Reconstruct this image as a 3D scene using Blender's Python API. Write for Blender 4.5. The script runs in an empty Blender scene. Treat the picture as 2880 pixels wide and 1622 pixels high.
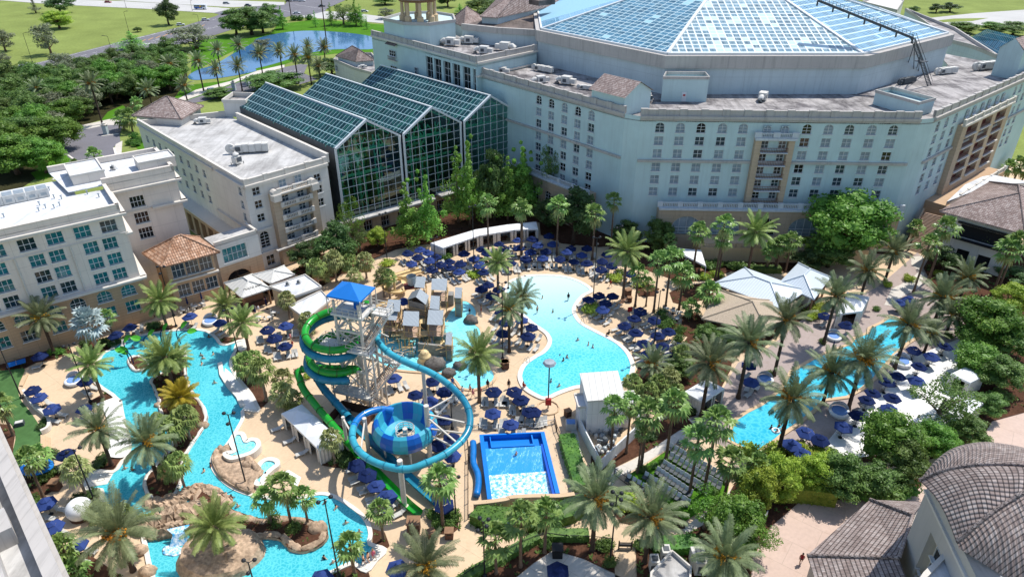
import bpy, bmesh, math, random
from mathutils import Vector, Matrix, geometry
random.seed(7)
RND = random.Random(11)
S = bpy.context.scene
COL = S.collection
PI = math.pi
# camera model (survey: pixel -> world point)
FOC = 1960.0; PITCH = math.atan(0.5735); SP, CP = math.sin(PITCH), math.cos(PITCH); CAMH = 70.0
OFFY = {'A': 0,'B': 400,'C': 800,'D': 1122}; OFFX = [0,0,700,1400,2080]
def px(w, x, y): return (OFFX[int(w[1])] + x/2.9025, OFFY[w[0]] + y/2.9025)
def P(u, v, z=0.0):
 a = (u-1440)/FOC; b = (v-811)/FOC
 t = (CAMH-z)/(SP+b*CP)
 return Vector((a*t, (CP-b*SP)*t, z))
def Q(w, x, y, z=0.0): return P(*px(w, x, y), z)
def K(w, pts, z=0.0): return [Q(w, x, y, z) for x, y in pts]
def HZ(yw, v):
 b = (v-811)/FOC
 return CAMH-(SP+b*CP)*yw/(CP-b*SP)
def proj(p):
 h = CAMH-p[2]; Y = CP*h-SP*p[1]; Z = SP*h+CP*p[1]
 return (1440+FOC*p[0]/Z, 811+FOC*Y/Z)
def HQ(p, w, x, y): return HZ(p[1], px(w, x, y)[1])
def lin(h):
 h = h.lstrip('#'); o = []
 for i in (0,2,4):
  c = int(h[i:i+2],16)/255
  o.append(c/12.92 if c <= .04045 else ((c+.055)/1.055)**2.4)
 return (o[0], o[1], o[2],1)
# materials
M = {}
class NB:
 def __init__(s, name):
  s.m = bpy.data.materials.new(name); s.m.use_nodes = True
  s.t = s.m.node_tree; s.b = s.t.nodes['Principled BSDF']; M[name] = s.m
 def n(s, typ, **kw):
  x = s.t.nodes.new(typ)
  for k, v in kw.items():
   if hasattr(x, k): setattr(x, k, v)
   else: x.inputs[k].default_value = v
  return x
 def l(s, a, b): s.t.links.new(a, b)
 def co(s, kind='Object'): return s.n('ShaderNodeTexCoord').outputs[kind]
 def pos(s): return s.n('ShaderNodeNewGeometry').outputs['Position']
 def noise(s, vec, scale, detail=4, rough=.6):
  x = s.n('ShaderNodeTexNoise'); x.inputs['Scale'].default_value = scale; x.inputs['Detail'].default_value = detail; x.inputs['Roughness'].default_value = rough
  s.l(vec, x.inputs['Vector']); return x
 def ramp(s, fac, stops):
  x = s.n('ShaderNodeValToRGB'); e = x.color_ramp.elements
  while len(e) < len(stops): e.new(.5)
  for i, (p, c) in enumerate(stops):
   e[i].position = p; e[i].color = c if len(c) == 4 else (*c, 1)
  s.l(fac, x.inputs['Fac']); return x
 def mix(s, fac, a, b, mode='MIX'):
  x = s.n('ShaderNodeMix'); x.data_type = 'RGBA'; x.blend_type = mode
  for sock, val in ((x.inputs[0], fac),(x.inputs[6], a),(x.inputs[7], b)):
   if isinstance(val, (int, float)): sock.default_value = val
   elif isinstance(val, tuple): sock.default_value = val
   else: s.l(val, sock)
  return x.outputs[2]
 def math(s, op, a, b=None):
  x = s.n('ShaderNodeMath'); x.operation = op
  for i, val in enumerate((a, b)):
   if val is None: continue
   if isinstance(val, (int, float)): x.inputs[i].default_value = val
   else: s.l(val, x.inputs[i])
  return x.outputs[0]
 def bump(s, h, strength=.3, dist=.1):
  x = s.n('ShaderNodeBump'); x.inputs['Strength'].default_value = strength; x.inputs['Distance'].default_value = dist
  s.l(h, x.inputs['Height']); s.l(x.outputs[0], s.b.inputs['Normal'])
 def sep(s, v):
  x = s.n('ShaderNodeSeparateXYZ'); s.l(v, x.inputs[0]); return x.outputs
def sc(c, k): return (min(1, c[0]*k), min(1, c[1]*k), min(1, c[2]*k),1)
def mat(name, c, rough=.8, amt=.15, scale=.6, metal=0., spec=.3, bump=0., world=True, scale2=None, amt2=.0):
 """plain procedural material: two scales of noise vary the base colour"""
 if isinstance(c, str): c = lin(c)
 b = NB(name); v = b.pos() if world else b.co()
 n = b.noise(v, scale)
 col = b.ramp(n.outputs['Fac'],[(.3, sc(c, 1-amt)),(.7, sc(c, 1+amt))]).outputs[0]
 if scale2:
  n2 = b.noise(v, scale2,3)
  r2 = b.ramp(n2.outputs['Fac'],[(.35,(1-amt2,1-amt2,1-amt2,1)),(.65,(1,1,1,1))]).outputs[0]
  col = b.mix(1.0, col, r2,'MULTIPLY')
 b.l(col, b.b.inputs['Base Color'])
 b.b.inputs['Roughness'].default_value = rough; b.b.inputs['Metallic'].default_value = metal
 b.b.inputs['Specular IOR Level'].default_value = spec
 if bump: b.bump(n.outputs['Fac'], bump, .15)
 return b.m
# mesh collector
class MB:
 def __init__(s): s.v = []; s.f = []; s.m = []; s.sm = []; s.mi = 0; s.smooth = False; s.uv = None
 def add(s, vs, fs):
  o = len(s.v); s.v += [tuple(x) for x in vs]
  for f in fs: s.f.append([i+o for i in f]); s.m.append(s.mi); s.sm.append(s.smooth)
  return s
 def quad(s, *p): return s.add(p, [list(range(len(p)))])
 def box(s, c, size, rz=0., mat=None):
  x, y, z = size[0]/2, size[1]/2, size[2]/2; ca, sa = math.cos(rz), math.sin(rz)
  vs = [(c[0]+a*x*ca-b*y*sa, c[1]+a*x*sa+b*y*ca, c[2]+d*z) for d in (-1,1) for a, b in ((-1,-1),(1,-1),(1,1),(-1,1))]
  return s.add(vs, [[3,2,1,0],[4,5,6,7],[0,1,5,4],[1,2,6,5],[2,3,7,6],[3,0,4,7]])
 def prism(s, poly, z0, z1, top=True, bottom=False):
  p = [(q[0], q[1]) for q in poly]
  if area(p) < 0: p = p[::-1]
  n = len(p); vs = [(x, y, z0) for x, y in p]+[(x, y, z1) for x, y in p]
  fs = [[i, (i+1) % n, (i+1) % n+n, i+n] for i in range(n)]
  if top: fs.append(list(range(n, 2*n)))
  if bottom: fs.append(list(range(n))[::-1])
  return s.add(vs, fs)
 def bar(s, a, b, w, h=None, up=(0,0,1)):
  a, b = Vector(a), Vector(b); h = h or w; d = (b-a)
  if d.length < 1e-6: return s
  d.normalize(); up = Vector(up)
  if abs(d.dot(up)) > .98: up = Vector((1,0,0))
  x = d.cross(up).normalized()*(w/2); y = x.cross(d).normalized()*(h/2)
  vs = [p+i*x+j*y for p in (a, b) for i, j in ((-1,-1),(1,-1),(1,1),(-1,1))]
  return s.add(vs, [[0,1,2,3],[7,6,5,4],[0,4,5,1],[1,5,6,2],[2,6,7,3],[3,7,4,0]])
 def cyl(s, a, b, r0, r1=None, n=8, caps=True):
  return s.tube([a, b],[r0, r0 if r1 is None else r1], n, caps)
 def tube(s, path, r, n=8, caps=True, closed=False, arc=None):
  path = [Vector(q) for q in path]; m = len(path); rs = r if isinstance(r, (list, tuple)) else [r]*m
  vs = []; prev = None
  for i, q in enumerate(path):
   if closed: d = path[(i+1) % m]-path[i-1]
   else: d = path[min(i+1, m-1)]-path[max(i-1,0)]
   d.normalize()
   up = Vector((0,0,1)) if abs(d.z) < .95 else Vector((1,0,0))
   x = d.cross(up).normalized(); y = x.cross(d).normalized()
   for k in range(n):
    an = 2*PI*k/n if arc is None else arc[0]+(arc[1]-arc[0])*k/(n-1)
    vs.append(q+x*(math.cos(an)*rs[i])+y*(math.sin(an)*rs[i]))
  fs = []
  kk = n if arc is None else n-1
  for i in range(m if closed else m-1):
   j = (i+1) % m
   for k in range(kk): fs.append([i*n+k, i*n+(k+1) % n, j*n+(k+1) % n, j*n+k])
  if caps and not closed and arc is None: fs += [list(range(n))[::-1],[(m-1)*n+k for k in range(n)]]
  return s.add(vs, fs)
 def lathe(s, c, prof, n=12, rz=0., sx=1., sy=1.):
  vs = [(c[0]+sx*r*math.cos(2*PI*k/n+rz), c[1]+sy*r*math.sin(2*PI*k/n+rz), c[2]+z) for r, z in prof for k in range(n)]
  fs = [[i*n+k, i*n+(k+1) % n, (i+1)*n+(k+1) % n, (i+1)*n+k] for i in range(len(prof)-1) for k in range(n)]
  return s.add(vs, fs)
 def blob(s, c, r, n=10, m=7, jit=0., rnd=RND):
  vs = []
  for i in range(m+1):
   th = PI*i/m
   for k in range(n):
    ph = 2*PI*k/n; j = 1+jit*(rnd.random()-.5)*2
    vs.append((c[0]+r[0]*j*math.sin(th)*math.cos(ph), c[1]+r[1]*j*math.sin(th)*math.sin(ph), c[2]+r[2]*j*math.cos(th)))
  return s.add(vs, [[i*n+k, (i+1)*n+k, (i+1)*n+(k+1) % n, i*n+(k+1) % n] for i in range(m) for k in range(n)])
 def mesh(s, name, mats):
  me = bpy.data.meshes.new(name); me.from_pydata(s.v, [], s.f)
  if not isinstance(mats, (list, tuple)): mats = [mats]
  for q in mats: me.materials.append(M[q] if isinstance(q, str) else q)
  me.polygons.foreach_set('material_index',[min(i, len(mats)-1) for i in s.m])
  me.polygons.foreach_set('use_smooth', s.sm)
  uv = me.uv_layers.new(name='UVMap'); d = uv.data; Z = Vector((0,0,1))
  vv = me.vertices
  buf = [0.0]*(2*len(me.loops))
  for pl in me.polygons:
   nrm = pl.normal
   if abs(nrm.z) > .9999: ux, uy = Vector((1,0,0)), Vector((0,1,0))
   else: ux = Z.cross(nrm).normalized(); uy = nrm.cross(ux)
   for li in pl.loop_indices:
    if s.uv: buf[2*li], buf[2*li+1] = s.uv[me.loops[li].vertex_index]; continue
    co = vv[me.loops[li].vertex_index].co
    buf[2*li] = co.dot(ux); buf[2*li+1] = co.dot(uy)
  d.foreach_set('uv', buf); me.update()
  return me
 def build(s, name, mats, parent=None, **kw):
  if name in SPLIT and parent: return s.split(SPLIT[name], mats, parent)
  me = s.mesh(name, mats); o = bpy.data.objects.new(name, me); COL.objects.link(o)
  if parent: o.parent = parent
  for k, v in kw.items(): o[k] = v
  return o
 def split(s, name, mats, parent):
  """one object for every piece that stands apart from the others"""
  n = len(s.v); par = list(range(n))
  def fd(a):
   while par[a] != a: par[a] = par[par[a]]; a = par[a]
   return a
  for f in s.f:
   for i in f[1:]: par[fd(i)] = fd(f[0])
  G = {}
  for k, f in enumerate(s.f): G.setdefault(fd(f[0]),[]).append(k)
  L = []
  for r, fs in G.items():
   vs = [s.v[i] for k in fs for i in s.f[k]]; lo = [min(v[d] for v in vs)-.03 for d in range(3)]; hi = [max(v[d] for v in vs)+.03 for d in range(3)]; L.append([fs, lo, hi])
  ch = True
  while ch:
   ch = False; out = []
   for q in L:
    for w in out:
     if all(q[1][d] <= w[2][d] and w[1][d] <= q[2][d] for d in range(3)): w[0] = w[0]+q[0]; w[1] = [min(a, b) for a, b in zip(w[1], q[1])]; w[2] = [max(a, b) for a, b in zip(w[2], q[2])]; ch = True; break
    else: out.append(q)
   L = out
  o = None
  for fs, _, _ in L:
   m = MB(); ix = {}
   for k in fs:
    m.f.append([ix.setdefault(i, len(ix)) for i in s.f[k]]); m.m.append(s.m[k]); m.sm.append(s.sm[k])
   m.v = [s.v[i] for i in ix]; o = m.build(name, mats, parent)
  return o
SPLIT = {'joint_flange': 'flange','posts': 'post','hut_posts': 'hut_post','legs': 'leg','fort_wall': 'fort_panel','pump': 'pump_box','small_slide': 'chute_slide','grille': 'vent_grille','walkway': 'gangway','pipe': 'pump_pipe'}
def area(p): return sum(p[i-1][0]*p[i][1]-p[i][0]*p[i-1][1] for i in range(len(p)))/2
def tag(o, label, cat, group=None, kind=None):
 if label: o['label'] = label
 if cat: o['category'] = cat
 if group: o['group'] = group
 if kind: o['kind'] = kind
 return o
def thing(name, label, cat, loc=(0,0,0), rz=0., group=None):
 o = bpy.data.objects.new(name, None); COL.objects.link(o); o.location = loc; o.rotation_euler = (0,0, rz); o.empty_display_size = .3
 return tag(o, label, cat, group)
KIDS = {}
def kids(o): return [c for c in list(COL.objects) if c.parent == o] if o.name not in KIDS else KIDS[o.name]
def freeze(o):
 """remember an object's tree so that copies are fast"""
 KIDS[o.name] = [c for c in COL.objects if c.parent == o]
 for c in KIDS[o.name]: freeze(c)
def copy_tree(o, parent=None):
 c = o.copy(); COL.objects.link(c); c.parent = parent
 for ch in KIDS[o.name]: copy_tree(ch, c)
 return c
class Proto:
 """first use takes the original, later uses copy it with its parts"""
 def __init__(s, o): s.o = o; s.used = False; freeze(o)
 def put(s, loc, rz=0., scale=1., label=None, cat=None, group=None):
  if s.used: o = copy_tree(s.o)
  else: o = s.o; s.used = True
  o.location = loc; o.rotation_euler = (0,0, rz)
  o.scale = scale if isinstance(scale, (tuple, list)) else (scale,)*3
  for k, v in (('label', label),('category', cat),('group', group)):
   if v: o[k] = v
   elif k == 'group' and 'group' in o: del o['group']
  return o
def structure(name, mb, m): return tag(mb.build(name, m), None, None, None, 'structure')
def spline(pts, n=6, closed=True):
 """Catmull-Rom through the traced points"""
 p = [Vector(q) for q in pts]; m = len(p); out = []
 for i in range(m if closed else m-1):
  a, b, c, d = (p[(i-1) % m], p[i], p[(i+1) % m], p[(i+2) % m]) if closed else (p[max(i-1,0)], p[i], p[i+1], p[min(i+2, m-1)])
  for k in range(n):
   t = k/n; t2, t3 = t*t, t*t*t
   out.append(.5*((2*b)+(c-a)*t+(2*a-5*b+4*c-d)*t2+(3*b-a-3*c+d)*t3))
 if not closed: out.append(p[-1])
 return out
def flat(name, poly, z, m, kind='structure', label=None, cat=None):
 mb = MB(); p = [(q[0], q[1]) for q in poly]
 if area(p) < 0: p = p[::-1]
 r = geometry.delaunay_2d_cdt([Vector(q) for q in p],[],[list(range(len(p)))],1,1e-5)
 mb.add([(q.x, q.y, z) for q in r[0]],[f for f in r[2]])
 return tag(mb.build(name, m), label, cat, None, kind)
def inside(p, poly):
 x, y = p[0], p[1]; r = False; n = len(poly)
 for i in range(n):
  a, b = poly[i-1], poly[i]
  if (a[1] > y) != (b[1] > y) and x < (b[0]-a[0])*(y-a[1])/(b[1]-a[1])+a[0]: r = not r
 return r
def rim(mb, pts, w, z0, z1, closed=True):
 """a kerb or coping that follows a traced line"""
 p = [Vector((q[0], q[1],0)) for q in pts]; n = len(p); L = []; R = []
 for i in range(n):
  d = (p[(i+1) % n]-p[i-1]) if closed else (p[min(i+1, n-1)]-p[max(i-1,0)])
  if d.length < 1e-6: d = Vector((1,0,0))
  d.normalize(); nn = Vector((-d.y, d.x, 0))*(w/2); L.append(p[i]+nn); R.append(p[i]-nn)
 vs = []
 for i in range(n):
  vs += [(L[i].x, L[i].y, z0),(L[i].x, L[i].y, z1),(R[i].x, R[i].y, z1),(R[i].x, R[i].y, z0)]
 fs = []
 for i in range(n if closed else n-1):
  a, b = i*4,((i+1) % n)*4
  for k in range(3): fs.append([a+k, b+k, b+k+1, a+k+1])
 if not closed: fs += [[0,1,2,3],[n*4-1, n*4-2, n*4-3, n*4-4]]
 mb.add(vs, fs)
ORD = ['first','second','third','fourth','fifth','sixth','seventh','eighth','ninth','tenth','eleventh','twelfth','thirteenth','fourteenth','fifteenth','sixteenth','seventeenth','eighteenth','nineteenth','twentieth','twenty-first','twenty-second','twenty-third','twenty-fourth','twenty-fifth','twenty-sixth','twenty-seventh','twenty-eighth','twenty-ninth','thirtieth','thirty-first','thirty-second','thirty-third','thirty-fourth','thirty-fifth','thirty-sixth','thirty-seventh','thirty-eighth','thirty-ninth','fortieth']
def ordinal(i, n):
 if n == 1: return 'the only'
 if i == 0: return 'leftmost'
 if i == n-1: return 'rightmost'
 return ORD[i]+' from left'
# material library
mat('meadow','#84914f',.95,.16,.05, scale2=.9, amt2=.22, spec=.05)
mat('lawn','#4f7d22',.95,.18,.12, scale2=1.6, amt2=.2, spec=.05)
mat('turf','#4f7243',.95,.14,.12, scale2=.8, amt2=.22, spec=.05)
mat('mulch','#5b4032',.95,.28,.8, scale2=4., amt2=.35, spec=.05)
mat('forest_soil','#3d3c26',.95,.3,.3, scale2=2., amt2=.3, spec=.05)
mat('asphalt','#77757a',.9,.1,.1, scale2=2.5, amt2=.12, spec=.15)
mat('concrete_road','#bdbbb6',.9,.07,.06, scale2=1.2, amt2=.1, spec=.15)
mat('paint_white','#e6e6e2',.8,.05,1.)
mat('paint_ochre','#b98f60',.8,.1,1.)
def deck_mat(name, c, joint=6.):
 b = NB(name); v = b.pos()
 n = b.noise(v, .12,5); n2 = b.noise(v, 2.2,4)
 col = b.ramp(n.outputs['Fac'],[(.3, sc(lin(c),.93)),(.7, sc(lin(c),1.05))]).outputs[0]
 st = b.ramp(b.noise(v, .35,6,.75).outputs['Fac'],[(.34,(.9,.88,.86,1)),(.46,(1,1,1,1))]).outputs[0]
 col = b.mix(1., col, st, 'MULTIPLY')
 col = b.mix(1., col, b.ramp(n2.outputs['Fac'],[(.3,(.9,.9,.9,1)),(.7,(1,1,1,1))]).outputs[0],'MULTIPLY')
 br = b.n('ShaderNodeTexBrick'); br.offset = .5
 br.inputs['Scale'].default_value = 1.; br.inputs['Mortar Size'].default_value = .035; br.inputs['Brick Width'].default_value = joint; br.inputs['Row Height'].default_value = joint*.8
 mp = b.n('ShaderNodeMapping'); mp.inputs['Rotation'].default_value = (0,0,.64); b.l(v, mp.inputs[0]); b.l(mp.outputs[0], br.inputs['Vector'])
 col = b.mix(b.math('MULTIPLY', br.outputs['Fac'],.35), col, (.25,.2,.15,1))
 b.l(col, b.b.inputs['Base Color']); b.b.inputs['Roughness'].default_value = .85; b.b.inputs['Specular IOR Level'].default_value = .2
deck_mat('deck','#d6bc9c'); deck_mat('pink_deck','#a99a93',3.); deck_mat('drive_paving','#cbb3a4',5.); deck_mat('pale_path','#cfc8bd',3.)
mat('white_shell','#e9e7e2',.8,.04,.4)
mat('coping','#dcd6ca',.8,.08,.8); mat('tan_coping','#c9ae8c',.8,.1,.8)
mat('rock','#c0a68c',.9,.3,.5, scale2=2.2, amt2=.45, bump=.8, spec=.1)
mat('rock_grey','#77726c',.9,.3,.8, scale2=3., amt2=.4, bump=.8, spec=.1)
def water_mat(name, deep, light, sc_=1.15, amt=.55, grad=None, bump=.25):
 b = NB(name); v = b.pos()
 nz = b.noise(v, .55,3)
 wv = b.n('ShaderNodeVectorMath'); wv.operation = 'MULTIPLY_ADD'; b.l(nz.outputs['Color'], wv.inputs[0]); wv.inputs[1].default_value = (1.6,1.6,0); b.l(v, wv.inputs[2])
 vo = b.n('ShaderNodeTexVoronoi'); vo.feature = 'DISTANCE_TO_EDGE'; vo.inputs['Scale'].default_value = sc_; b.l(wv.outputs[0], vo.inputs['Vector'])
 net = b.ramp(vo.outputs['Distance'],[(0., (1,1,1,1)),(.16,(.32,.32,.32,1)),(.5,(0,0,0,1))]).outputs[0]  # caustic light network, painted into the water's base colour
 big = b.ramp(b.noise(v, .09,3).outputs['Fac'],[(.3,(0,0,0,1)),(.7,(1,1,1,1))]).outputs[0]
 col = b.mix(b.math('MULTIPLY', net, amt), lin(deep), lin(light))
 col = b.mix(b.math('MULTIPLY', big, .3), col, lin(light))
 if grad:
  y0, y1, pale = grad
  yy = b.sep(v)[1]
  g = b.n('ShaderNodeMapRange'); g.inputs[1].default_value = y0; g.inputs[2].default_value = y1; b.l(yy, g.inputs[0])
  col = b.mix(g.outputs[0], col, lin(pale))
 b.l(col, b.b.inputs['Base Color']); b.b.inputs['Roughness'].default_value = .06; b.b.inputs['IOR'].default_value = 1.33
 h = b.noise(v, 2.2,3); b.bump(h.outputs['Fac'], bump, .12)
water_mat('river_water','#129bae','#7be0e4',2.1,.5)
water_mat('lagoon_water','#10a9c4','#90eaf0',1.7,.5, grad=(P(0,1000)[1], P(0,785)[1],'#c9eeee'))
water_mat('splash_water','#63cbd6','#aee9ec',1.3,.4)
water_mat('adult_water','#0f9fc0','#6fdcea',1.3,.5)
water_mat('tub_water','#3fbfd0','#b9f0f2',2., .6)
water_mat('lake_water','#3a6288','#5a8ab8',.3,.1, bump=.05)
def foam_mat():
 b = NB('wave_water'); v = b.co('UV')
 n = b.noise(v, 1.2,6,.7); mp = b.n('ShaderNodeMapping'); mp.inputs['Scale'].default_value = (1.6,.22,1); b.l(v, mp.inputs[0]); n2 = b.noise(mp.outputs[0],1.6,6,.7)
 f = b.math('ADD', b.math('MULTIPLY', n.outputs['Fac'],.5), b.math('MULTIPLY', n2.outputs['Fac'],.5))
 col = b.ramp(f, [(.52, lin('#1f93dc')),(.6, lin('#7fcdf0')),(.7, lin('#f4fbff'))]).outputs[0]
 b.l(col, b.b.inputs['Base Color']); b.b.inputs['Roughness'].default_value = .25; b.bump(f, .4,.15)
 b = NB('foam'); v = b.pos(); n = b.noise(v, 2.2,6,.75)
 b.l(b.ramp(n.outputs['Fac'],[(.43, lin('#38a8e0')),(.6, lin('#f5fbff'))]).outputs[0], b.b.inputs['Base Color']); b.b.inputs['Roughness'].default_value = .4
foam_mat()
mat('rider_blue','#0d78d2',.35,.06,.5, spec=.4); mat('rider_deep','#0a50b8',.35,.06,.5, spec=.4)
def wall_mat(name, c, joint=None, blot=.1):
 b = NB(name); v = b.co('UV'); w = b.pos()
 c = lin(c)
 n = b.noise(w, .22,5)
 col = b.ramp(n.outputs['Fac'],[(.3, sc(c, .93)),(.7, sc(c, 1.05))]).outputs[0]
 mp = b.n('ShaderNodeMapping'); mp.inputs['Scale'].default_value = (1.1,.06,1); b.l(v, mp.inputs[0])
 st = b.ramp(b.noise(mp.outputs[0],1.3,5,.7).outputs['Fac'],[(.3,(1-blot, 1-blot, 1-blot, 1)),(.5,(1,1,1,1))]).outputs[0]
 col = b.mix(1., col, st, 'MULTIPLY')
 if joint:
  br = b.n('ShaderNodeTexBrick'); br.offset = 0.; br.inputs['Scale'].default_value = 1.; br.inputs['Mortar Size'].default_value = .03; br.inputs['Brick Width'].default_value = joint[0]; br.inputs['Row Height'].default_value = joint[1]
  b.l(v, br.inputs['Vector']); col = b.mix(b.math('MULTIPLY', br.outputs['Fac'],.45), col, sc(c, .45))
 b.l(col, b.b.inputs['Base Color']); b.b.inputs['Roughness'].default_value = .85; b.b.inputs['Specular IOR Level'].default_value = .2
wall_mat('blue_wall','#bbd0d0'); wall_mat('drum_wall','#bcc8cb',(9., 4.),.14); wall_mat('cream_wall','#d9cfc3',(4.5,3.2)); wall_mat('white_wall','#d2cfc8',(5.2,3.2))
wall_mat('tan_wall','#baa68e',(3., .9)); wall_mat('orange_tan_wall','#bb9e80',(3., .6)); wall_mat('trim','#cec8be'); wall_mat('blue_trim','#c3c9cc', None, .16)
wall_mat('parapet','#b5b0aa', None, .28); wall_mat('brown_wall','#8a6a54'); wall_mat('panel_white','#e4e4e2',(.9,4.)); wall_mat('sand_wall','#cfb592')
wall_mat('grey_wall','#b9b3ab'); wall_mat('maroon_wall','#6b3a35')
def roof_mat(name, c, stain, amt, scale=.16, white=.0):
 b = NB(name); v = b.pos(); n = b.noise(v, scale, 7,.72); n2 = b.noise(v, .9,5,.7)
 mp = b.n('ShaderNodeMapping'); mp.inputs['Scale'].default_value = (.8,.1,1); mp.inputs['Rotation'].default_value = (0,0,.8); b.l(v, mp.inputs[0])
 n3 = b.noise(mp.outputs[0],.9,5,.7)
 col = b.ramp(n.outputs['Fac'],[(.38, lin(stain)),(.56, lin(c))]).outputs[0]
 col = b.mix(amt, lin(c), col)
 col = b.mix(1., col, b.ramp(n2.outputs['Fac'],[(.3,(.86,.86,.86,1)),(.65,(1,1,1,1))]).outputs[0],'MULTIPLY')
 col = b.mix(1., col, b.ramp(n3.outputs['Fac'],[(.36,(1-amt*.45,1-amt*.45,1-amt*.45,1)),(.55,(1,1,1,1))]).outputs[0],'MULTIPLY')
 b.l(col, b.b.inputs['Base Color']); b.b.inputs['Roughness'].default_value = .85; b.b.inputs['Specular IOR Level'].default_value = .15
roof_mat('white_roof','#c6c4c0','#96938f',.6); roof_mat('grey_roof','#b3aeab','#5c585a',.9); roof_mat('bright_roof','#dcdee0','#bfc1c4',.45); roof_mat('brown_roof','#7d7069','#55504c',.8)
def tile_mat(name, c1, c2, c3, w=.3, h=.42, dark=.3, mo=.035):
 """barrel tiles: rows down the slope with rounded columns, every tile its own tone"""
 b = NB(name); v = b.co('UV'); s = b.sep(v)
 br = b.n('ShaderNodeTexBrick'); br.offset = 0.; br.inputs['Scale'].default_value = 1.; br.inputs['Mortar Size'].default_value = .002; br.inputs['Mortar Smooth'].default_value = .4
 br.inputs['Brick Width'].default_value = w; br.inputs['Row Height'].default_value = h; br.inputs['Bias'].default_value = 0
 br.inputs['Color1'].default_value = (0,0,0,1); br.inputs['Color2'].default_value = (1,1,1,1); br.inputs['Mortar'].default_value = (.5,.5,.5,1)
 b.l(v, br.inputs['Vector'])
 col = b.ramp(br.outputs['Color'],[(.1, lin(c1)),(.5, lin(c2)),(.9, lin(c3))]).outputs[0]
 col = b.mix(1., col, b.ramp(b.noise(b.pos(),.35,6,.75).outputs['Fac'],[(.33,(.62,.6,.6,1)),(.58,(1,1,1,1))]).outputs[0],'MULTIPLY')
 rl = b.math('LESS_THAN', b.math('MODULO', b.math('ADD', s[1],500.*h), h), mo*2.4); cl = b.math('LESS_THAN', b.math('MODULO', b.math('ADD', s[0],500.*w), w), mo*1.6)
 col = b.mix(b.math('MAXIMUM', b.math('MULTIPLY', rl, .85), b.math('MULTIPLY', cl, .5)), col, sc(lin(c1), dark))
 b.l(col, b.b.inputs['Base Color']); b.b.inputs['Roughness'].default_value = .8; b.b.inputs['Specular IOR Level'].default_value = .2
 wv = b.math('SINE', b.math('MULTIPLY', s[0],2*PI/w)); sw = b.math('MODULO', b.math('ADD', s[1],500.*h), h)
 b.bump(b.math('ADD', b.math('MULTIPLY', wv, .5), b.math('MULTIPLY', sw, -1.2)),.9,.08)
tile_mat('brown_tile','#96837c','#a8968f','#b8a9a2',.36,.5); tile_mat('grey_tile','#95857e','#a4958e','#b3a69f',.42,.46,.18,.05); tile_mat('orange_tile','#aa8064','#bd957a','#cfac92',.42,.6,.3)
def seam_mat(name, c, w=.45, dark=.6, rough=.45):
 b = NB(name); v = b.co('UV'); s = b.sep(v)
 f = b.math('MODULO', b.math('ADD', s[0],400.*w), w)
 line = b.math('LESS_THAN', f, .07)
 c = lin(c); col = b.mix(b.noise(b.pos(),.5,5,.7).outputs['Fac'], sc(c, .9), sc(c, 1.08))
 b.l(b.mix(line, col, sc(c, dark)), b.b.inputs['Base Color']); b.b.inputs['Roughness'].default_value = rough; b.bump(line, .5,.05)
seam_mat('seam_metal','#c9d3da',.5,.68); seam_mat('white_seam','#cfcdc6',.95,.6,.6); seam_mat('corrugated','#aab3b8',.22,.45,.4); seam_mat('siding','#c5c6c4',.3,.8,.7)
b = NB('thatch'); v = b.co('UV'); mp = b.n('ShaderNodeMapping'); mp.inputs['Scale'].default_value = (3., 6., 1); b.l(v, mp.inputs[0]); n = b.noise(mp.outputs[0],1.2,6,.75)
b.l(b.ramp(n.outputs['Fac'],[(.3, lin('#94866f')),(.5, lin('#bba992')),(.7, lin('#cdbfa8'))]).outputs[0], b.b.inputs['Base Color']); b.b.inputs['Roughness'].default_value = .95; b.bump(n.outputs['Fac'],.8,.2)
def glass_mat(name, c, rough=.06, amt=.3, scale=.3, spec=.5):
 b = NB(name); n = b.noise(b.pos(), scale, 4)
 b.l(b.ramp(n.outputs['Fac'],[(.3, sc(lin(c),1-amt)),(.7, sc(lin(c),1+amt))]).outputs[0], b.b.inputs['Base Color']); b.b.inputs['Roughness'].default_value = rough; b.b.inputs['Specular IOR Level'].default_value = spec
glass_mat('dark_pane','#1a1e22'); glass_mat('teal_pane','#1f7177',.05,.5,.25); glass_mat('teal_dark','#143238'); glass_mat('curtain_pane','#8796a0',.3,.25,.6); glass_mat('mid_pane','#3c4a52',.1,.4,.5)
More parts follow.
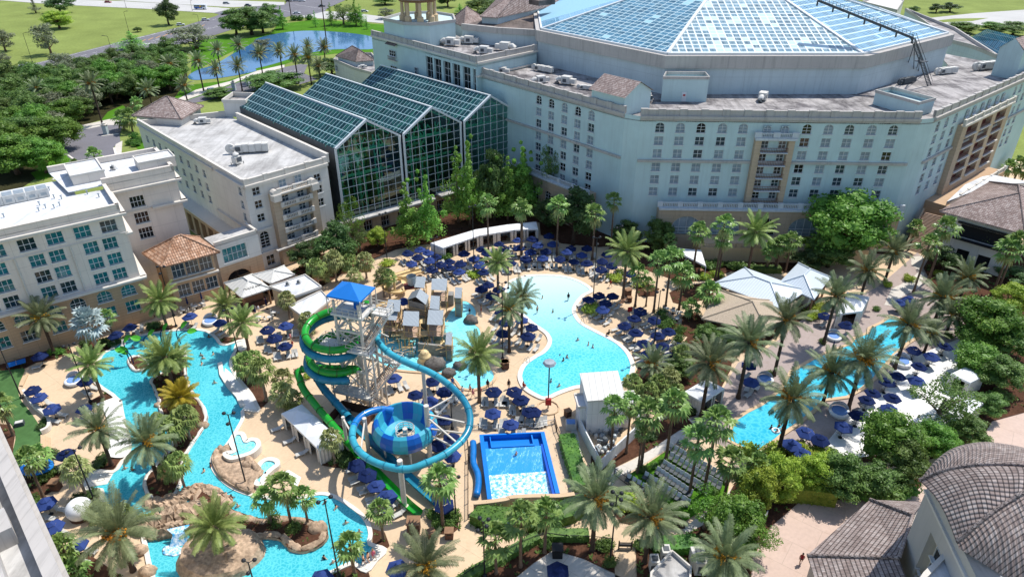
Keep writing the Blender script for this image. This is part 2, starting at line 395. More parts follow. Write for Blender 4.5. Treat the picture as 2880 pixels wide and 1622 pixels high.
def grid_glass(name, glass, bar, w, h, bw, var=.5, pale=None, pale_amt=.0, bh=None, big=0, rough=.1, trans=0):
 """glazed roof: framing bars and panes, every pane its own tone, pale ones painted as sky glare"""
 b = NB(name); v = b.co('UV'); s = b.sep(v)
 def fold(x, m): return b.math('MODULO', b.math('ADD', x, 300.*m), m)
 lx = b.math('LESS_THAN', fold(s[0], w), bw); ly = b.math('LESS_THAN', fold(s[1], h), bh or bw)
 line = b.math('MAXIMUM', lx, ly)
 if big: line = b.math('MAXIMUM', line, b.math('LESS_THAN', fold(s[1], h*big), bw*2.2))
 cx = b.math('FLOOR', b.math('DIVIDE', s[0], w)); cy = b.math('FLOOR', b.math('DIVIDE', s[1], h))
 cb = b.n('ShaderNodeCombineXYZ'); b.l(cx, cb.inputs[0]); b.l(cy, cb.inputs[1])
 wn = b.n('ShaderNodeTexWhiteNoise'); wn.noise_dimensions = '2D'; b.l(cb.outputs[0], wn.inputs['Vector'])
 g = lin(glass)
 col = b.ramp(wn.outputs['Value'],[(0, sc(g, 1-var)),(1, sc(g, 1+var))]).outputs[0]
 if pale:  # whitish panes: reflected sun and sky glare painted into the glass colour
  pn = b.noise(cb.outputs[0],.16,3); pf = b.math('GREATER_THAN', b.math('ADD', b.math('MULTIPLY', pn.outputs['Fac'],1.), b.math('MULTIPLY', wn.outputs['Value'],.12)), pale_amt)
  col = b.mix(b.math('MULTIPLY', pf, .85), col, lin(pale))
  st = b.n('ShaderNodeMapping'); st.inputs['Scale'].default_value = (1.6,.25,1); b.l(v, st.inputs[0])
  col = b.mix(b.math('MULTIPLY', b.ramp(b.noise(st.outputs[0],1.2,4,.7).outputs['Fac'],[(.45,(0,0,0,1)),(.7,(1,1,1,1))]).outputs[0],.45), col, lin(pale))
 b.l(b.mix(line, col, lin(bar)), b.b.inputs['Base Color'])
 b.l(b.math('ADD', rough, b.math('MULTIPLY', line, .5)), b.b.inputs['Roughness'])
 b.b.inputs['Specular IOR Level'].default_value = .3
 b.bump(line, .4,.12)
 if trans:
  t = b.n('ShaderNodeBsdfTransparent'); t.inputs[0].default_value = (.6,.85,.78,1); mx = b.n('ShaderNodeMixShader'); b.l(b.math('MULTIPLY', b.math('SUBTRACT',1., line), trans), mx.inputs[0]); b.l(b.b.outputs[0], mx.inputs[1]); b.l(t.outputs[0], mx.inputs[2]); b.l(mx.outputs[0], b.t.nodes['Material Output'].inputs['Surface'])
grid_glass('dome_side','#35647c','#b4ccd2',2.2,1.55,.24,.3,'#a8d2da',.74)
grid_glass('dome_front','#66828f','#d3dcdc',1.75,1.75,.34,.3,'#c8e2e4',.62)  # front facet made paler, its sky glare painted into the panes
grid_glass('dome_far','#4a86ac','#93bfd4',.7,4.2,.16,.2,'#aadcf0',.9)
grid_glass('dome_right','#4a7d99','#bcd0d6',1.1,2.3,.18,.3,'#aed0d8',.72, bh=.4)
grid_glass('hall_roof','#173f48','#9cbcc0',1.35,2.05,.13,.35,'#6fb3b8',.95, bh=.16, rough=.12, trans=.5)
grid_glass('far_glass','#4f9dba','#cfe9ee',1.2,2.4,.2,.3)
b = NB('hall_front'); b.b.inputs['Base Color'].default_value = (.55,.8,.72,1); b.b.inputs['Roughness'].default_value = .03
tr = b.n('ShaderNodeBsdfTransparent'); tr.inputs[0].default_value = (.5,.78,.7,1); gl = b.n('ShaderNodeBsdfGlossy'); gl.inputs['Roughness'].default_value = .03; gl.inputs['Color'].default_value = (.7,.9,.88,1)
fr = b.n('ShaderNodeFresnel'); fr.inputs[0].default_value = 1.5; mx = b.n('ShaderNodeMixShader'); b.l(b.math('ADD', fr.outputs[0],.06), mx.inputs[0]); b.l(tr.outputs[0], mx.inputs[1]); b.l(gl.outputs[0], mx.inputs[2])
b.l(mx.outputs[0], b.t.nodes['Material Output'].inputs['Surface'])
mat('frame_white','#d5d8d8',.5,.04,2.); mat('steel_white','#cbc4b8',.5,.1,1.5); mat('dark_metal','#23262b',.5,.15,2.); mat('black_iron','#15171a',.5,.1,2.); mat('bronze','#3a2f2a',.5,.1,2.)
mat('galv','#9aa3a8',.45,.12,1., metal=.3); mat('unit_white','#c9c7c1',.6,.14,1.2); mat('unit_dark','#4d5358',.6,.2,1.); mat('navy','#202d56',.8,.16,1.2, scale2=4., amt2=.12, spec=.05); mat('navy_light','#30437a',.75,.12,1.2, spec=.1)
mat('canvas','#e3e4e4',.8,.05,.7); mat('curtain','#cfcac2',.85,.1,2.); mat('sling','#bfbdb6',.8,.1,2.); mat('brown_sling','#8c6a52',.8,.1,2.); mat('towel_blue','#6f93c9',.9,.1,2.); mat('wood','#8a6a50',.8,.2,2.); mat('dark_wood','#5b4034',.8,.2,2.); mat('step_wood','#b29783',.8,.15,1.5)
mat('bamboo','#c7a877',.8,.2,2.); mat('plank_grey','#8f8c86',.85,.25,1.5); mat('tan_plastic','#dcc391',.5,.1,1.); mat('sign_black','#2b2a28',.6,.1,3.)
mat('slide_green','#1f9d2c',.28,.12,.8, spec=.5, scale2=.4, amt2=.15); mat('slide_teal','#1e7f9a',.28,.12,.8, spec=.5, scale2=.4, amt2=.18); mat('slide_aqua','#3ba3b8',.28,.12,.8, spec=.5, scale2=.4, amt2=.15); mat('slide_blue','#1c78c4',.28,.12,.8, spec=.5, scale2=.4, amt2=.2); mat('bowl_aqua','#3fa9bf',.3,.06,.6, spec=.5); mat('bowl_blue','#0d5fb8',.3,.06,.6, spec=.5)
mat('canopy_blue','#1473c6',.7,.06,.6); mat('red_paint','#a92326',.6,.1,1.); mat('orange_paint','#c45a26',.6,.1,1.); mat('yellow','#d9a92b',.6,.1,1.)
mat('leaf_green','#4aa52d',.5,.1,1.); mat('leaf_orange','#c9a04f',.5,.1,1.)
mat('trunk','#6d5a4b',.95,.25,2.5, bump=.5); mat('dark_trunk','#4b3d33',.95,.25,2.5, bump=.5); mat('pale_trunk','#8f7f70',.95,.2,2.5)
def leaf_mat(name, c1, c2, trans=.3, rough=.5, tip=None):
 b = NB(name); v = b.co(); oi = b.n('ShaderNodeObjectInfo')
 n = b.noise(v, 1.1,4,.7)
 col = b.ramp(n.outputs['Fac'],[(.3, lin(c1)),(.7, lin(c2))]).outputs[0]
 hs = b.n('ShaderNodeHueSaturation'); b.l(col, hs.inputs['Color'])
 b.l(b.math('ADD',.485, b.math('MULTIPLY', oi.outputs['Random'],.03)), hs.inputs['Hue']); b.l(b.math('ADD',.8, b.math('MULTIPLY', oi.outputs['Random'],.4)), hs.inputs['Value'])
 b.l(hs.outputs[0], b.b.inputs['Base Color']); b.b.inputs['Roughness'].default_value = rough; b.b.inputs['Specular IOR Level'].default_value = .3
 t = b.n('ShaderNodeBsdfTranslucent'); b.l(hs.outputs[0], t.inputs[0]); mx = b.n('ShaderNodeMixShader'); mx.inputs[0].default_value = trans
 b.l(b.b.outputs[0], mx.inputs[1]); b.l(t.outputs[0], mx.inputs[2]); b.l(mx.outputs[0], b.t.nodes['Material Output'].inputs['Surface'])
leaf_mat('date_leaf','#525f3e','#949f74',.14); leaf_mat('date_gold','#8d8a28','#ccb43a'); leaf_mat('date_green','#5c7336','#a0b066',.14); leaf_mat('fan_leaf','#4c7532','#a3bd6c',.2,.36); leaf_mat('fan_dry','#78844a','#b5b67c',.2); leaf_mat('silver_leaf','#8fa3a3','#c2d0cf',.1)
leaf_mat('oak_leaf','#48652e','#84a052'); leaf_mat('bright_leaf','#4c762a','#88aa48'); leaf_mat('yellow_leaf','#809c34','#b8c650'); leaf_mat('dark_leaf','#3a532c','#658046'); leaf_mat('grey_leaf','#6c7456','#9ca080'); leaf_mat('cypress_leaf','#5c9430','#a0cc62'); leaf_mat('hedge_leaf','#33612a','#6a9a3a'); leaf_mat('shrub_leaf','#3d5c2c','#7a9648'); leaf_mat('dates','#b5781c','#d9a035',.05); leaf_mat('red_leaf','#6b3428','#90562f')
mat('skin_light','#d9a98a',.6,.08,4.); mat('skin_dark','#8a5b41',.6,.08,4.); mat('hair_dark','#241a15',.7,.1,5.); mat('hair_blond','#9a7748',.7,.1,5.)
for nm, c in (('cloth_black','#1d1f24'),('cloth_red','#8f2127'),('cloth_white','#d8dade'),('cloth_blue','#2c59a8'),('cloth_navy','#20294a'),('cloth_pink','#c9657f'),('cloth_green','#2f7a58')): mat(nm, c, .8,.1,4.)
for nm, c in (('car_white','#dcdee0'),('car_silver','#a9adb2'),('car_dark','#2a3240'),('car_blue','#2b3f63'),('car_red','#a03020'),('car_black','#16181b')): mat(nm, c, .25,.03,1., spec=.6)
mat('tyre','#141414',.8,.1,3.)
# ground, roads, decks
def W(*runs):
 """('C1', x,y, x,y, ..., 'D1', x,y ...) -> ground points"""
 out = []; w = None; i = 0
 r = list(runs)
 while i < len(r):
  if isinstance(r[i], str): w = r[i]; i += 1
  else: out.append(Q(w, r[i], r[i+1])); i += 2
 return out
flat('ground',[(-900,-60),(900,-60),(900,1500),(-900,1500)],-.05,'meadow')
flat('forest_floor', W('A1',-400,640,0,625,400,530,700,470,960,420,1400,385,1520,420,1530,640,1500,760,1480,830,800,985,600,1050,440,1250,300,1451,'B1',-300,700,-600,400),0., 'forest_soil')
LAWN = [W('A2',-150,520,-100,330,180,270,240,200,560,160,1110,205,1120,420,700,440,450,470,200,560,60,620,-60,600),
  W('A1',1400,830,1500,700,1850,660,2080,590,2200,580,1900,700,1560,830,1450,840),
  W('A1',820,990,880,915,1000,860,1060,900,960,975), W('B1',250,250,330,230,440,110,560,110,600,150,520,215,380,300,300,310),
  W('A1',1050,1150,1180,1130,1180,1230,1130,1220), W('A1',1560,600,1570,350,1850,280,2030,330,1900,420,1800,470)]
for i, p in enumerate(LAWN): flat('lawn', p, .02+.003*i, 'lawn')
flat('road', W('A1',-400,700,-400,690,0,583,385,495,1000,338,1500,215,1760,135,1790,118,1740,108,2000,60,2322,40,'A2',340,-20,840,-20,640,70,620,95,500,130,330,135,200,170,'A1',2250,170,1950,225,1750,290,1420,380,960,420,450,530,0,660),.04,'asphalt')
flat('highway', W('A1',-500,-30,0,5,300,28,520,42,1200,75,1600,100,1745,108,1900,74,1480,40,1000,12,540,-2,0,-40,-500,-70),.06,'concrete_road')
flat('highway', W('A1',700,-20,1030,10,1500,40,1900,62,2322,42,2322,20,1700,0,1300,-30),.06,'concrete_road')
flat('highway', W('A2',330,140,500,125,620,95,800,100,1110,140,1120,195,800,165,520,150),.065,'concrete_road')
flat('highway', W('A4',1300,150,1540,150,1900,112,2322,82,2600,60,2600,190,2322,195,1700,218,1500,200),.06,'concrete_road')
flat('median', W('A4',1590,172,1750,155,2030,150,1900,175,1650,186),.1,'meadow')
flat('road', W('A1',1480,835,1700,765,1900,690,2120,615,2322,560,'A2',240,560,420,525,480,530,450,600,560,650,420,690,300,680,100,720,0,760,'A1',2000,750,1800,800,1600,840),.05,'asphalt')
flat('parking_court', W('A1',620,1075,780,1035,960,990,1000,1040,975,1100,985,1160,930,1200,945,1290,960,1451,'B1',700,220,560,150,'A1',590,1310,500,1240,450,1180,480,1120),.05,'asphalt')
flat('sidewalk', W('A1',590,1040,780,1000,890,975,1000,985,1000,1020,860,1025,640,1070),.07,'pale_path')
flat('sidewalk', W('A1',1440,815,1600,735,1880,665,2100,580,2322,530,2322,553,2120,605,1900,682,1700,755,1500,825),.07,'pale_path')
flat('sidewalk', W('A1',945,1180,1000,1150,990,1290,950,1310,930,1240),.07,'pale_path')
mb = MB()
def dash_line(p, q, n, gap=.5, w=.22, z=.075):
 for i in range(n):
  a = p.lerp(q, i/n); b = p.lerp(q, (i+1-gap)/n); d = (b-a).normalized(); s_ = Vector((-d.y, d.x, 0))*w/2
  mb.quad(*[(t.x, t.y, z) for t in (a-s_, b-s_, b+s_, a+s_)])
for a, b, n, g in (((385,500),(1000,345),1,0),((1000,345),(1500,222),1,0),((480,505),(1000,375),6,.5),((540,505),(1400,300),9,.5),((1130,310),(1800,150),8,.5),((1000,410),(1900,190),1,0),((1180,375),(1500,300),1,0),((0,600),(385,500),1,0),((1700,230),(1850,195),3,.5)):
 dash_line(Q('A1', *a), Q('A1', *b), n, g)
for a, b, n, g in (((540,35),(1700,103),1,0),((540,18),(1500,66),14,.6),((300,15),(1700,88),16,.6),((1100,28),(1900,70),12,.6)):
 dash_line(Q('A1', *a), Q('A1', *b), n, g, .25,.09)
for a, b, n, g in (((270,600),(400,570),4,.5),((330,610),(440,585),4,.5),((160,60),(340,100),1,0),((380,40),(620,80),1,0)):
 dash_line(Q('A2', *a), Q('A2', *b), n, g)
for x, y in ((1190,360),(1270,362),(1300,322)):
 c = Q('A1', x, y); mb.box((c.x, c.y, .077),(3., .8,.006),.5); mb.box((c.x+1.4, c.y+.9,.0785),(.7,1.8,.006),.5)
structure('lane_markings', mb, 'paint_white')
mb = MB();
for k in range(9):
 a, b = Q('A1',1150+k*60,345-k*15), Q('A1',1190+k*60,325-k*15); d = (b-a).normalized(); s_ = Vector((-d.y, d.x, 0))*.35
 mb.quad(*[(t.x, t.y, .073) for t in (a-s_, b-s_, b+s_, a+s_)])
structure('median_hatching', mb, 'paint_ochre')
mb = MB()
for pts in (W('B1',600,170,600,140,560,110,500,95,440,90), W('B1',430,310,480,280,560,215), W('A1',930,1210,945,1260,948,1310), W('A1',830,1115,970,1095)): rim(mb, pts, .5,0., .17, False)
structure('kerb', mb, 'coping')
flat('lake', spline(W('A1',1535,625,1600,655,1850,630,2080,585,'A2',60,560,200,525,480,440,700,405,1020,400,1010,330,990,298,800,270,560,254,380,258,200,282,60,320,'A1',2070,350,1920,430,1750,530,1620,570),5),.05,'lake_water')
# resort decks
DECK = [P(-700,1700), P(-500,1000), P(0,980), P(300,900), P(420,840), P(560,700), P(900,560), P(1300,540), P(1700,640), P(2000,690), P(2300,560), P(2900,440), P(3300,900), P(3600,1800), P(1440,2000)]
flat('pool_deck', DECK, .06,'deck')
flat('adult_deck', W('C3',1480,1190,1600,1080,1760,990,1960,640,2150,560,2322,430,'C4',560,230,900,140,1130,20,'B4',1330,1010,1450,900,1560,1000,1700,1150,'C4',1900,200,2050,480,1900,640,2020,1000,1700,1230,1250,1440,500,1451,120,1440,-100,1330),.075,'pink_deck')
flat('adult_terrace', W('C4',1280,640,1500,560,1850,420,2000,600,1990,1000,1650,1230,1350,1330,900,1440,700,1300,850,1120,1000,1000,1200,850),.085,'white_shell')
flat('driveway', W('D4',-100,1600,20,1420,250,1050,520,820,900,830,1340,825,1490,690,2400,640,2600,1800),.08,'drive_paving')
flat('driveway', W('C4',1900,1400,2050,1130,2322,860,2600,700,2600,1400),.08,'drive_paving')
PATHS = [W('D3',880,600,1100,500,1240,420,1480,260,1560,160,1660,215,1500,330,1350,430,1150,560,960,650,930,720,860,680), W('D3',1510,1065,1600,990,1700,920,1850,800,1930,700,2000,720,1960,850,1800,960,1660,1090,1600,1150),
  W('B4',1180,1330,1240,1200,1400,1120,1470,1050,1510,1070,1480,1180,1330,1260,1260,1340), W('B4',1400,1000,1400,940,1490,930,1510,960,1460,1050), W('C3',600,1110,640,1160,700,1451,600,1300)]
for i, p in enumerate(PATHS): flat('path', p, .095+.003*i, 'pale_path')
flat('path', W('D3',950,1250,1115,1250,1140,1600,960,1600),.15,'deck')
flat('patio', W('D3',100,1500,300,1340,440,1245,530,1260,700,1310,1010,1460,1000,1600,0,1600),.15,'pale_path')
BEDS = [W('C1',-300,640,0,580,150,560,300,520,440,500,560,520,585,560,430,620,300,640,200,690,60,700,-300,720), W('C1',640,540,700,470,900,430,960,460,940,530,850,560,740,560), W('C1',1050,310,1120,260,1250,240,1270,265,1180,300,1090,335), W('C1',1200,370,1330,330,1430,340,1380,390,1250,410),
  W('C1',720,960,870,880,930,930,800,980,740,990), W('C1',1780,470,1830,430,1980,440,1990,460,1840,490), W('C1',1900,600,2000,640,2080,740,2180,880,2190,960,2120,1030,2060,900,1960,770), W('D1',770,540,790,470,880,470,990,490,930,575,770,580), W('D1',620,840,660,760,800,755,810,800,700,850),
  W('D1',-100,900,-60,200,60,210,130,270,110,400,150,600,200,700,420,760,250,860,350,1000,420,1080,420,1250,560,1451,300,1600,-300,1600), W('D1',200,560,470,560,530,640,420,760,240,850), W('D1',560,1260,700,1250,1000,1451,500,1500),
  W('D2',590,540,760,470,860,480,850,560,720,565,620,550), W('D2',1010,1060,1110,1090,1150,1200,1120,1230,1010,1180), W('D2',650,1440,830,1370,980,1420,1000,1500,640,1500), W('D2',1500,1050,1520,960,1700,920,1710,1060,1660,1100,1530,1105),
  W('B2',1010,960,1200,880,1300,860,1480,830,2000,720,2322,650,'B3',340,660,350,760,520,830,830,860,920,850,1060,1000,1250,1060,1500,1150,1700,1130,1900,1060,'B4',380,1060,600,1040,1000,900,1300,930,1500,700,1300,500,'B3',1500,640,1000,600,300,520,'B2',1900,500,1100,680,760,880,900,960), W('B2',350,1060,560,920,850,880,1000,960,1000,1060,760,1080,600,1180,450,1120),
  W('B3',1120,1170,1200,1140,1320,1200,1280,1260,1150,1260), W('B3',1400,1230,1500,1180,1900,1120,1850,1250,1500,1330,1430,1310), W('C3',1300,300,1500,330,1500,270,1620,230,1700,330,1950,420,1900,700,1750,990,1600,1080,1480,1100,1150,980,1020,800,1120,740,1160,640,1450,560,1550,430,1450,390),
  W('D3',760,470,950,380,1100,330,1150,270,1400,150,1520,130,1600,220,1480,260,1240,420,1060,510,900,590,860,640,760,640), W('D3',730,680,860,690,950,720,1080,790,1250,870,1500,960,1530,1060,1200,1050,1000,1010,920,900), W('D3',-700,1700,-300,1500,380,1130,760,1140,940,1180,940,1260,1010,1450,700,1310,530,1262,430,1250,280,1350,100,1500,60,1800),
  W('D3',1125,1190,1700,1150,1740,1260,1950,1300,2080,1360,2060,1500,1500,1500,1140,1560), W('D4',-80,760,100,440,300,430,800,490,1000,560,1480,640,1480,720,1330,825,900,830,520,815,250,1050,60,1380,-260,1300,-560,1170,-240,1000,-60,900), W('C4',700,1451,1250,1380,1680,1230,1860,1130,1920,1000,1990,480,1850,350,1750,150,2400,-300,2500,1000,2060,1120,1950,1300,1500,1451),
  W('B4',1500,1030,1560,920,1650,800,1760,850,2400,1250,2400,1500,1700,1400,1560,1150), W('C4',-60,560,330,330,700,180,900,120,560,260,300,420,100,560), W('D2',1800,1000,1840,940,2322,1000,2322,1100,1900,1100), W('D3',1040,640,1240,520,1420,400,1330,500,1150,620)]
for i, p in enumerate(BEDS): flat('planting_bed', p, .11+.0015*i, 'mulch')
flat('turf', spline(W('C1',-200,740,60,705,190,690,200,720,155,830,165,930,230,1020,290,1100,335,1180,345,1240,345,1330,350,1420,'D1',260,520,200,640,140,600,110,440,130,300,60,180,-200,100),4),.17,'turf')
flat('turf', W('D3',1050,630,1180,560,1440,385,1640,500,1890,680,1870,790,1640,930,1530,1000,1350,880,1200,760),.18,'lawn')
# pools
RIVER = spline(W('C1',765,755,830,590,905,540,990,480,1110,435,1250,405,1400,385,1550,375,1650,380,1720,405,1770,450,1800,490,1860,500,1985,460,2005,530,1930,550,1890,620,1895,690,1935,760,2000,840,2055,910,2095,990,2110,1040,1990,1030,1985,1100,1950,1170,1890,1270,1800,1380,'D1',1745,470,1735,540,1760,600,1820,670,1900,730,1990,770,2060,790,'D2',110,805,250,825,400,822,520,790,600,780,680,795,770,840,860,900,930,960,975,1030,995,1110,990,1190,1115,1238,1040,1320,960,1410,860,1350,780,1370,680,1420,560,1460,400,1530,200,1560,0,1580,'D1',1700,1620,1300,1600,1250,1450,1215,1330,1190,1200,1150,1080,1060,960,960,920,880,890,835,840,832,750,705,738,760,600,930,602,1000,520,1050,460,1060,350,1025,230,1000,120,985,30,'C1',980,960,945,930,920,905,850,860,795,815),3)
LAGOON = spline(W('B3',230,1097,400,1092,550,1105,680,1150,765,1215,'C3',700,95,650,150,620,215,640,275,690,330,800,390,900,440,985,490,1055,560,1095,640,1100,700,1060,790,900,830,680,840,600,855,500,890,390,935,300,905,220,850,182,775,188,715,225,655,300,600,370,560,412,510,424,460,400,410,350,370,290,330,'C2',2230,250,2130,150,2090,80,'B2',2090,1210,2140,1140,2240,1105),4)
SPLASH = spline(W('C2',1085,440,1300,400,1560,320,1640,220,1735,142,1800,150,1855,205,1862,265,1845,320,1890,365,1900,425,1860,500,1800,560,1850,630,1960,680,2010,740,1990,800,1900,850,1810,865,1730,850,1690,800,1600,740,1300,715,1150,690,980,610,960,560),4)
ADULT = W('C4',-110,1270,-40,1110,60,1045,180,985,300,890,330,870,420,715,620,600,900,490,940,440,1040,405,1060,360,1150,320,1240,258,1300,280,1480,395,1480,420,1370,485,1260,580,1100,775,1000,855,880,925,690,950,600,1045,480,1140,350,1230,290,1282,120,1387)
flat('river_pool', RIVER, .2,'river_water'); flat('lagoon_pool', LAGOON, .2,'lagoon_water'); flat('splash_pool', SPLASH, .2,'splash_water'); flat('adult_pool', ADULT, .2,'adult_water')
mb = MB(); rim(mb, RIVER, .55,.05,.3); structure('river_coping', mb, 'coping')
mb = MB(); rim(mb, LAGOON, .8,.05,.27); structure('lagoon_coping', mb, 'coping')
mb = MB(); rim(mb, SPLASH, .5,.05,.25); structure('splash_coping', mb, 'tan_coping')
mb = MB(); rim(mb, ADULT, .6,.05,.26); structure('adult_pool_coping', mb, 'tan_coping')
flat('beach_entry', spline(W('C1',945,935,985,985,1003,1080,1030,1200,1055,1320,'D1',1050,460,990,490,880,470,900,380,890,250,870,150,'C1',830,1010,790,990,860,960),3),.32,'white_shell')
flat('ramp', W('C1',1840,690,1895,735,1990,850,2050,920,2090,1000,2100,1035,1995,1025,1970,950,1880,860,1830,770),.28,'white_shell')
mb = MB()  # low divider of the ramp channel
rim(mb, W('C1',1800,655,1815,750,1870,840,1950,930,1985,1010),.7,.2,.55, False); structure('ramp_wall', mb, 'coping')
def island(name, pts, h, bed, rock_w=.9, soil='mulch'):
 sp = spline(pts, 3); r = random.Random(len(pts)); mb = MB()
 rock = MB(); rock.smooth = True
 n = len(sp); prof = ((.0,.1),(.05, h*.6),(-.35, h*1.15),(-.9, h*1.05),(-1.3, h*.6)); vs = []
 for i, q in enumerate(sp):
  d = (sp[(i+1) % n]-sp[i-1]); d.normalize(); nn = Vector((d.y, -d.x, 0))*(1 if area([(p.x, p.y) for p in sp]) > 0 else -1)
  for k, (o, z) in enumerate(prof):
   j = r.uniform(-.18,.18)*rock_w
   vs.append(q+nn*(o*rock_w+j)+Vector((0,0, z*(1+r.uniform(-.3,.3)) if k else .1)))
 m = len(prof)
 rock.add(vs, [[i*m+k, ((i+1) % n)*m+k, ((i+1) % n)*m+k+1, i*m+k+1] for i in range(n) for k in range(m-1)])
 structure(name+'_rim', rock, bed)
 return flat(name, sp, h*.8, soil)
I1 = W('C1',1225,800,1290,745,1360,700,1440,560,1520,540,1530,640,1530,740,1560,840,1610,920,1665,990,1695,1070,1695,1140,1650,1220,1580,1320,1530,1400,'D1',1510,520,1505,620,1490,700,1440,800,1390,860,1290,880,1200,800,1170,720,1190,640,1240,590,1290,520,1380,430,1400,340,1340,230,1300,110,1285,20,'C1',1275,930,1255,870)
I0 = W('C1',1040,640,1060,610,1120,590,1180,600,1235,680,1180,710,1120,725,1070,700)
I2 = W('D1',1560,900,1600,760,1700,720,1800,780,1860,850,1900,920,2000,960,2090,990,'D2',150,1000,300,985,470,995,570,1035,635,1080,650,1130,620,1190,550,1240,450,1268,380,1262,325,1235,290,1190,220,1160,120,1160,40,1180,'D1',2020,1230,2040,1330,2000,1420,1850,1455,1730,1440,1650,1390,1610,1290,1575,1180,1560,1050)
I3 = W('D1',1740,540,1745,470,1790,420,1880,430,1910,490,2000,490,2060,510,2140,590,2150,640,2090,690,2060,780,1980,765,1880,715,1790,640)
island('river_island', I1,.5,'coping',.45); island('splash_island', I0,.5,'coping',.45); island('rock_island', I2,.8,'rock',.8); island('rock_peninsula', I3,.9,'rock',.8,'rock')
for nm, pts in (('plunge_pool', W('D1',1850,490,1930,470,1900,400,1930,335,1990,330,2020,390,2060,375,2110,385,2120,430,2070,480,1990,510,1900,530)),('hot_tub', W('D2',55,700,70,620,100,550,160,515,225,525,240,560,190,600,130,660,110,720))):
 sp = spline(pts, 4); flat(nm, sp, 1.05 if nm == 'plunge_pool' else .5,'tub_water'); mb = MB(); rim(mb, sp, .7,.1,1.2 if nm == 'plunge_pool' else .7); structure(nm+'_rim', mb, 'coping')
flat('ramp', W('D2',280,600,330,590,430,650,400,720,350,700),.3,'white_shell')
def steps(pts, n, z0, z1, name='pool_steps', m='coping'):
 a, b, c, d = pts; mb = MB()  # a-b water side, d-c deck side
 for i in range(n):
  t0, t1 = i/n, (i+1)/n
  mb.prism([a.lerp(d, t0), b.lerp(c, t0), b.lerp(c, t1), a.lerp(d, t1)],.08, z0+(z1-z0)*(i+1)/n)
 return structure(name, mb, m)
steps(W('D1',880,700,930,610,765,608,705,735),6,.2,.34); steps(W('D2',910,1370,1005,1225,1110,1240,965,1405),6,.2,.36); steps(W('C1',1905,545,1925,485,1990,465,2005,528),4,.2,.34)
steps(W('C1',215,725,160,830,190,835,235,740),3,.18,.3,'deck_steps','tan_coping'); steps(W('D1',415,320,418,460,340,450,340,310),4,.1,.5,'deck_steps','tan_coping')
# building helpers
def V2(p): return Vector((p[0], p[1],0))
class Wall:
 """vertical wall plane from A (left) to B (right) as seen from outside"""
 def __init__(s, A, B):
  s.A, s.B = V2(A), V2(B); s.d = (s.B-s.A); s.L = s.d.length; s.d.normalize(); s.n = Vector((s.d.y, -s.d.x, 0)); s.rz = math.atan2(s.d.y, s.d.x)
 def at(s, x, z, o=0.): q = s.A+s.d*x+s.n*o; return Vector((q.x, q.y, z))
 def shift(s, o): return Wall(s.A+s.n*o, s.B+s.n*o)
def holed(mb, w, x0, x1, z0, z1, holes=(), depth=.22):
 """wall face with real openings and their reveals"""
 xs = sorted({x0, x1, *[h[0] for h in holes], *[h[1] for h in holes]}); zs = sorted({z0, z1, *[h[2] for h in holes], *[h[3] for h in holes]})
 xs = [x for x in xs if x0 <= x <= x1]; zs = [z for z in zs if z0 <= z <= z1]
 for i in range(len(xs)-1):
  j = 0
  while j < len(zs)-1:
   cx = (xs[i]+xs[i+1])/2
   def hit(jj):
    cz = (zs[jj]+zs[jj+1])/2
    return any(h[0] < cx < h[1] and h[2] < cz < h[3] for h in holes)
   if hit(j): j += 1; continue
   k = j
   while k+1 < len(zs)-1 and not hit(k+1): k += 1
   mb.quad(w.at(xs[i], zs[j]), w.at(xs[i+1], zs[j]), w.at(xs[i+1], zs[k+1]), w.at(xs[i], zs[k+1])); j = k+1
 for a, b, c, d in holes:
  for p, q in (((a, c),(b, c)),((b, c),(b, d)),((b, d),(a, d)),((a, d),(a, c))):
   mb.quad(w.at(*p), w.at(*q), w.at(*q, -depth), w.at(*p, -depth))
WCACHE = {}
def window_mesh(w, h, nx, ny, arch, wallm, framem, bar=.07):
 """frame (with spandrels when arched) and pane, origin at the sill centre, local -y outward"""
 key = (round(w, 2), round(h, 2), nx, ny, arch, wallm, framem)
 if key in WCACHE: return WCACHE[key]
 f = MB(); g = MB(); rise = w*.42 if arch else 0; hs = h-rise
 def xz(a, b): return (a, 0, b)
 g.quad((-w/2,.06,0),(w/2,.06,0),(w/2,.06, h),(-w/2,.06, h))
 for x in [-w/2+bar/2, w/2-bar/2]+[-w/2+w*i/nx for i in range(1, nx)]: f.box((x, 0, h/2-(.0 if abs(x) < w*.4 else rise/2)),(bar, .1, h if abs(x) < w*.4 else hs))
 for z in [bar/2]+([h-bar/2] if not arch else [])+[hs*j/ny for j in range(1, ny+(1 if arch else 0))]: f.box((0,-.005, z),(w, .1, bar))
 f.box((0,-.2,-.07),(w+.3,.32,.14))
 if arch:
  f.mi = 1; n = 10; arc = [(w/2*math.cos(PI*k/n), hs+rise*math.sin(PI*k/n)) for k in range(n+1)]
  for k in range(n):
   a, b = arc[k], arc[k+1]
   f.quad((a[0],-.21, a[1]),(b[0],-.21, b[1]),(b[0],-.21, h),(a[0],-.21, h)); f.quad((a[0],-.21, a[1]),(a[0],.05, a[1]),(b[0],.05, b[1]),(b[0],-.21, b[1]))
  f.mi = 0
  for k in range(n): f.bar((arc[k][0]*.97,-.02, arc[k][1]-.03),(arc[k+1][0]*.97,-.02, arc[k+1][1]-.03),.08)
 r = (f.mesh('window',[framem, wallm]), g, {}); WCACHE[key] = r
 return r
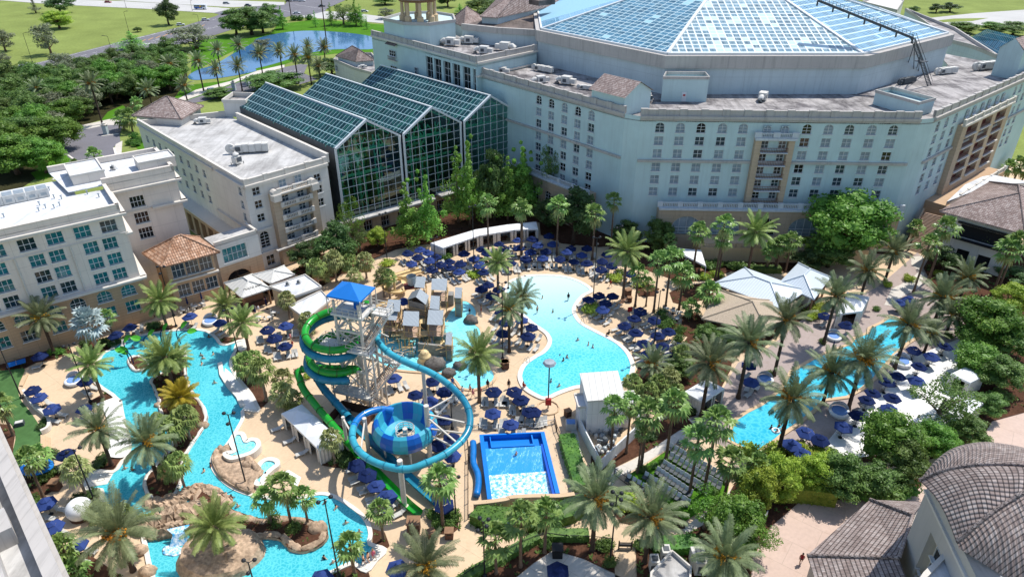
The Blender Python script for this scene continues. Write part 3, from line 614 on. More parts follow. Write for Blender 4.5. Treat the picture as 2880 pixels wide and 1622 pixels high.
def window(root, w, x, z, ww, hh, pane, nx=2, ny=2, arch=False, wallm='blue_wall', framem='frame_white', rec=.2):
 me, g, panes = window_mesh(ww, hh, nx, ny, arch, wallm, framem)
 if pane not in panes: panes[pane] = g.mesh('pane', pane)
 o = bpy.data.objects.new('window', me); COL.objects.link(o); o.parent = root; o.location = w.at(x, z, -rec); o.rotation_euler = (0,0, w.rz)
 q = bpy.data.objects.new('pane', panes[pane]); COL.objects.link(q); q.parent = o
 return o
WR = random.Random(5)
def pane_pick(): return WR.choice(['curtain_pane','curtain_pane','curtain_pane','mid_pane','dark_pane','mid_pane'])
def cornice(mb, w, x0, x1, z, h=.5, o=.4, back=.3):
 a, b = w.at(x0, z, (o-back)/2), w.at(x1, z, (o-back)/2); mb.bar(a, b, o+back, h)
def parapet(mb, w, x0, x1, z, h=1.2, t=.35, gap=4.3, pier=1.5, ph=.25):
 mb.bar(w.at(x0, z+h/2,-t/2), w.at(x1, z+h/2,-t/2), t, h)
 mb.bar(w.at(x0, z+h+.04,-t/2), w.at(x1, z+h+.04,-t/2), t+.18,.14)
 if gap:
  n = max(1, round((x1-x0)/gap))
  for i in range(n+1):
   x = x0+(x1-x0)*i/n; x = min(max(x, x0+pier/2), x1-pier/2); c = w.at(x, z+(h+ph)/2+.003,-t/2+.01); mb.box(c, (pier, t+.3, h+ph), w.rz)
def balustrade(mb, w, x0, x1, z, h=1., t=.3, step=2.6, pier=.7):
 """piers, rails and turned balusters"""
 n = max(1, round((x1-x0)/step))
 for i in range(n+1):
  x = x0+(x1-x0)*i/n; mb.box(w.at(x, z+h/2+.06),(pier, t+.2, h+.12), w.rz)
 mb.bar(w.at(x0, z+h-.08), w.at(x1, z+h-.08), t, .16); mb.bar(w.at(x0, z+.08), w.at(x1, z+.08), t, .16)
 m = int((x1-x0)/.36)
 for i in range(m): mb.box(w.at(x0+(i+.5)*(x1-x0)/m, z+h/2),(.16,.14, h-.3), w.rz)
def hip(mb, c, ze, zr, over=.6, inset=None, soffit=None):
 """hip roof on 4 corners (in order); ridge along the longer side"""
 c = [V2(q) for q in c]; ctr = sum(c, Vector())/4
 if area([(q.x, q.y) for q in c]) < 0: c = c[::-1]
 if (c[1]-c[0]).length < (c[2]-c[1]).length: c = c[1:]+c[:1]
 L, Wd = (c[1]-c[0]).length, (c[2]-c[1]).length
 c = [q+(q-ctr).normalized()*over*1.3 for q in c]
 ins = (Wd/2 if inset is None else inset)
 d = (c[1]-c[0]).normalized(); m0, m1 = (c[0]+c[3])/2,(c[1]+c[2])/2
 k = min(ins+over, (m1-m0).length/2-.01); r0, r1 = m0+d*k, m1-d*k
 e = [Vector((q.x, q.y, ze)) for q in c]; r0 = Vector((r0.x, r0.y, zr)); r1 = Vector((r1.x, r1.y, zr))
 mb.quad(e[0], e[1], r1, r0); mb.quad(e[2], e[3], r0, r1); mb.quad(e[1], e[2], r1); mb.quad(e[3], e[0], r0)
 lo = [q-Vector((0,0,.25)) for q in e]
 for i in range(4): mb.quad(lo[i], lo[(i+1) % 4], e[(i+1) % 4], e[i])
 mb.quad(*lo[::-1])
 for a, b in ((e[0], r0),(e[3], r0),(e[1], r1),(e[2], r1),(r0, r1)): mb.tube([a+Vector((0,0,.04)), b+Vector((0,0,.04))],.16,6)
def slab(mb, poly, z, t=.25): mb.prism(poly, z-t, z)
def rect(w, x0, x1, o0, o1):
 return [w.at(x0,0, o0), w.at(x1,0, o0), w.at(x1,0, o1), w.at(x0,0, o1)]
# 1. hotel wings round the glazed atrium
A1_, B1_ = Vector((-8.1,181.9,0)), Vector((23.7,145.1,0)); A2_, B2_ = Vector((26.7,143.3,0)), Vector((83.7,141.0,0)); A3_, B3_ = Vector((87.0,141.9,0)), Vector((139.5,186.8,0))
F1, F2, F3 = Wall(A1_, B1_), Wall(A2_, B2_), Wall(A3_, B3_)
DR = [Vector((7.1,197.8,0)), Vector((35.3,164.7,0)), Vector((80.9,164.7,0)), Vector((115.2,191.5,0)), Vector((117,236,0)), Vector((83.5,273,0)), Vector((39.7,273,0)), Vector((7.3,243,0))]
ROWS = [25.6,22.9,20.1,17.1,14.3,11.5]
def wing(name, label, wall, cols, body, rows, ww=1.9, wh=1.85, x0=0., skip=None):
 root = thing(name, label, 'hotel',(0,0,0)); mb = MB(); holes = []; wins = []
 for c in cols:
  for i, z in enumerate(rows):
   h = 2.1 if i == 0 else wh
   holes.append((c-ww/2, c+ww/2, z, z+h)); wins.append((c, z, h, i == 0))
 holed(mb, wall, x0, wall.L, 0., 29., holes)
 for c, z, h, arch in wins: window(root, wall, c, z, ww, h, pane_pick(), arch=arch)
 mb.build('wall','blue_wall', root)
 t = MB(); cornice(t, wall, x0, wall.L, 28.9,.6,.55); cornice(t, wall, x0, wall.L, 28.35,.3,.3); cornice(t, wall, x0+.2, wall.L-.2,19.45,.55,.45,.05); t.build('cornice','parapet', root)
 p = MB(); parapet(p, wall, x0, wall.L, 29.2,1.15); p.build('parapet','parapet', root)
 r = MB(); r.prism(body, 27.9,28.1, True, True); r.build('roof','grey_roof', root)
 return root
w1 = wing('hotel_wing','pale blue shaded hotel wing between the glass gables and the balcony-bay wing', F1,[22.1,26.4,30.8,35., 39.2],[F1.A-F1.d*2, F1.B, F2.A, DR[1], DR[0], Vector((-2,196,0))], ROWS+[8.7])
m = MB(); m.quad(F1.at(F1.L, 0), F2.at(0,0), F2.at(0,29), F1.at(F1.L, 29)); m.build('wall','blue_wall', w1)
base = MB(); bw = F1.shift(3.2); ar = [(c-1., c+1., 3.2,6.6) for c in (20.6,25., 29.3,33.5,37.6)]
holed(base, bw, 14., 42., 0., 9.3, ar, .3); base.quad(bw.at(42,0), F1.at(42,0), F1.at(42,9.3), bw.at(42,9.3)); base.quad(*[bw.at(14,9.3), bw.at(42,9.3), F1.at(42,9.3), F1.at(14,9.3)]); base.build('base','tan_wall', w1)
for a in ar: window(w1, bw, (a[0]+a[1])/2, a[2],2., 3.4,'dark_pane',2,3, True, 'tan_wall', rec=.28)
t = MB(); cornice(t, bw, 14,42.2,9.4,.4,.4); balustrade(t, bw.shift(-.3),14,42,9.6,1.1,.3,4.5,1.); t.build('balustrade','blue_trim', w1)
cols2 = [4.25,8.5,12.8,17.2,21.5,34.6,39., 43.3,47.8,52.2]
w2 = wing('hotel','pale blue hotel front facing the pools with a tan balcony bay in its middle', F2, cols2,[F2.A, F2.B, F3.A, DR[2], DR[1]], ROWS)
m = MB(); m.quad(F2.at(F2.L, 0), F3.at(0,0), F3.at(0,29), F2.at(F2.L, 29)); m.build('wall','blue_wall', w2)
bay = F2.shift(1.2); b_ = MB(); hb = [(25.4,31., 10.6+i*2.83+.1,10.6+(i+1)*2.83-.35) for i in range(5)]
holed(b_, bay, 24.1,32.3,10.3,25., hb, 1.1); b_.quad(bay.at(24.1,10.3), F2.at(24.1,10.3), F2.at(24.1,25), bay.at(24.1,25)); b_.quad(bay.at(32.3,10.3), F2.at(32.3,10.3), F2.at(32.3,25), bay.at(32.3,25)); b_.quad(bay.at(24.1,25), bay.at(32.3,25), F2.at(32.3,25), F2.at(24.1,25)); b_.build('bay','tan_wall', w2)
for i in range(5):
 z = hb[i][2]; q = MB(); q.quad(bay.at(25.4, z, -1.09), bay.at(31, z, -1.09), bay.at(31, z+2.4,-1.09), bay.at(25.4, z+2.4,-1.09)); q.build('balcony_wall','blue_wall', w2)
 for x in (26.4,30.): window(w2, bay, x, z+.55,1.5,1.6, WR.choice(['dark_pane','mid_pane']),2,2, False, rec=1.)
 r = MB(); r.bar(bay.at(25.4, z-.06,.25), bay.at(31, z-.06,.25),.8,.16); r.mi = 1
 for k in range(17): r.box(bay.at(25.45+k*.345, z+.5,.45),(.05,.05,1.), bay.rz)
 r.bar(bay.at(25.4, z+1., .45), bay.at(31, z+1., .45),.07); r.build('balcony',['blue_trim','maroon_wall'], w2)
t = MB(); cornice(t, bay, 23.9,32.5,24.9,.5,.6); balustrade(t, bay.shift(.1),24.4,32., 25.2,1., .3,3.8,1.4); t.build('balustrade','blue_trim', w2)
for x in (26.4,30.): window(w2, F2, x, 25.7,1.6,1.7,'curtain_pane',2,2, True, rec=-.2)
bw = F2.shift(3.); base = MB(); arcs = [(8.6,15.),(17.2,23.4),(25.2,31.2),(34., 40.5),(43., 49.),(50.5,55.5)]
hh = [(a, b, 3.6,7.9) for a, b in arcs]; holed(base, bw, 5.5,57.2,0., 9.6, hh, .4); base.quad(bw.at(5.5,0), F2.at(5.5,0), F2.at(5.5,9.6), bw.at(5.5,9.6)); base.quad(bw.at(57.2,0), F2.at(57.2,0), F2.at(57.2,9.6), bw.at(57.2,9.6))
base.quad(bw.at(5.5,9.6), bw.at(57.2,9.6), F2.at(57.2,9.6), F2.at(5.5,9.6)); base.build('base','tan_wall', w2)
for i, (a, b, c, d) in enumerate(hh): window(w2, bw, (a+b)/2, c, b-a, d-c, 'curtain_pane' if i in (0,1,3) else 'dark_pane',4,2, True, 'tan_wall', rec=.38)
t = MB(); cornice(t, bw, 5.4,57.3,9.7,.45,.45); balustrade(t, bw.shift(-.3),5.6,57.1,9.95,1.15,.3,4.4,1.1); t.build('balustrade','blue_trim', w2)
tb = F2.shift(9.); lo = MB(); lo.prism([tb.at(14,0), tb.at(50,0), bw.at(50,0), bw.at(14,0)],0., 3.4); lo.build('terrace','sand_wall', w2); t = MB(); balustrade(t, tb.shift(-.3),14., 50., 3.4,1., .3,4., .9); t.build('balustrade','tan_wall', w2)
w3 = wing('hotel_wing','pale blue hotel wing at right with a brown loggia of shadowed balconies', F3,[3.4,7.9,12.7,49.5,53.5,57.5],[F3.A, F3.B, F3.B+Vector((-14,26,0)), DR[3]+Vector((4,4,0)), DR[3], DR[2]], ROWS)
lg = F3.shift(1.2); b_ = MB(); hb = [(x, x+6.6,10.2+i*2.83,12.4+i*2.83) for x in (18.6,27.4,36.6) for i in range(5)]
holed(b_, lg, 15.6,46.4,0., 24.6, hb, 1.15); b_.quad(lg.at(15.6,0), F3.at(15.6,0), F3.at(15.6,24.6), lg.at(15.6,24.6)); b_.quad(lg.at(15.6,24.6), lg.at(46.4,24.6), F3.at(46.4,24.6), F3.at(15.6,24.6)); b_.build('loggia','tan_wall', w3)
for h in hb:
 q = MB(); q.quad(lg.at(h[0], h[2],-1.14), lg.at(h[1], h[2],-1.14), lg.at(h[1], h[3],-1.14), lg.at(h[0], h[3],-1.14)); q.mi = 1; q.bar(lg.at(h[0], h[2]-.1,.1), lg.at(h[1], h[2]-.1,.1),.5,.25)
 q.mi = 0
 for k in range(10): q.box(lg.at(h[0]+.3+k*.66, h[2]+.45,-.1),(.05,.05,.9), lg.rz)
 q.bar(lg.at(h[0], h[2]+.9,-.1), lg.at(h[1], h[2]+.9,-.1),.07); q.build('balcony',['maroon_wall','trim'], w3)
t = MB(); cornice(t, lg, 15.4,46.6,24.6,.4,.5); balustrade(t, lg.shift(.1),15.8,46.2,24.85,1.05,.3,5., 1.2); t.build('balustrade','trim', w3)
for x in (19,23,28,32,37,41): window(w3, F3, x, 25.7,1.6,1.7,'curtain_pane',2,2, False, rec=-.2)
bw = F3.shift(5.); base = MB(); base.prism([bw.at(10,0), bw.at(45,0), F3.at(45,0), F3.at(10,0)],0., 8.2); base.build('base','orange_tan_wall', w3); t = MB(); balustrade(t, bw.shift(-.3),17,45,8.2,1.1,.3,4.5,1.); t.build('balustrade','trim', w3)
for x in (19,24,29): window(w3, bw, x, 3.2,2.2,3.2,'mid_pane',2,3, True, 'orange_tan_wall', rec=-.24)
sr = MB(); sr.quad(bw.at(9.4,8., 4.2), bw.at(16.5,8., 4.2), bw.at(16.5,9.2,0), bw.at(9.4,9.2,0)); sr.build('porch_roof','brown_roof', w3)
pb = MB(); pb.prism([bw.at(10,0,3.8), bw.at(16,0,3.8), bw.at(16,0,0), bw.at(10,0,0)],0,7.9); pb.build('porch','orange_tan_wall', w3)
for x in (11.7,14.3): window(w3, bw.shift(3.8), x, 3.6,1.7,2.9,'mid_pane',2,3, True, 'orange_tan_wall', rec=-.24)
at = thing('atrium','glass domed atrium rising behind the hotel wings on a blank pale drum','atrium',(0,0,0))
APEX = Vector((61.7,214,51.9)); n = 8; d_ = MB(); g_ = MB()
mid = sum(DR, Vector())/8
for i in range(n):
 a, b = DR[i], DR[(i+1) % n]; d_.quad((a.x, a.y, 0),(b.x, b.y, 0),(b.x, b.y, 35.2),(a.x, a.y, 35.2))
 a2, b2 = a+(a-mid).normalized()*.7, b+(b-mid).normalized()*.7
 g_.prism([a2, b2, b-(b-mid).normalized()*.6, a-(a-mid).normalized()*.6],34.1,36.9)
d_.build('drum','drum_wall', at); g_.build('gutter_band','parapet', at)
DG = [q-(q-mid).normalized()*.9 for q in DR]; bars = MB()
for i, mt in enumerate(['dome_side','dome_front','dome_right','dome_right','dome_far','dome_far','dome_side','dome_far']):
 a, b = DG[i], DG[(i+1) % n]; q = MB(); q.quad((a.x, a.y, 37.1),(b.x, b.y, 37.1), APEX); q.build('glass_roof', mt, at)
 bars.bar((a.x, a.y, 37.2), APEX+Vector((0,0,.05)),.8,.4); bars.bar((a.x, a.y, 37.1),(b.x, b.y, 37.1),.5,.5)
bars.build('hip_rib','frame_white', at)
lw = thing('conference_wing','pale walled wing with a brown standing roof left of the glass dome','hotel',(0,0,0))
z = 35.6; poly = [Q('A3',325,262, z), Q('A3',0,243, z), Q('A2',1740,212, z), Q('A2',2322,95, z), Q('A3',365,75, z)]
m = MB(); m.prism(poly, 20, z-.05); m.build('wall','drum_wall', lw); m = MB(); m.quad(*[p+Vector((0,0,.1+(1.6 if i > 2 else 0))) for i, p in enumerate(poly)]); m.build('roof','brown_roof', lw)
m = MB(); m.bar(poly[2]-Vector((0,0,.2)), poly[1]-Vector((0,0,.2)),1., 1.6); m.bar(poly[1]-Vector((0,0,.2)), poly[0]-Vector((0,0,.2)),1., 1.6); m.build('parapet','parapet', lw)
# 2. window block with the bell tower behind the glasshouse
TB = Wall((-41.9,217.9),(-8.9,180.)); TR = Wall((-8.9,180.),(6.7,195.6))
tb = thing('hotel_block','pale hotel block with a row of tall gridded windows under the open bell tower','hotel',(0,0,0))
m = MB(); hs = [(x, x+3.2,15.5,30.3) for x in (27.8,31.7,35.9,40., 44.4)]+[(48.6,49.9,15.5,30.3)]; holed(m, TB, 0, TB.L, 0,32., hs, .5); holed(m, TR, 0, TR.L, 0,32.); m.quad(TB.at(0,0), TB.at(0,31.5), TB.at(0,31.5,-22), TB.at(0,0,-22)); m.build('wall','blue_wall', tb)
for h in hs: window(tb, TB, (h[0]+h[1])/2, h[2], h[1]-h[0],14.8,'dark_pane',2,8, False, rec=.45)
for z in (24.5,20., 15.5): window(tb, TB, 23., z, 1.5,2., 'mid_pane',2,2, False, rec=-.24)
t = MB(); cornice(t, TB, 0, TB.L, 31.9,.5,.5); cornice(t, TR, 0, TR.L, 31.9,.5,.5); cornice(t, TR, 0, TR.L, 28.6,.4,.4); t.build('cornice','trim', tb)
p = MB(); parapet(p, TB, 0, TB.L, 32.1,1.3,.4,3.2,.7,.0); parapet(p, TR, 0, TR.L, 32.1,1.3,.4,9); p.build('parapet','parapet', tb)
r = MB(); r.prism([TB.A, TB.B, TR.B, TR.B+Vector((-10,12,0)), TB.A+Vector((16,14,0))],31., 31.25); r.build('roof','grey_roof', tb)
r = MB(); sw = TB.shift(.1); r.quad(sw.at(8.6,30.9,.9), sw.at(14., 30.9,.9), sw.at(14., 33.1,-2.5), sw.at(8.6,33.1,-2.5)); r.build('tiled_canopy','brown_roof', tb)
for z in (26.6,22.2):
 q = MB(); q.box(TB.at(11.2, z, .3),(4.2,.9,.2), TB.rz); q.mi = 1
 for k in range(12): q.box(TB.at(9.3+k*.35, z+.5,.7),(.05,.05,1.), TB.rz)
 q.bar(TB.at(9.1, z+1., .7), TB.at(13.3, z+1., .7),.08); q.build('balcony',['trim','maroon_wall'], tb); window(tb, TB, 11.2, z+1.1,3.2,1.6,'dark_pane',3,2, False, rec=-.24)
tw = thing('bell_tower','open cupola with tan columns and a tiled roof on the pale hotel block','tower',(-24.5,213.5,31.2))
z0 = 37.; oct_ = [V2(q) for q in ((-37.2,213.4),(-30.2,205.6),(-23., 204.6),(-16.2,210.2),(-17.5,220),(-24,226),(-33,224))]
off = Vector((24.5,-213.5,-31.2)); lp = [q+Vector((24.5,-213.5,0)) for q in oct_]
m = MB(); m.prism(lp, 0., z0-31.2); m.build('base','blue_wall', tw); m = MB(); rim(m, lp, .5, z0-31.3, z0-30.5); m.build('parapet','parapet', tw)
c0 = Q('A2',1390,178, z0)+off; c0.z = z0-31.2
m = MB()
for k in range(8):
 an = 2*PI*k/8+.2; x, y = c0.x+4.6*math.cos(an), c0.y+4.6*math.sin(an)
 col = MB(); col.lathe((x, y, c0.z),[(.0,0),(.95,0),(.95,1.8),(.75,1.9),(.5,2.2),(.46,5.6),(.62,5.8),(.75,6.),(0,6.02)],10); col.build('column','sand_wall', tw)
m = MB(); m.lathe((c0.x, c0.y, c0.z),[(4.1,5.6),(5.4,5.6),(5.4,6.5),(4.1,6.5)],8,.2); m.build('beam','wood', tw)
m = MB(); m.lathe((c0.x, c0.y, c0.z),[(6.6,6.35),(6.7,6.6),(3.4,8.4),(0,10.2)],8,.2); m.build('roof','brown_tile', tw)
def tiled_pavilion(label, c, zw, zr, wm='drum_wall', rm='brown_tile'):
 t = thing('tiled_pavilion', label, 'building',(0,0,0)); m = MB(); m.prism(c, 0, zw); m.build('wall', wm, t); m = MB(); hip(m, c, zw, zr, .8); m.build('roof', rm, t); return t
z = 11.5; tiled_pavilion('low pavilion with a rose tiled pyramid roof beside the drive',[Q('A2',725,455, z), Q('A2',870,495, z), Q('A2',1015,485, z), Q('A2',900,430, z)],11.3,15.2)
z = 9.; m = MB(); lb = thing('annex','low flat-roofed annex in front of the rose tiled pavilion','building',(0,0,0)); pl = [Q('A2',695,500, z), Q('A2',860,570, z), Q('A2',1000,610, z), Q('A2',1100,560, z), Q('A2',1000,450, z), Q('A2',760,450, z)]; m.prism(pl, 0, z); m.mi = 1; m.build('wall',['white_wall'], lb); m = MB(); rim(m, pl, .4, z, z+1.); m.build('parapet','parapet', lb); m = MB(); m.prism(pl, z+.02, z+.1); m.build('roof','grey_roof', lb)
window(lb, Wall(pl[0], pl[1]),2.2,5.6,1.6,2.2,'mid_pane',2,2, False, 'white_wall', rec=-.24)
z = 34; tiled_pavilion('tiled roof with a small dormer peeping out behind the bell tower',[Q('A2',1660,170, z), Q('A2',1760,215, z), Q('A2',1920,165, z), Q('A2',1780,130, z)],34,38)
z = 38; t = tiled_pavilion('wide pink-brown tiled hip roof beyond the brown shed roof',[Q('A2',1900,130, z), Q('A3',0,140, z), Q('A3',540,25, z), Q('A3',150,-60, z)],38,44)
m = MB(); c = Q('A3',360,15,41.); m.box((c.x, c.y, c.z),(6., 5., 1.4),.6); m.build('dormer','brown_roof', t)
# 3. gabled glasshouse (three bays)
E0 = Vector((-38.6,145.1,0)); e1 = Vector((39.8,30.6,0)).normalized(); e2 = Vector((-32.1,33.5,0)).normalized(); BW, DEP = 16.75,46.4
for k, nm in enumerate(('left bay','middle bay','right bay')):
 gh = thing('glasshouse','steep green-glass gabled hall, '+nm+' of the three-gabled glasshouse','glasshouse',(0,0,0),0,'glass gables of the conservatory')
 a = E0+e1*(BW*k+.55); b = E0+e1*(BW*(k+1)-.55); zb, ze, zr = 4.6,21.3,26.2; c = (a+b)/2
 def up(q, z): return Vector((q.x, q.y, z))
 bk = e2*DEP
 for s_, (p, q) in enumerate(((a, c),(c, b))):
  r = MB(); ov = e2*-.35
  if s_ == 0: r.quad(up(a+ov, ze), up(c+ov, zr), up(c+bk, zr), up(a+bk, ze))
  else: r.quad(up(c+ov, zr), up(b+ov, ze), up(b+bk, ze), up(c+bk, zr))
  r.build('glass_roof','hall_roof', gh)
 m = MB(); m.quad(up(a, 0), up(a, ze), up(a+bk, ze), up(a+bk, 0)); m.quad(up(b, 0), up(b+bk, 0), up(b+bk, ze), up(b, ze)); m.quad(up(a+bk, 0), up(a+bk, ze), up(c+bk, zr), up(b+bk, ze), up(b+bk, 0)); m.build('side_wall','unit_dark', gh)
 m = MB(); m.quad(up(a, zb), up(b, zb), up(b, ze), up(c, zr), up(a, ze)); m.build('front_glass','hall_front', gh)
 fr = MB(); fo = e2*-.12
 for p, q in ((up(a, zb), up(a, ze)),(up(b, zb), up(b, ze)),(up(a, ze), up(c, zr)),(up(c, zr), up(b, ze))): fr.bar(p+fo, q+fo, .6,.45)
 fr.bar(up(c, zr+.1)-e2*.3, up(c, zr+.1)+bk, .35,.25); fr.build('frame','frame_white', gh)
 mu = MB(); W_ = (b-a).length
 for j in range(1,8):
  q = a.lerp(b, j/8); h = ze+(zr-ze)*(1-abs(2*j/8-1)); mu.bar(up(q, zb)+fo, up(q, h)+fo, .07,.1)
 for j in range(0,10):
  z = zb+(ze-zb)*j/9; mu.bar(up(a, z)+fo, up(b, z)+fo, .1,.07)
 mu.bar(up(a.lerp(b, .25),23.7)+fo, up(a.lerp(b, .75),23.7)+fo, .16,.11)
 mu.build('glazing_bars','frame_white', gh)
 tr = MB()
 for x in (.22,.5,.78):
  for dd in (4., 15., 28.):
   p = a.lerp(b, x)+e2*dd
   for ox in (-.7,.7): tr.bar(up(p+e1*ox, 0), up(p+e1*ox, ze),.28)
   for i in range(9): s2 = 1 if i % 2 else -1; tr.bar(up(p-e1*.7*s2, i*2.3), up(p+e1*.7*s2,(i+1)*2.3),.16)
 for dd in (4., 15., 28.):
  for z in (13., 18.4): tr.bar(up(a+e2*dd, z), up(b+e2*dd, z),.35,.5)
  for i in range(10): p, q = a.lerp(b, i/10), a.lerp(b, (i+1)/10); tr.bar(up(p+e2*dd, 18.4 if i % 2 else 21.), up(q+e2*dd, 21. if i % 2 else 18.4),.2)
  tr.bar(up(a+e2*dd, 21.), up(c+e2*dd, 25.6),.3); tr.bar(up(c+e2*dd, 25.6), up(b+e2*dd, 21.),.3)
 tr.build('truss', M.get('truss') or mat('truss','#7fd0b0',.5,.1,1.), gh)
 fl = MB(); fl.quad(up(a+e2,.3), up(b+e2,.3), up(b+bk, .3), up(a+bk, .3)); fl.build('floor','mulch', gh)
 if k < 2:
  q = E0+e1*(BW*(k+1)); gp = MB(); gp.bar(up(q, zb)+e2*.3, up(q, ze-.4)+e2*.3,1.0,.3); gp.build('valley_post','unit_dark', gh)
CW = Wall(E0-e1*1., E0+e1*(BW*3+.5)).shift(.4); cw = thing('colonnade','low tan colonnade under a white ledge along the foot of the glasshouse','building',(0,0,0))
m = MB(); holed(m, CW, 0, CW.L, 0,4.4,[(x, x+2.2,.4,3.) for x in (6., 10.5,15., 21., 26., 33., 39., 45.)],.5); m.build('wall','tan_wall', cw)
for x in (6., 10.5,15., 21., 26., 33., 39., 45.): window(cw, CW, x+1.1,.4,2.2,2.6,'dark_pane',3,2, False, 'tan_wall', rec=.45)
m = MB(); m.bar(CW.at(-.5,4.6,.8), CW.at(24.5,4.6,.8),2.6,.4); m.bar(CW.at(26., 4.9,.9), CW.at(34., 4.9,.9),2.8,.4); m.bar(CW.at(35., 4.5,.8), CW.at(48., 4.5,.8),2.4,.4); m.build('ledge','white_roof', cw)
# 4. white-roofed block left of the glasshouse
HL = Wall((-93.3,171.1),(-52.8,129.1)); HR = Wall((-52.8,129.1),(-39.6,142.7)); hb_ = thing('hotel_block','cream hotel block with a dirty white flat roof left of the glasshouse','hotel',(0,0,0))
m = MB(); colsL = [4.6,8.9,12.9,17., 21.1,25.5,29.8,34.1,38.2]; rw = [15.6,12.5,9.6]; hs = [(c-.75, c+.75, z, z+1.6) for c in colsL for z in rw]+[(c-.7, c+.7, z, z+1.6) for c in (55.8,) for z in (16.6,13.7,11.)]
holed(m, HL, 0, HL.L, 0,19.2, hs); hr = [(1.5,3.1, z, z+1.6) for z in (16.6,13.8,10.9)]+[(1.2,3.2,5., 8.6),(1.7,3.5,.8,3.)]+[(15.4,17., z, z+1.7) for z in (15.6,13., 10.)]
holed(m, HR, 0, HR.L, 0,19.2, hr); m.build('wall','white_wall', hb_)
for c in hs: window(hb_, HL, (c[0]+c[1])/2, c[2], c[1]-c[0], c[3]-c[2],'mid_pane',2,2, False, 'white_wall')
for i, c in enumerate(hr): window(hb_, HR, (c[0]+c[1])/2, c[2], c[1]-c[0], c[3]-c[2],'dark_pane',2 if i < 3 else 2,4 if i == 3 else 2, i == 3,'white_wall')
back = [HL.A, HL.B, HR.B, E0+e2*.4-e1*1.4, E0+e2*46-e1*1.4, HL.A+Vector((20,9,0))]
r = MB(); r.prism(back, 18.4,18.65); r.build('roof','white_roof', hb_)
t = MB(); cornice(t, HL, 0,44., 18.9,.6,.4); cornice(t, HL, 46., HL.L, 19.1,.6,.6); cornice(t, HR, 0, HR.L, 18.9,.6,.5); cornice(t, HL, 42., HL.L, 9.2,.4,.6); cornice(t, HR, 0,4., 9.2,.4,.6); cornice(t, HR, 0, HR.L, 4., .35,.4); t.build('cornice','trim', hb_)
p = MB(); parapet(p, HL, 0, HL.L, 19.15,1.1,.4,0); parapet(p, HR, 0, HR.L, 19.15,1.1,.4,5., .9); e_ = Wall(E0-e1*1.6+e2*44, E0-e1*1.6); parapet(p, e_, 0, e_.L, 18.6,1.9,.5,0); b2 = Wall(HL.A+Vector((20,9,0)), HL.A); parapet(p, b2,0, b2.L, 18.6,1.3,.4,0); p.build('parapet','trim', hb_)
al = HL.shift(2.4); m = MB(); ho = [(x, x+2.6,.2,4.8) for x in [20.+i*3.9 for i in range(9)]]; holed(m, al, 16,57,0,6.2, ho, 1.2); m.quad(al.at(57,0), HL.at(57,0), HL.at(57,6.2), al.at(57,6.2)); m.build('arcade','orange_tan_wall', hb_); m = MB(); m.quad(al.at(15.6,6.3,.3), al.at(57.4,6.3,.3), HL.at(57.4,6.7), HL.at(15.6,6.7)); m.bar(al.at(15.6,6.2,.2), al.at(57.4,6.2,.2),.4,.3); m.build('ledge','trim', hb_)
by = HR.shift(1.6); m = MB(); ho = [(6.3,13.2,4.7+i*2.85,7.+i*2.85) for i in range(4)]; holed(m, by, 4.6,14.8,0., 16.2, ho, 1.5); m.quad(by.at(4.6,0), HR.at(4.6,0), HR.at(4.6,16.2), by.at(4.6,16.2)); m.quad(by.at(14.8,0), HR.at(14.8,0), HR.at(14.8,16.2), by.at(14.8,16.2)); m.quad(by.at(4.6,16.2), by.at(14.8,16.2), HR.at(14.8,16.2), HR.at(4.6,16.2)); m.build('bay','tan_wall', hb_)
for i in range(4):
 z = 4.7+i*2.85; t = MB(); balustrade(t, by.shift(.15),6.4,13.1, z, .95,.22,3.4,.7); t.build('balustrade','trim', hb_); q = MB(); q.quad(by.at(6.3, z, -1.49), by.at(13.2, z, -1.49), by.at(13.2, z+2.3,-1.49), by.at(6.3, z+2.3,-1.49)); q.build('balcony_wall','white_wall', hb_)
 for x in (8., 11.6): window(hb_, by, x, z+.4,1.6,1.6,'mid_pane',2,2, False, 'white_wall', rec=1.4)
for x in (8., 11.6): window(hb_, HR, x, 16.9,1.6,1.6,'curtain_pane',2,2, False, 'white_wall', rec=-.2)
t = MB(); balustrade(t, by.shift(.1),6.2,13.2,16.3,.95,.25,3.4,.8)
t.bar(by.at(3.4,4.35,.15), by.at(15.4,4.35,.15),.9,.3); t.bar(by.at(4.3,16.25,.2), by.at(15., 16.25,.2),.8,.3)
for x in (5.4,14.2): t.tube([by.at(x, 16.4,-1.), by.at(x, 16.4,.4)],.85,10); t.box(by.at(x, 15.6,0),(1.7,1.6,1.4), by.rz)
t.build('balustrade','trim', hb_)
st = thing('roof_box','tall cream open-topped roof box beside the end of the glasshouse roof','roof structure',(0,0,0)); z = 23.; pl = [Q('A1',1815,815, z), Q('A1',2000,820, z), Q('A1',2070,762, z), Q('A1',1900,755, z)]; m = MB(); m.prism(pl, 18.6, z-.6, False); m.build('wall','white_wall', st); m = MB(); rim(m, pl, .5, z-.7, z+.1); m.build('parapet','trim', st); m = MB(); m.prism([p+(sum(pl, Vector())/4-p)*.05 for p in pl], z-2., z-1.2); m.build('roof','grey_roof', st)
z = 20.6; t = tiled_pavilion('tiled hip roof penthouse at the back corner of the white flat roof',[Q('A1',1110,940, z), Q('A1',1470,965, z), Q('A1',1630,870, z), Q('A1',1340,850, z)], z, 24.2,'white_wall')
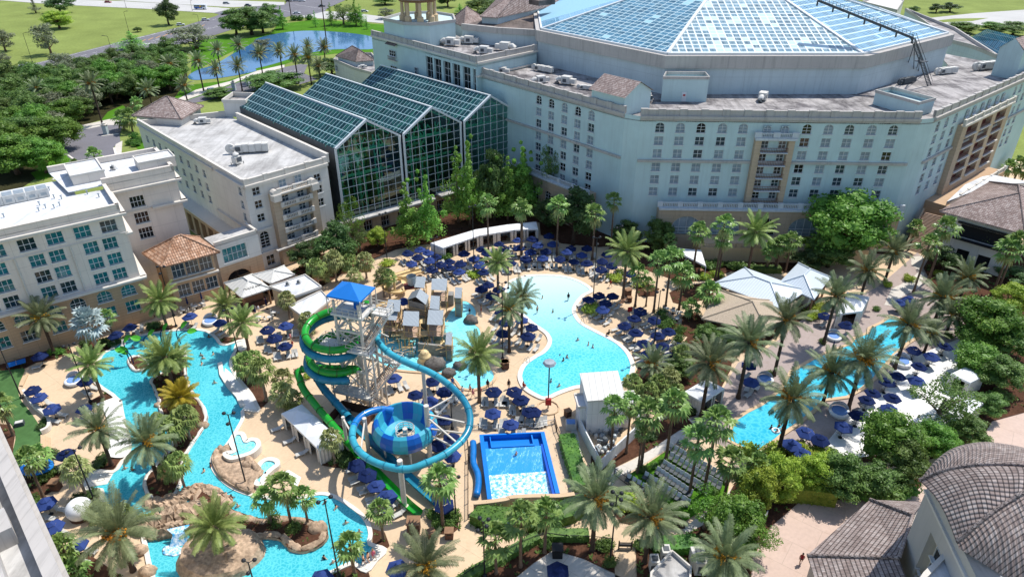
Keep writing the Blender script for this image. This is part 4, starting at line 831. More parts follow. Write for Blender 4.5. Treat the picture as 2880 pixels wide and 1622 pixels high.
# 5. teal-windowed hotel at front left
d1 = Vector((13.8,10.3,0)).normalized(); nb = Vector((-d1.y, d1.x, 0)); C1_ = Vector((-67.4,110.7,0)); G0 = C1_-d1*42; HF = Wall(G0, C1_); HS = Wall(C1_, C1_+nb*11.9); X0 = (Vector((-81.2,100.4,0))-G0).length
tf = thing('hotel','cream hotel with teal three-light windows and bright white flat roof at left','hotel',(0,0,0)); m = MB(); holes = []; wn = []
for k in range(-2,1):
 o = X0+k*16.35+16.3
 for x in ([-13.6,-9.6,-5.5,-1.5] if k < 0 else [-13.6,-9.6,-5.5,-1.5]): wn.append((o+x, 18.6,2.5,2.1,3,2, False))
 for x in (-13.0,-10.1,-5., -2.05):
  for z in (15.5,12.5,9.5): wn.append((o+x, z, 2.25,2.1,3,2, False))
 for x in (-13.5,-9.7,-5.5,-1.6): wn.append((o+x, 6.1,2.4,2.1,3,2, True)); wn.append((o+x, 2.8,2.3,2.1,3,2, False))
wn = [w_ for w_ in wn if 1.5 < w_[0] < HF.L-1.3]; holes = [(a-c/2, a+c/2, b, b+d) for a, b, c, d, *_ in wn if b > 9]; hl = [(a-c/2, a+c/2, b, b+d) for a, b, c, d, *_ in wn if b < 9]
holed(m, HF, 0, HF.L, 8.9,22.2, holes, .3); HS2 = Wall(HS.A, HS.B); holed(m, HS2,0, HS2.L, 8.9,22.2); m.build('wall','cream_wall', tf)
m = MB(); holed(m, HF.shift(.25),0, HF.L+.25,0,8.9, hl, .5); hs_ = HS.shift(.25); holed(m, hs_, -.25, hs_.L, 0,8.9); m.build('base','orange_tan_wall', tf)
for a, b, c, d, nx, ny, ar_ in wn: window(tf, HF if b > 9 else HF.shift(.25), a, b, c, d, WR.choice(['teal_pane','teal_pane','teal_pane','teal_dark']), nx, ny, ar_, 'orange_tan_wall' if b < 9 else 'cream_wall', rec=.26)
t = MB(); cornice(t, HF, 0, HF.L+.7,21.4,.4,.7); cornice(t, HF, 0, HF.L+.2,17.9,.18,.14,.02); cornice(t, HF.shift(.25),0, HF.L+.9,8.95,.4,.8); cornice(t, HS, -.3, HS.L, 21.4,.4,.7); cornice(t, HS, -.3, HS.L, 17.6,.35,.9); cornice(t, hs_, -.3, HS.L, 8.95,.4,.8)
for k in range(-2,1):
 o = X0+k*16.35+16.3
 for x in (-7.9,-15.9): t.bar(HF.at(o+x, 9.2,.06), HF.at(o+x, 17.8,.06),.4,.14)
t.build('cornice','trim', tf)
p = MB(); parapet(p, HF, 0, HF.L, 22.2,.9,.45,0); parapet(p, HS, 0, HS.L, 22.2,.9,.45,0); bk_ = Wall(HF.A+nb*22, HF.A+nb*22+d1*26); parapet(p, bk_, 0, bk_.L, 22.2,.9,.45,0); p.build('parapet','cream_wall', tf)
r = MB(); r.prism([HF.A, HF.B, HS.B, HS.B-d1*5, HS.B-d1*5+nb*10, HF.A+nb*22],22., 22.15); r.build('roof','bright_roof', tf)
D3_ = Vector((-64.5,126.9,0)); PF = Wall(HS.B-d1*.5, HS.B+d1*(D3_-HS.B).dot(d1)); PS = Wall(PF.B, PF.B+nb*13.5); pt = thing('hotel_wing','plain cream back wing with black windows and white roof box behind the teal-windowed hotel','hotel',(0,0,0))
m = MB(); hs = [(3.6,6.1, z, z+2.2) for z in (17.4,14.1,10.9)]; holed(m, PF, 0, PF.L, 0,23., hs, .3); holed(m, PS, 0, PS.L, 0,23.); m.build('wall','cream_wall', pt)
for h in hs: window(pt, PF, 4.85, h[2],2.5,2.2,'dark_pane',4,2, False, 'cream_wall', rec=.26)
t = MB(); cornice(t, PF, 0, PF.L+.8,21.3,.4,.8); cornice(t, PF, 7., PF.L+.9,16.9,.35,.9); cornice(t, PF, 0,7., 16.9,.2,.2); cornice(t, PS, -.4, PS.L, 21.3,.4,.8); cornice(t, PS, -.4, PS.L, 16.9,.35,.9); t.build('cornice','trim', pt)
fp = [PF.A-d1*5.5, PF.B, PS.B, PS.B-d1*19.5, PF.A-d1*5.5+nb*3]; p = MB(); parapet(p, PF, 0, PF.L, 23., 1., .45,0); parapet(p, PS, 0, PS.L, 23., 1., .45,0); q_ = Wall(PS.B, PS.B-d1*19.5); parapet(p, q_, 0, q_.L, 23., 1., .45,0); p.build('parapet','cream_wall', pt)
r = MB(); r.prism([PF.A-d1*5.5, PF.B, PS.B, PS.B-d1*19.5],22.8,22.95); r.build('roof','bright_roof', pt)
for cc, sx, sy, hz, lab_ in (((-80.2,124.5),5.4,8., 1.6,'low'),((-69.6,130.2),6.5,4.8,1.7,'raised')):
 rb = thing('roof_box','white '+lab_+' roof box on the plain back wing','roof structure',(cc[0], cc[1],22.95), math.atan2(d1.y, d1.x)); m = MB(); m.box((0,0, hz/2),(sx, sy, hz)); m.build('wall','cream_wall', rb); m = MB(); rim(m, [Vector(q) for q in ((-sx/2,-sy/2,0),(sx/2,-sy/2,0),(sx/2, sy/2,0),(-sx/2, sy/2,0))],.35, hz, hz+.35); m.build('parapet','trim', rb); m = MB(); m.box((0,0, hz+.06),(sx-.4, sy-.4,.1)); m.build('roof','bright_roof', rb)
pv = thing('tiled_pavilion','dining pavilion with a bright orange tiled hip roof and white-framed windows','building',(0,0,0)); pc = [Vector((-69.5,117.5,0)), Vector((-63.6,112.2,0)), Vector((-55.7,118., 0)), Vector((-61.8,124.2,0))]
PW = Wall(Vector((-64.3,114.2,0)), Vector((-57.4,119.2,0))); m = MB(); hu = [(x, x+2.3,6.3,9.2) for x in (.8,3.3,5.8)]+[(x, x+2.2,2.2,4.7) for x in (1., 3.6,6.1)]; holed(m, PW, 0, PW.L, 0,10.2,[h for h in hu if h[1] < PW.L],.3); PL = Wall(Vector((-69., 119.2,0)), PW.A); holed(m, PL, 0, PL.L, 0,10.2); PR = Wall(PW.B, PW.B+nb*8); holed(m, PR, 0, PR.L, 0,10.2); m.build('wall','orange_tan_wall', pv)
for h in hu:
 if h[1] < PW.L: window(pv, PW, (h[0]+h[1])/2, h[2], h[1]-h[0], h[3]-h[2],'mid_pane',3,2, False, 'cream_wall', rec=.26)
m = MB(); hip(m, pc, 10.3,13.6,.3); m.build('roof','orange_tile', pv); m = MB(); cornice(m, PW, -.2, PW.L+.4,5.6,.3,.4); m.build('cornice','trim', pv)
br = thing('link_bridge','white link building with teal window over an archway beside the orange tiled roof','building',(0,0,0)); BWl = Wall(Vector((-57.2,120.2,0)), Vector((-50.8,126.2,0))); m = MB(); holed(m, BWl, 0, BWl.L, 5.6,10.4,[(1.2,6., 6.2,9.2)],.3); m.build('wall','white_wall', br); window(br, BWl, 3.6,6.2,4.8,3., 'teal_pane',5,2, False, 'white_wall', rec=.26)
m = MB(); holed(m, BWl, 0, BWl.L, 0,5.6,[(1., 6., 0., 4.)],3.); m.build('base','orange_tan_wall', br); window(br, BWl, 3.5,.02,5., 4., 'dark_pane',1,1, True, 'orange_tan_wall','orange_tan_wall', rec=.4)
m = MB(); m.prism([BWl.A, BWl.B, BWl.B-BWl.n*5, BWl.A-BWl.n*5],10.2,10.4); m.build('roof','white_roof', br); m = MB(); parapet(m, BWl, 0, BWl.L, 10.4,.6,.3,0); parapet(m, Wall(BWl.B, BWl.B-BWl.n*5),0,5,10.4,.6,.3,0); m.build('parapet','trim', br)
# 6. buildings at the right
rt = thing('tiled_pavilion','restaurant with a big brown tiled hip roof and dark openings in a white wall','restaurant',(0,0,0)); z = 11.
rc = [Q('B4',1640,560, z), Q('B4',2330,748, z), Q('B4',2900,560, z), Q('B4',2040,325, z)]; ri = [p+(sum(rc, Vector())/4-p).normalized()*1.6 for p in rc]
RW = Wall(ri[0], ri[1]); m = MB(); ho = [(3.2,13.5,6., 9.)]+[(x, x+2.4,.2,3.6) for x in (4., 8., 12.)]; holed(m, RW, 0, RW.L, 0,11., [h for h in ho if h[1] < RW.L],.8); rl = Wall(ri[3], ri[0]); holed(m, rl, 0, rl.L, 0,11); m.build('wall','white_wall', rt)
m = MB(); m.quad(RW.at(2.5,.1,-.79), RW.at(RW.L-.2,.1,-.79), RW.at(RW.L-.2,9.2,-.79), RW.at(2.5,9.2,-.79)); m.build('opening','cloth_black', rt); m = MB(); hip(m, rc, 11., 15.4,.2); m.build('roof','brown_tile', rt)
m = MB(); m.bar(RW.at(2.6,9.4,.3), RW.at(RW.L, 9.4,.3),.5,.35); m.bar(RW.at(2.6,5.9,.4), RW.at(RW.L-.2,5.9,.4),.9,.3); m.build('awning','dark_metal', rt)
wr = thing('annex','low white flat roof between the brown tiled restaurant and the loggia wing','building',(0,0,0)); z = 9.; pl = [Q('B4',1690,490, z), Q('B4',2060,345, z), Q('B4',2400,335, z), Q('B4',2060,270, z), Q('B4',1980,285, z), Q('B4',1840,350, z)]; m = MB(); m.prism(pl, 0, z); m.build('wall','white_wall', wr); m = MB(); m.prism(pl, z+.01, z+.15); m.build('roof','bright_roof', wr)
stt = thing('staircase','brown outdoor staircase climbing beside the brown tiled restaurant','staircase',(0,0,0)); a, b = Q('B4',1440,900), Q('B4',1590,590,6.5); m = MB(); d = V2(b)-V2(a); dn = d.normalized(); sd_ = Vector((-dn.y, dn.x, 0))
for i in range(30):
 t0 = i/30; p = V2(a)+d*(t0+1/60); m.box((p.x, p.y, 6.5*(i+1)/60),(d.length/30,4.2,6.5*(i+1)/30), math.atan2(dn.y, dn.x))
m.build('steps','step_wood', stt); m = MB()
for s_ in (-2.3,2.3): m.bar(a+sd_*s_+Vector((0,0,.6)), b+sd_*s_+Vector((0,0,.6)),.3,1.1)
m.build('side_wall','tan_wall', stt)
fr_ = thing('gable_house','pale gabled roof house at the right end of the loggia wing roof','roof structure',(0,0,0)); z = 28.1; pl = [Q('A4',2050,615, z), Q('A4',2240,655, z), Q('A4',2400,600, z), Q('A4',2200,560, z)]; m = MB(); m.prism(pl, z, z+7.); a, b, c, d = [p+Vector((0,0,7.)) for p in pl]; mid1, mid2 = (a+b)/2+Vector((0,0,2.6)),(c+d)/2+Vector((0,0,2.6)); m.quad(a, b, mid1); m.quad(c, d, mid2); m.build('wall','blue_wall', fr_); m = MB(); m.quad(a-Vector((.6,0,.3)), mid1, mid2, d-Vector((.6,0,.3))); m.quad(mid1, b+Vector((.6,0,-.3)), c+Vector((.6,0,-.3)), mid2); m.build('roof','brown_tile', fr_)
gr = thing('glasshouse','small sloping blue glass roof at far right beyond the loggia wing','glasshouse',(0,0,0)); pl = [Q('A4',1840,330,22), Q('A4',2110,455,22), Q('A4',2420,340,29), Q('A4',2020,238,29)]; m = MB(); m.quad(*pl); m.build('glass_roof','far_glass', gr); m = MB(); m.prism(pl, 0,21.9); m.build('wall','white_wall', gr)
fb = thing('annex','pale flat roofs and parapets beyond the right edge of the dome','building',(0,0,0)); z = 26.; m = MB(); pl = [Q('A4',1500,190, z), Q('A4',1720,350, z), Q('A4',1880,390, z), Q('A4',2100,480, z), Q('A4',1750,250, z), Q('A4',1350,90, z)]; m.prism(pl, 0, z); m.build('wall','drum_wall', fb); m = MB(); m.prism(pl, z+.02, z+.15); m.build('roof','grey_roof', fb); m = MB(); rim(m, pl, .5, z, z+1.1); m.build('parapet','parapet', fb)
fb = thing('annex','low pale building showing behind the top right slope of the dome','building',(0,0,0)); z = 14.; m = MB(); pl = [Q('A4',1000,30, z), Q('A4',1280,100, z), Q('A4',1340,10, z), Q('A4',1200,-60, z)]; m.prism(pl, 0, z); m.build('wall','white_wall', fb); m = MB(); rim(m, pl, .5, z, z+1.2); m.build('parapet','parapet', fb)
# 7. corner buildings nearest the camera
bl = thing('hotel_corner','cream hotel parapets with stepped terraces cutting the bottom left corner','hotel',(0,0,0)); z = 25.
a, b = Q('D1',-60,190, z), Q('D1',520,1480, z); BLW = Wall(b, a); od = Wall(a, b); m = MB(); dd = (b-a).normalized(); nn = Vector((dd.y, -dd.x, 0))  # nn points left (into the building)
if nn.x > 0: nn = -nn
b = b+dd*16; a = a-dd*6
m.prism([a, b, b+nn*30, a+nn*30],0, z-1.); m.build('wall','cream_wall', bl)
m = MB(); m.bar(a+nn*.5, b+nn*.5,1.1,.8); m.bar(a+nn*.1-Vector((0,0,1.2)), b+nn*.1-Vector((0,0,1.2)),1.0,.4); m.build('parapet','parapet', bl)
m = MB(); m.prism([a+nn*1., b+nn*1., b+nn*30, a+nn*30], z-1., z-.85); m.build('roof','white_roof', bl)
rbx = thing('roof_terrace','raised cream roof terrace with stepped parapets at the bottom left corner','roof structure',(0,0,0)); L = (b-a).length; m = MB()
for x0, x1, o0, o1, h in ((2, L*.46,1.9,12,.9),(L*.44, L, 3.0,4.2,1.5),(L*.52, L, 5.4,12,1.2),(L*.44, L*.5,1.6,6., 1.)):
 m.prism([a+dd*x0+nn*o0, a+dd*x1+nn*o0, a+dd*x1+nn*o1, a+dd*x0+nn*o1], z-.85, z+h)
m.build('parapet','parapet', rbx); m = MB()
for x0, x1, o0, o1, h in ((2.5, L*.46-.6,2.5,12,.93),(L*.53, L-.5,6., 12,1.23)): m.prism([a+dd*x0+nn*o0, a+dd*x1+nn*o0, a+dd*x1+nn*o1, a+dd*x0+nn*o1], z+h-.06, z+h+.02)
m.build('roof','white_roof', rbx)
cr = thing('villa','grey villa with a curved brown tile roof filling the bottom right corner','building',(0,0,0)); zb = 17.
def curve(pts, n=4): return spline([Q('D4', x, y, z) for x, y, z in pts], n, False)
Ecv = curve([(1465,665,17),(1600,500,17),(1750,395,17),(1970,348,17),(2150,362,17),(2322,402,17),(2560,490,17)]); H1 = curve([(1465,665,17),(1640,592,18.6),(1800,556,19.6),(1980,538,20.6),(2150,537,21.2),(2322,548,21.7),(2560,590,22.2)])
H2 = curve([(1770,1170,17),(1870,1085,18.1),(1990,985,19.2),(2110,895,20.1),(2220,825,20.8),(2322,762,21.5),(2560,640,22.2)]); E3 = curve([(1790,1215,17),(1960,1320,17),(2100,1410,17),(2250,1500,17),(2400,1600,17),(2600,1740,17),(2900,1950,17)])
def loft(mb, a, b, n=6, swap=False):
 vs = [];
 for p, q in zip(a, b):
  for k in range(n+1):
   t = k/n; r = p.lerp(q, t); r = Vector((r.x, r.y, r.z+.9*math.sin(PI*t)*min(1,(p-q).length/6))); vs.append(r)
 mb.add(vs, [[i*(n+1)+k, (i+1)*(n+1)+k, (i+1)*(n+1)+k+1, i*(n+1)+k+1] for i in range(len(a)-1) for k in range(n)]); mb.uv = []; L = 0
 for i in range(len(a)):
  if i: L += (vs[i*(n+1)+n//2]-vs[(i-1)*(n+1)+n//2]).length
  mb.uv += [(L, (vs[i*(n+1)+k]-vs[i*(n+1)]).length) if not swap else ((vs[i*(n+1)+k]-vs[i*(n+1)]).length, L) for k in range(n+1)]
m = MB(); m.smooth = True; loft(m, Ecv, H1); m.build('roof','grey_tile', cr); m = MB(); m.smooth = True; loft(m, H1, H2,6, True); m.build('roof','grey_tile', cr); m = MB(); m.smooth = True; loft(m, H2, E3); m.build('roof','grey_tile', cr)
m = MB(); m.tube([p+Vector((0,0,.1)) for p in H1],.2,7); m.tube([p+Vector((0,0,.1)) for p in H2],.2,7); m.build('ridge_cap','grey_tile', cr)
a, b = Vector((43.2,52.6,0)), Vector((41.9,44.6,0)); CWl = Wall(a, b); CWl = Wall(b, a) if CWl.n.x > 0 else CWl; b2 = CWl.B+CWl.d*9; CX = Wall(CWl.A, b2); m = MB(); holed(m, CX, 0, CX.L, 0,16.9,[(3.4,8.8,6.8,13.2)],1.0); m.quad(CX.at(0,0), CX.at(0,16.9), CX.at(0,16.9,-12), CX.at(0,0,-12)); m.build('wall','grey_wall', cr)
for z_ in (7., 10.2): window(cr, CX, 6.1, z_, 4.6,2.9,'dark_pane',4,2, False, 'grey_wall', rec=.9)
t = MB(); balustrade(t, CX.shift(-.2),3.4,8.8,6.8,.9,.25,5.4,.4); cornice(t, CX, 0, CX.L, 15.6,.3,.25); t.build('balustrade','trim', cr)
wf = thing('annex','white flat roof below the curved tile roof at the bottom right','building',(0,0,0)); z = 13.; pl = [Q('D4',1760,1200, z), Q('D4',1510,1451, z), Q('D4',1300,1700, z), Q('D4',2500,1800, z), Q('D4',2300,1520, z)]; m = MB(); m.prism(pl, 0, z); m.build('wall','grey_wall', wf); m = MB(); m.prism(pl, z+.01, z+.12); m.build('roof','bright_roof', wf); m = MB(); rim(m, pl, .5, z, z+.5); m.build('parapet','trim', wf)
lt = thing('tiled_pavilion','low wing with a weathered grey-brown tile roof beside the pink paving','building',(0,0,0)); m = MB(); e = [Q('D4',1065,818,5), Q('D4',548,1275,5), Q('D4',700,1700,5), Q('D4',1400,1700,5.), Q('D4',1500,835,5)]; r0, r1 = Q('D4',1415,950,8.2), Q('D4',1300,1298,8.2); m.quad(e[0], e[1], r1, r0); m.quad(e[1], e[2], Q('D4',1450,1700,8.2), r1); m.quad(e[4], e[0], r0); m.build('roof','grey_tile', lt); m = MB(); c_ = sum(e, Vector())/5; m.prism([p+(c_-p).normalized()*.8 for p in e],0,4.9); m.build('wall','grey_wall', lt)
m = MB()
for p, q in ((e[0], r0),(e[1], r1),(r0, r1)): m.tube([p+Vector((0,0,.08)), q+Vector((0,0,.08))],.2,7)
m.build('ridge_cap','grey_tile', lt)
# vegetation prototypes
def frond(mb, r, base, az, el, L, droop, n=17, lw=.05, ll=.5, curl=.35):
 """a feather frond: arching midrib with two rows of leaflets"""
 p = Vector(base); d = Vector((math.cos(az)*math.cos(el), math.sin(az)*math.cos(el), math.sin(el))); st = L/n; pts = [p.copy()]
 for i in range(n):
  d.z -= droop/n*(.4+1.2*i/n); d.normalize(); p = p+d*st; pts.append(p.copy())
 side = Vector((-math.sin(az), math.cos(az),0)); tw = r.uniform(-.5,.5)
 for i in range(n):
  a, b = pts[i], pts[i+1]; w = .05*(1-i/n)+.012
  if i < n-1: mb.quad(a-side*w, a+side*w, b+side*w, b-side*w)
  if i < 2: continue
  t = (b-a).normalized(); up = side.cross(t)
  for sgn in (-1,1):
   for h in (0., .5):
    q = a.lerp(b, h); k = ll*(.55+.9*math.sin(PI*min(1,(i+h)/n*.92+.06)))*r.uniform(.8,1.15)
    dr = (side*sgn*math.cos(tw*sgn*.5)+t*.75+up*(.35-.2*r.random())).normalized(); e = q+dr*k-Vector((0,0, curl*k*.55)); m_ = q+dr*k*.5; wv = t*lw
    mb.quad(q-wv*.6, q+wv*.6, m_+wv, m_-wv); mb.add([m_-wv, m_+wv, e],[[0,1,2]])
def date_crown(seed, nf=46, L=3.6, droopy=1.):
 r = random.Random(seed); mb = MB()
 for i in range(nf):
  t = i/nf; el = math.radians(82-112*t*droopy**.3+r.uniform(-8,8)); az = i*2.39996+r.uniform(-.2,.2)
  frond(mb, r, (.15*math.cos(az),.15*math.sin(az),.1-.3*t), az, el, L*(.82+.3*math.sin(PI*min(1,.15+t)))*r.uniform(.9,1.08),1.05*r.uniform(.7,1.2)*(.7+.5*t))
 return mb
def fan_leaf(mb, r, base, az, el, pl, R, n=9, fold=.34, droop=.35):
 d = Vector((math.cos(az)*math.cos(el), math.sin(az)*math.cos(el), math.sin(el))); side = Vector((-math.sin(az), math.cos(az),0)); b = Vector(base); c = b+d*pl-Vector((0,0,.12*pl)); up = side.cross(d)*-1
 mb.quad(b-side*.03, b+side*.03, c+side*.025, c-side*.025); prev = None
 for i in range(n+1):
  th = (i/n-.5)*PI*1.25; rr = R*(1-.22*abs(i/n-.5)*2)*r.uniform(.9,1.05); v = d*math.cos(th)+side*math.sin(th); z = fold*math.sin(i*PI)*0+(fold*.5 if i % 2 else -fold*.5)*.35
  mid = c+v*rr*.58+up*z; tip = c+v*rr+up*z*.4-Vector((0,0, droop*rr*r.uniform(.5,1.2)))
  if prev:
   pm, pt, pv, pr = prev; mb.add([c, pm, mid],[[0,1,2]]); mb.add([pm, pt.lerp(tip, .3), mid],[[0,1,2]])
  prev = (mid, tip, v, rr)
def fan_crown(seed, nf=20, R=1.3, pl=1.25, droop=.4, dead=6):
 r = random.Random(seed); mb = MB()
 for i in range(nf):
  t = i/nf; az = i*2.39996+r.uniform(-.3,.3); el = math.radians(84-112*t+r.uniform(-10,10)); fan_leaf(mb, r, (0,0,.1-.35*t), az, el, pl*r.uniform(.8,1.1), R*r.uniform(.85,1.1), droop=droop)
 mb.mi = 1
 for i in range(dead):
  az = i*2.4+r.random(); fan_leaf(mb, r, (0,0,-.35), az, math.radians(-58+r.uniform(-12,8)), pl*.75, R*.8, droop=.8)
 return mb
def trunk_mesh(seed, r0, r1, rings=22, boss=.05, base=1.5):
 r = random.Random(seed); mb = MB(); mb.smooth = True; pts = []; rs = []
 for i in range(rings+1):
  t = i/rings; pts.append((.02*math.sin(t*3+seed),.02*math.cos(t*2.3+seed), t)); rs.append((r0+(r1-r0)*t)*(1+(base-1)*max(0,1-t*9))*(1+boss*(1 if i % 2 else -1)))
 return mb.tube(pts, rs, 8)
PALM = {}
def make_palm(kind, crown_mb, crown_m, trunk_m, r0, r1, seed, dates=False, boot=None):
 root = thing(kind, None, None, (0,0,0)); tr = trunk_mesh(seed, r0, r1).build('trunk', trunk_m, root); cr = crown_mb.build('crown', crown_m, root)
 if boot:
  b = MB(); b.smooth = True; b.lathe((0,0,0),[(r1,-1.1),(boot*.9,-.75),(boot, -.3),(boot*.7,.05),(0,.2)],10); b.build('crown_boot', trunk_m, cr)
 if dates:
  r = random.Random(seed); b = MB()
  for i in range(5):
   az = r.uniform(0,6.28) if i > 2 else -1.5+i*1.1+r.uniform(-.4,.4); q = Vector((math.cos(az)*.9, math.sin(az)*.9,.35))
   for k in range(16):
    e = q+Vector((r.uniform(-.4,.4), r.uniform(-.4,.4), r.uniform(-.5,.35))); b.bar((0,0,.25), e, .03); b.blob(e, (.11,.11,.13),4,3)
  b.build('date_cluster','dates', cr)
 return root
for k, a in {
 'date0': ('date_palm', lambda: date_crown(1,40,3.6,.9),'date_leaf','dark_trunk',.26,.24,1, True, .46),
 'date1': ('date_palm', lambda: date_crown(2,38,3.6,.95),'date_leaf','dark_trunk',.26,.24,2, True, .46),
 'date2': ('date_palm', lambda: date_crown(3,42,3.5,.9),'date_green','trunk',.26,.24,3, False, .44),
 'gold': ('date_palm', lambda: date_crown(4,54,3.1,.8),'date_gold','trunk',.26,.24,4, False, .44),
 'fan0': ('fan_palm', lambda: fan_crown(1),['fan_leaf','fan_dry'],'trunk',.2,.15,5, False, None),
 'fan1': ('fan_palm', lambda: fan_crown(2,18,1.42,1.1),['fan_leaf','fan_dry'],'trunk',.22,.16,6, False, None),
 'sabal0': ('cabbage_palm', lambda: fan_crown(3,30,1.1,1.2,.6,5),['fan_dry','fan_dry'],'pale_trunk',.2,.18,7, False, None),
 'sabal1': ('cabbage_palm', lambda: fan_crown(4,28,1.15,1.3,.75,7),['date_green','fan_dry'],'pale_trunk',.2,.18,8, False, None),
 'silver': ('silver_palm', lambda: fan_crown(5,34,1.5,1.6,.2,3),['silver_leaf','silver_leaf'],'pale_trunk',.3,.26,9, False, None)}.items():
 PALM[k] = Proto(make_palm(a[0], a[1](), *a[2:]))
VR = random.Random(21)
def palm(kind, w, bx, by, cx, cy, s=1., label=None, group=None, cat='palm'):
 g = Q(w, bx, by); u, v = px(w, cx, cy); h = max(1.2, HZ(g.y, v)); X = (u-1440)/FOC*(SP*(CAMH-h)+CP*g.y)
 if not isinstance(kind, str): kind = VR.choice(kind)
 o = PALM[kind].put((X, g.y, 0), VR.uniform(0,6.28),1., label, cat, group)
 lean = (g.x-X)*.6
 for c in [c for c in TREE_KIDS(o)]:
  if c.name.startswith('trunk'): c.scale = (s**.5, s**.5, h); c.rotation_euler = (0,0,0)
  elif c.name.startswith('crown'): c.location = (0,0, h); c.scale = (s,)*3; c.rotation_euler = (VR.uniform(-.09,.09), VR.uniform(-.09,.09),0)
 return o
def TREE_KIDS(o): return list(o.children)
def many(kind, w, rows, ctx, s=1., group=None, what=None):
 rows = sorted(rows, key=lambda q: q[2]); n = len(rows)
 base = what or {'f': 'fan palm','s': 'cabbage palm','d': 'feathery date palm'}[(kind if isinstance(kind, str) else kind[0])[0]]
 for i, q in enumerate(rows): palm(kind, w, *q[:4], s*(q[4] if len(q) > 4 else 1.)*VR.uniform(.92,1.08),(base+' '+ctx) if n == 1 else f'{base}, {ordinal(i, n)} {ctx}', group)
D = ('date0','date1'); F = ('fan0','fan1'); SB = ('sabal0','sabal1')
many(D, 'C1',[(430,570,330,270,1.15)],'with arching fronds before the tan hotel base at left')
palm('silver','C1',780,550,715,300,1.15,'silver-blue fan palm between two green palms by the hotel wall')
many(F, 'C1',[(1035,290,965,40),(905,480,870,260,.75)],'flanking the silver palm')
many(F, 'C1',[(840,330,800,160,.9)],'leaning over behind the silver palm')
many('date2','C1',[(1350,360,1300,130,1.05),(1860,400,1830,165,.95),(2010,540,1980,310,.95)],'between the river head and the tiled pavilion')
palm('date2','C1',815,935,740,655,.95,'yellow-green date palm on a small mulch bed by the white beach')
many('date2','C1',[(1300,790,1270,640,.8),(1390,805,1345,590,1.1),(1475,765,1440,610,.75)],'on the head of the river island')
palm('gold','C1',1462,1050,1470,915,.95,'golden yellow feathery palm in the middle of the river island')
many('sabal1','D1',[(1540,340,1500,140),(1420,400,1390,225),(1335,470,1300,250,.9),(1250,300,1270,160,.6)],'with drooping olive leaves at the river island foot')
palm('date1','D1',880,540,800,245,1., 'date palm in the brown bed beside the white river steps'); palm('date0','D1',1250,690,1185,350,1.1,'date palm overhanging the left channel of the river')
many('sabal1','D1',[(1475,745,1445,520,.95),(1425,700,1385,570,.8)],'above the rocks at the island tip')
palm('date0','D1',1020,1400,960,1080,1.35,'largest date palm, grey-green, beside the waterfall pool'); palm('date2','D1',1800,1310,1745,1040,1.0,'drooping green date palm on the round boulder island')
many(F, 'D1',[(310,810,215,490,1.),(335,630,300,460,.9),(70,300,-10,40,1.)],'on the bed between the turf and the corner building')
many(SB, 'D1',[(695,800,610,560,1.),(800,990,800,920,.9),(960,1000,1000,930,.8)],'near the white dome at the river steps')
many(F, 'D1',[(560,1350,510,1200,.95),(660,1440,600,1400,.8)],'close to the bottom-left parapets')
many(F, 'D2',[(170,1035,130,800,.85),(330,1035,275,705,1.),(462,1035,440,800,.85)],'in a row of three on the rock island')
many(F, 'D2',[(1085,1150,1065,900,.9)],'on the small bed at the river bend'); many(F, 'D2',[(855,1425,822,1180,.95)],'by the steps out of the river'); many('sabal0','D2',[(700,525,668,320,.95)],'at the corner of the white cabana tents')
palm('fan1','D2',1583,1060,1555,650,1.15,'tall palm with ragged crown beside the slide run-outs'); palm('date0','D2',1440,1560,1440,1350,1.1,'date palm at the bottom edge beside a navy parasol')
many(F, 'D3',[(-30,1420,-20,1130,1.05),(185,1370,190,960,1.1),(350,1255,395,920,1.1)],'with pale trunks along the bottom fence')
many(D, 'D3',[(790,1235,805,810,1.12),(1215,1335,1250,960,1.15)],'either side of the iron gate'); palm('date1','D3',1790,1530,1860,1290,1.15,'date palm by the pink paving at the bottom')
many(F, 'D3',[(945,490,955,70,1.),(1060,445,1090,40,.95),(1150,610,1180,270,.5),(1245,565,1225,110,1.15),(1355,505,1440,20,1.2)],'in front of the white pump house')
many(F, 'D3',[(1600,780,1640,330,1.2),(1700,770,1790,190,1.15)],'rising through the rows of grey lawn chairs'); many(F, 'D3',[(1850,830,1910,500,1.1),(1960,830,2040,640,.95),(2060,800,2130,530,.9)],'at the end of the lounge lawn')
palm('date1','C3',1275,790,1265,650,.9,'greyish date palm behind the white pump house roof')
many(SB, 'C3',[(1100,960,1100,800,.85),(1210,1000,1230,865,.85),(1330,930,1320,800,.9),(1390,900,1400,750,.9),(1440,1010,1440,880,.9),(1520,700,1500,560,.9)],'crowded behind the white pump house')
many(D, 'C3',[(1665,1085,1735,640,1.25),(1960,930,2055,470,1.2)],'shading the white curtained cabana')
many(D, 'C4',[(285,745,385,290,1.2),(665,490,790,95,1.2)],'between the adult pool and the thatched roof'); many(D, 'C4',[(340,1390,425,930,1.3),(690,975,750,720,1.2),(885,1030,1010,610,1.25),(1295,690,1385,330,1.15)],'along the near side of the adult pool',1.)
many(D, 'B4',[(1110,1330,1050,1050,1.1),(1250,1130,1260,890,1.1)],'beyond the metal-roofed cafe'); many(D, 'B4',[(1840,1290,1860,1105,1.1),(1600,1470,1660,1270,1.25)],'in front of the brown tiled restaurant')
many(D, 'C4',[(1500,560,1560,400,.8),(1700,420,1740,250,.9)],'in the shade at the far end of the adult pool')
many(F, 'B4',[(1400,880,1440,690,1.),(1420,1230,1550,830,1.15),(1540,1130,1690,690,1.25)],'beside the brown outdoor staircase'); many(F, 'B4',[(1990,1010,2040,810,1.25),(2080,1240,2210,870,1.3),(2150,1230,2270,800,1.1)],'in front of the restaurant openings')
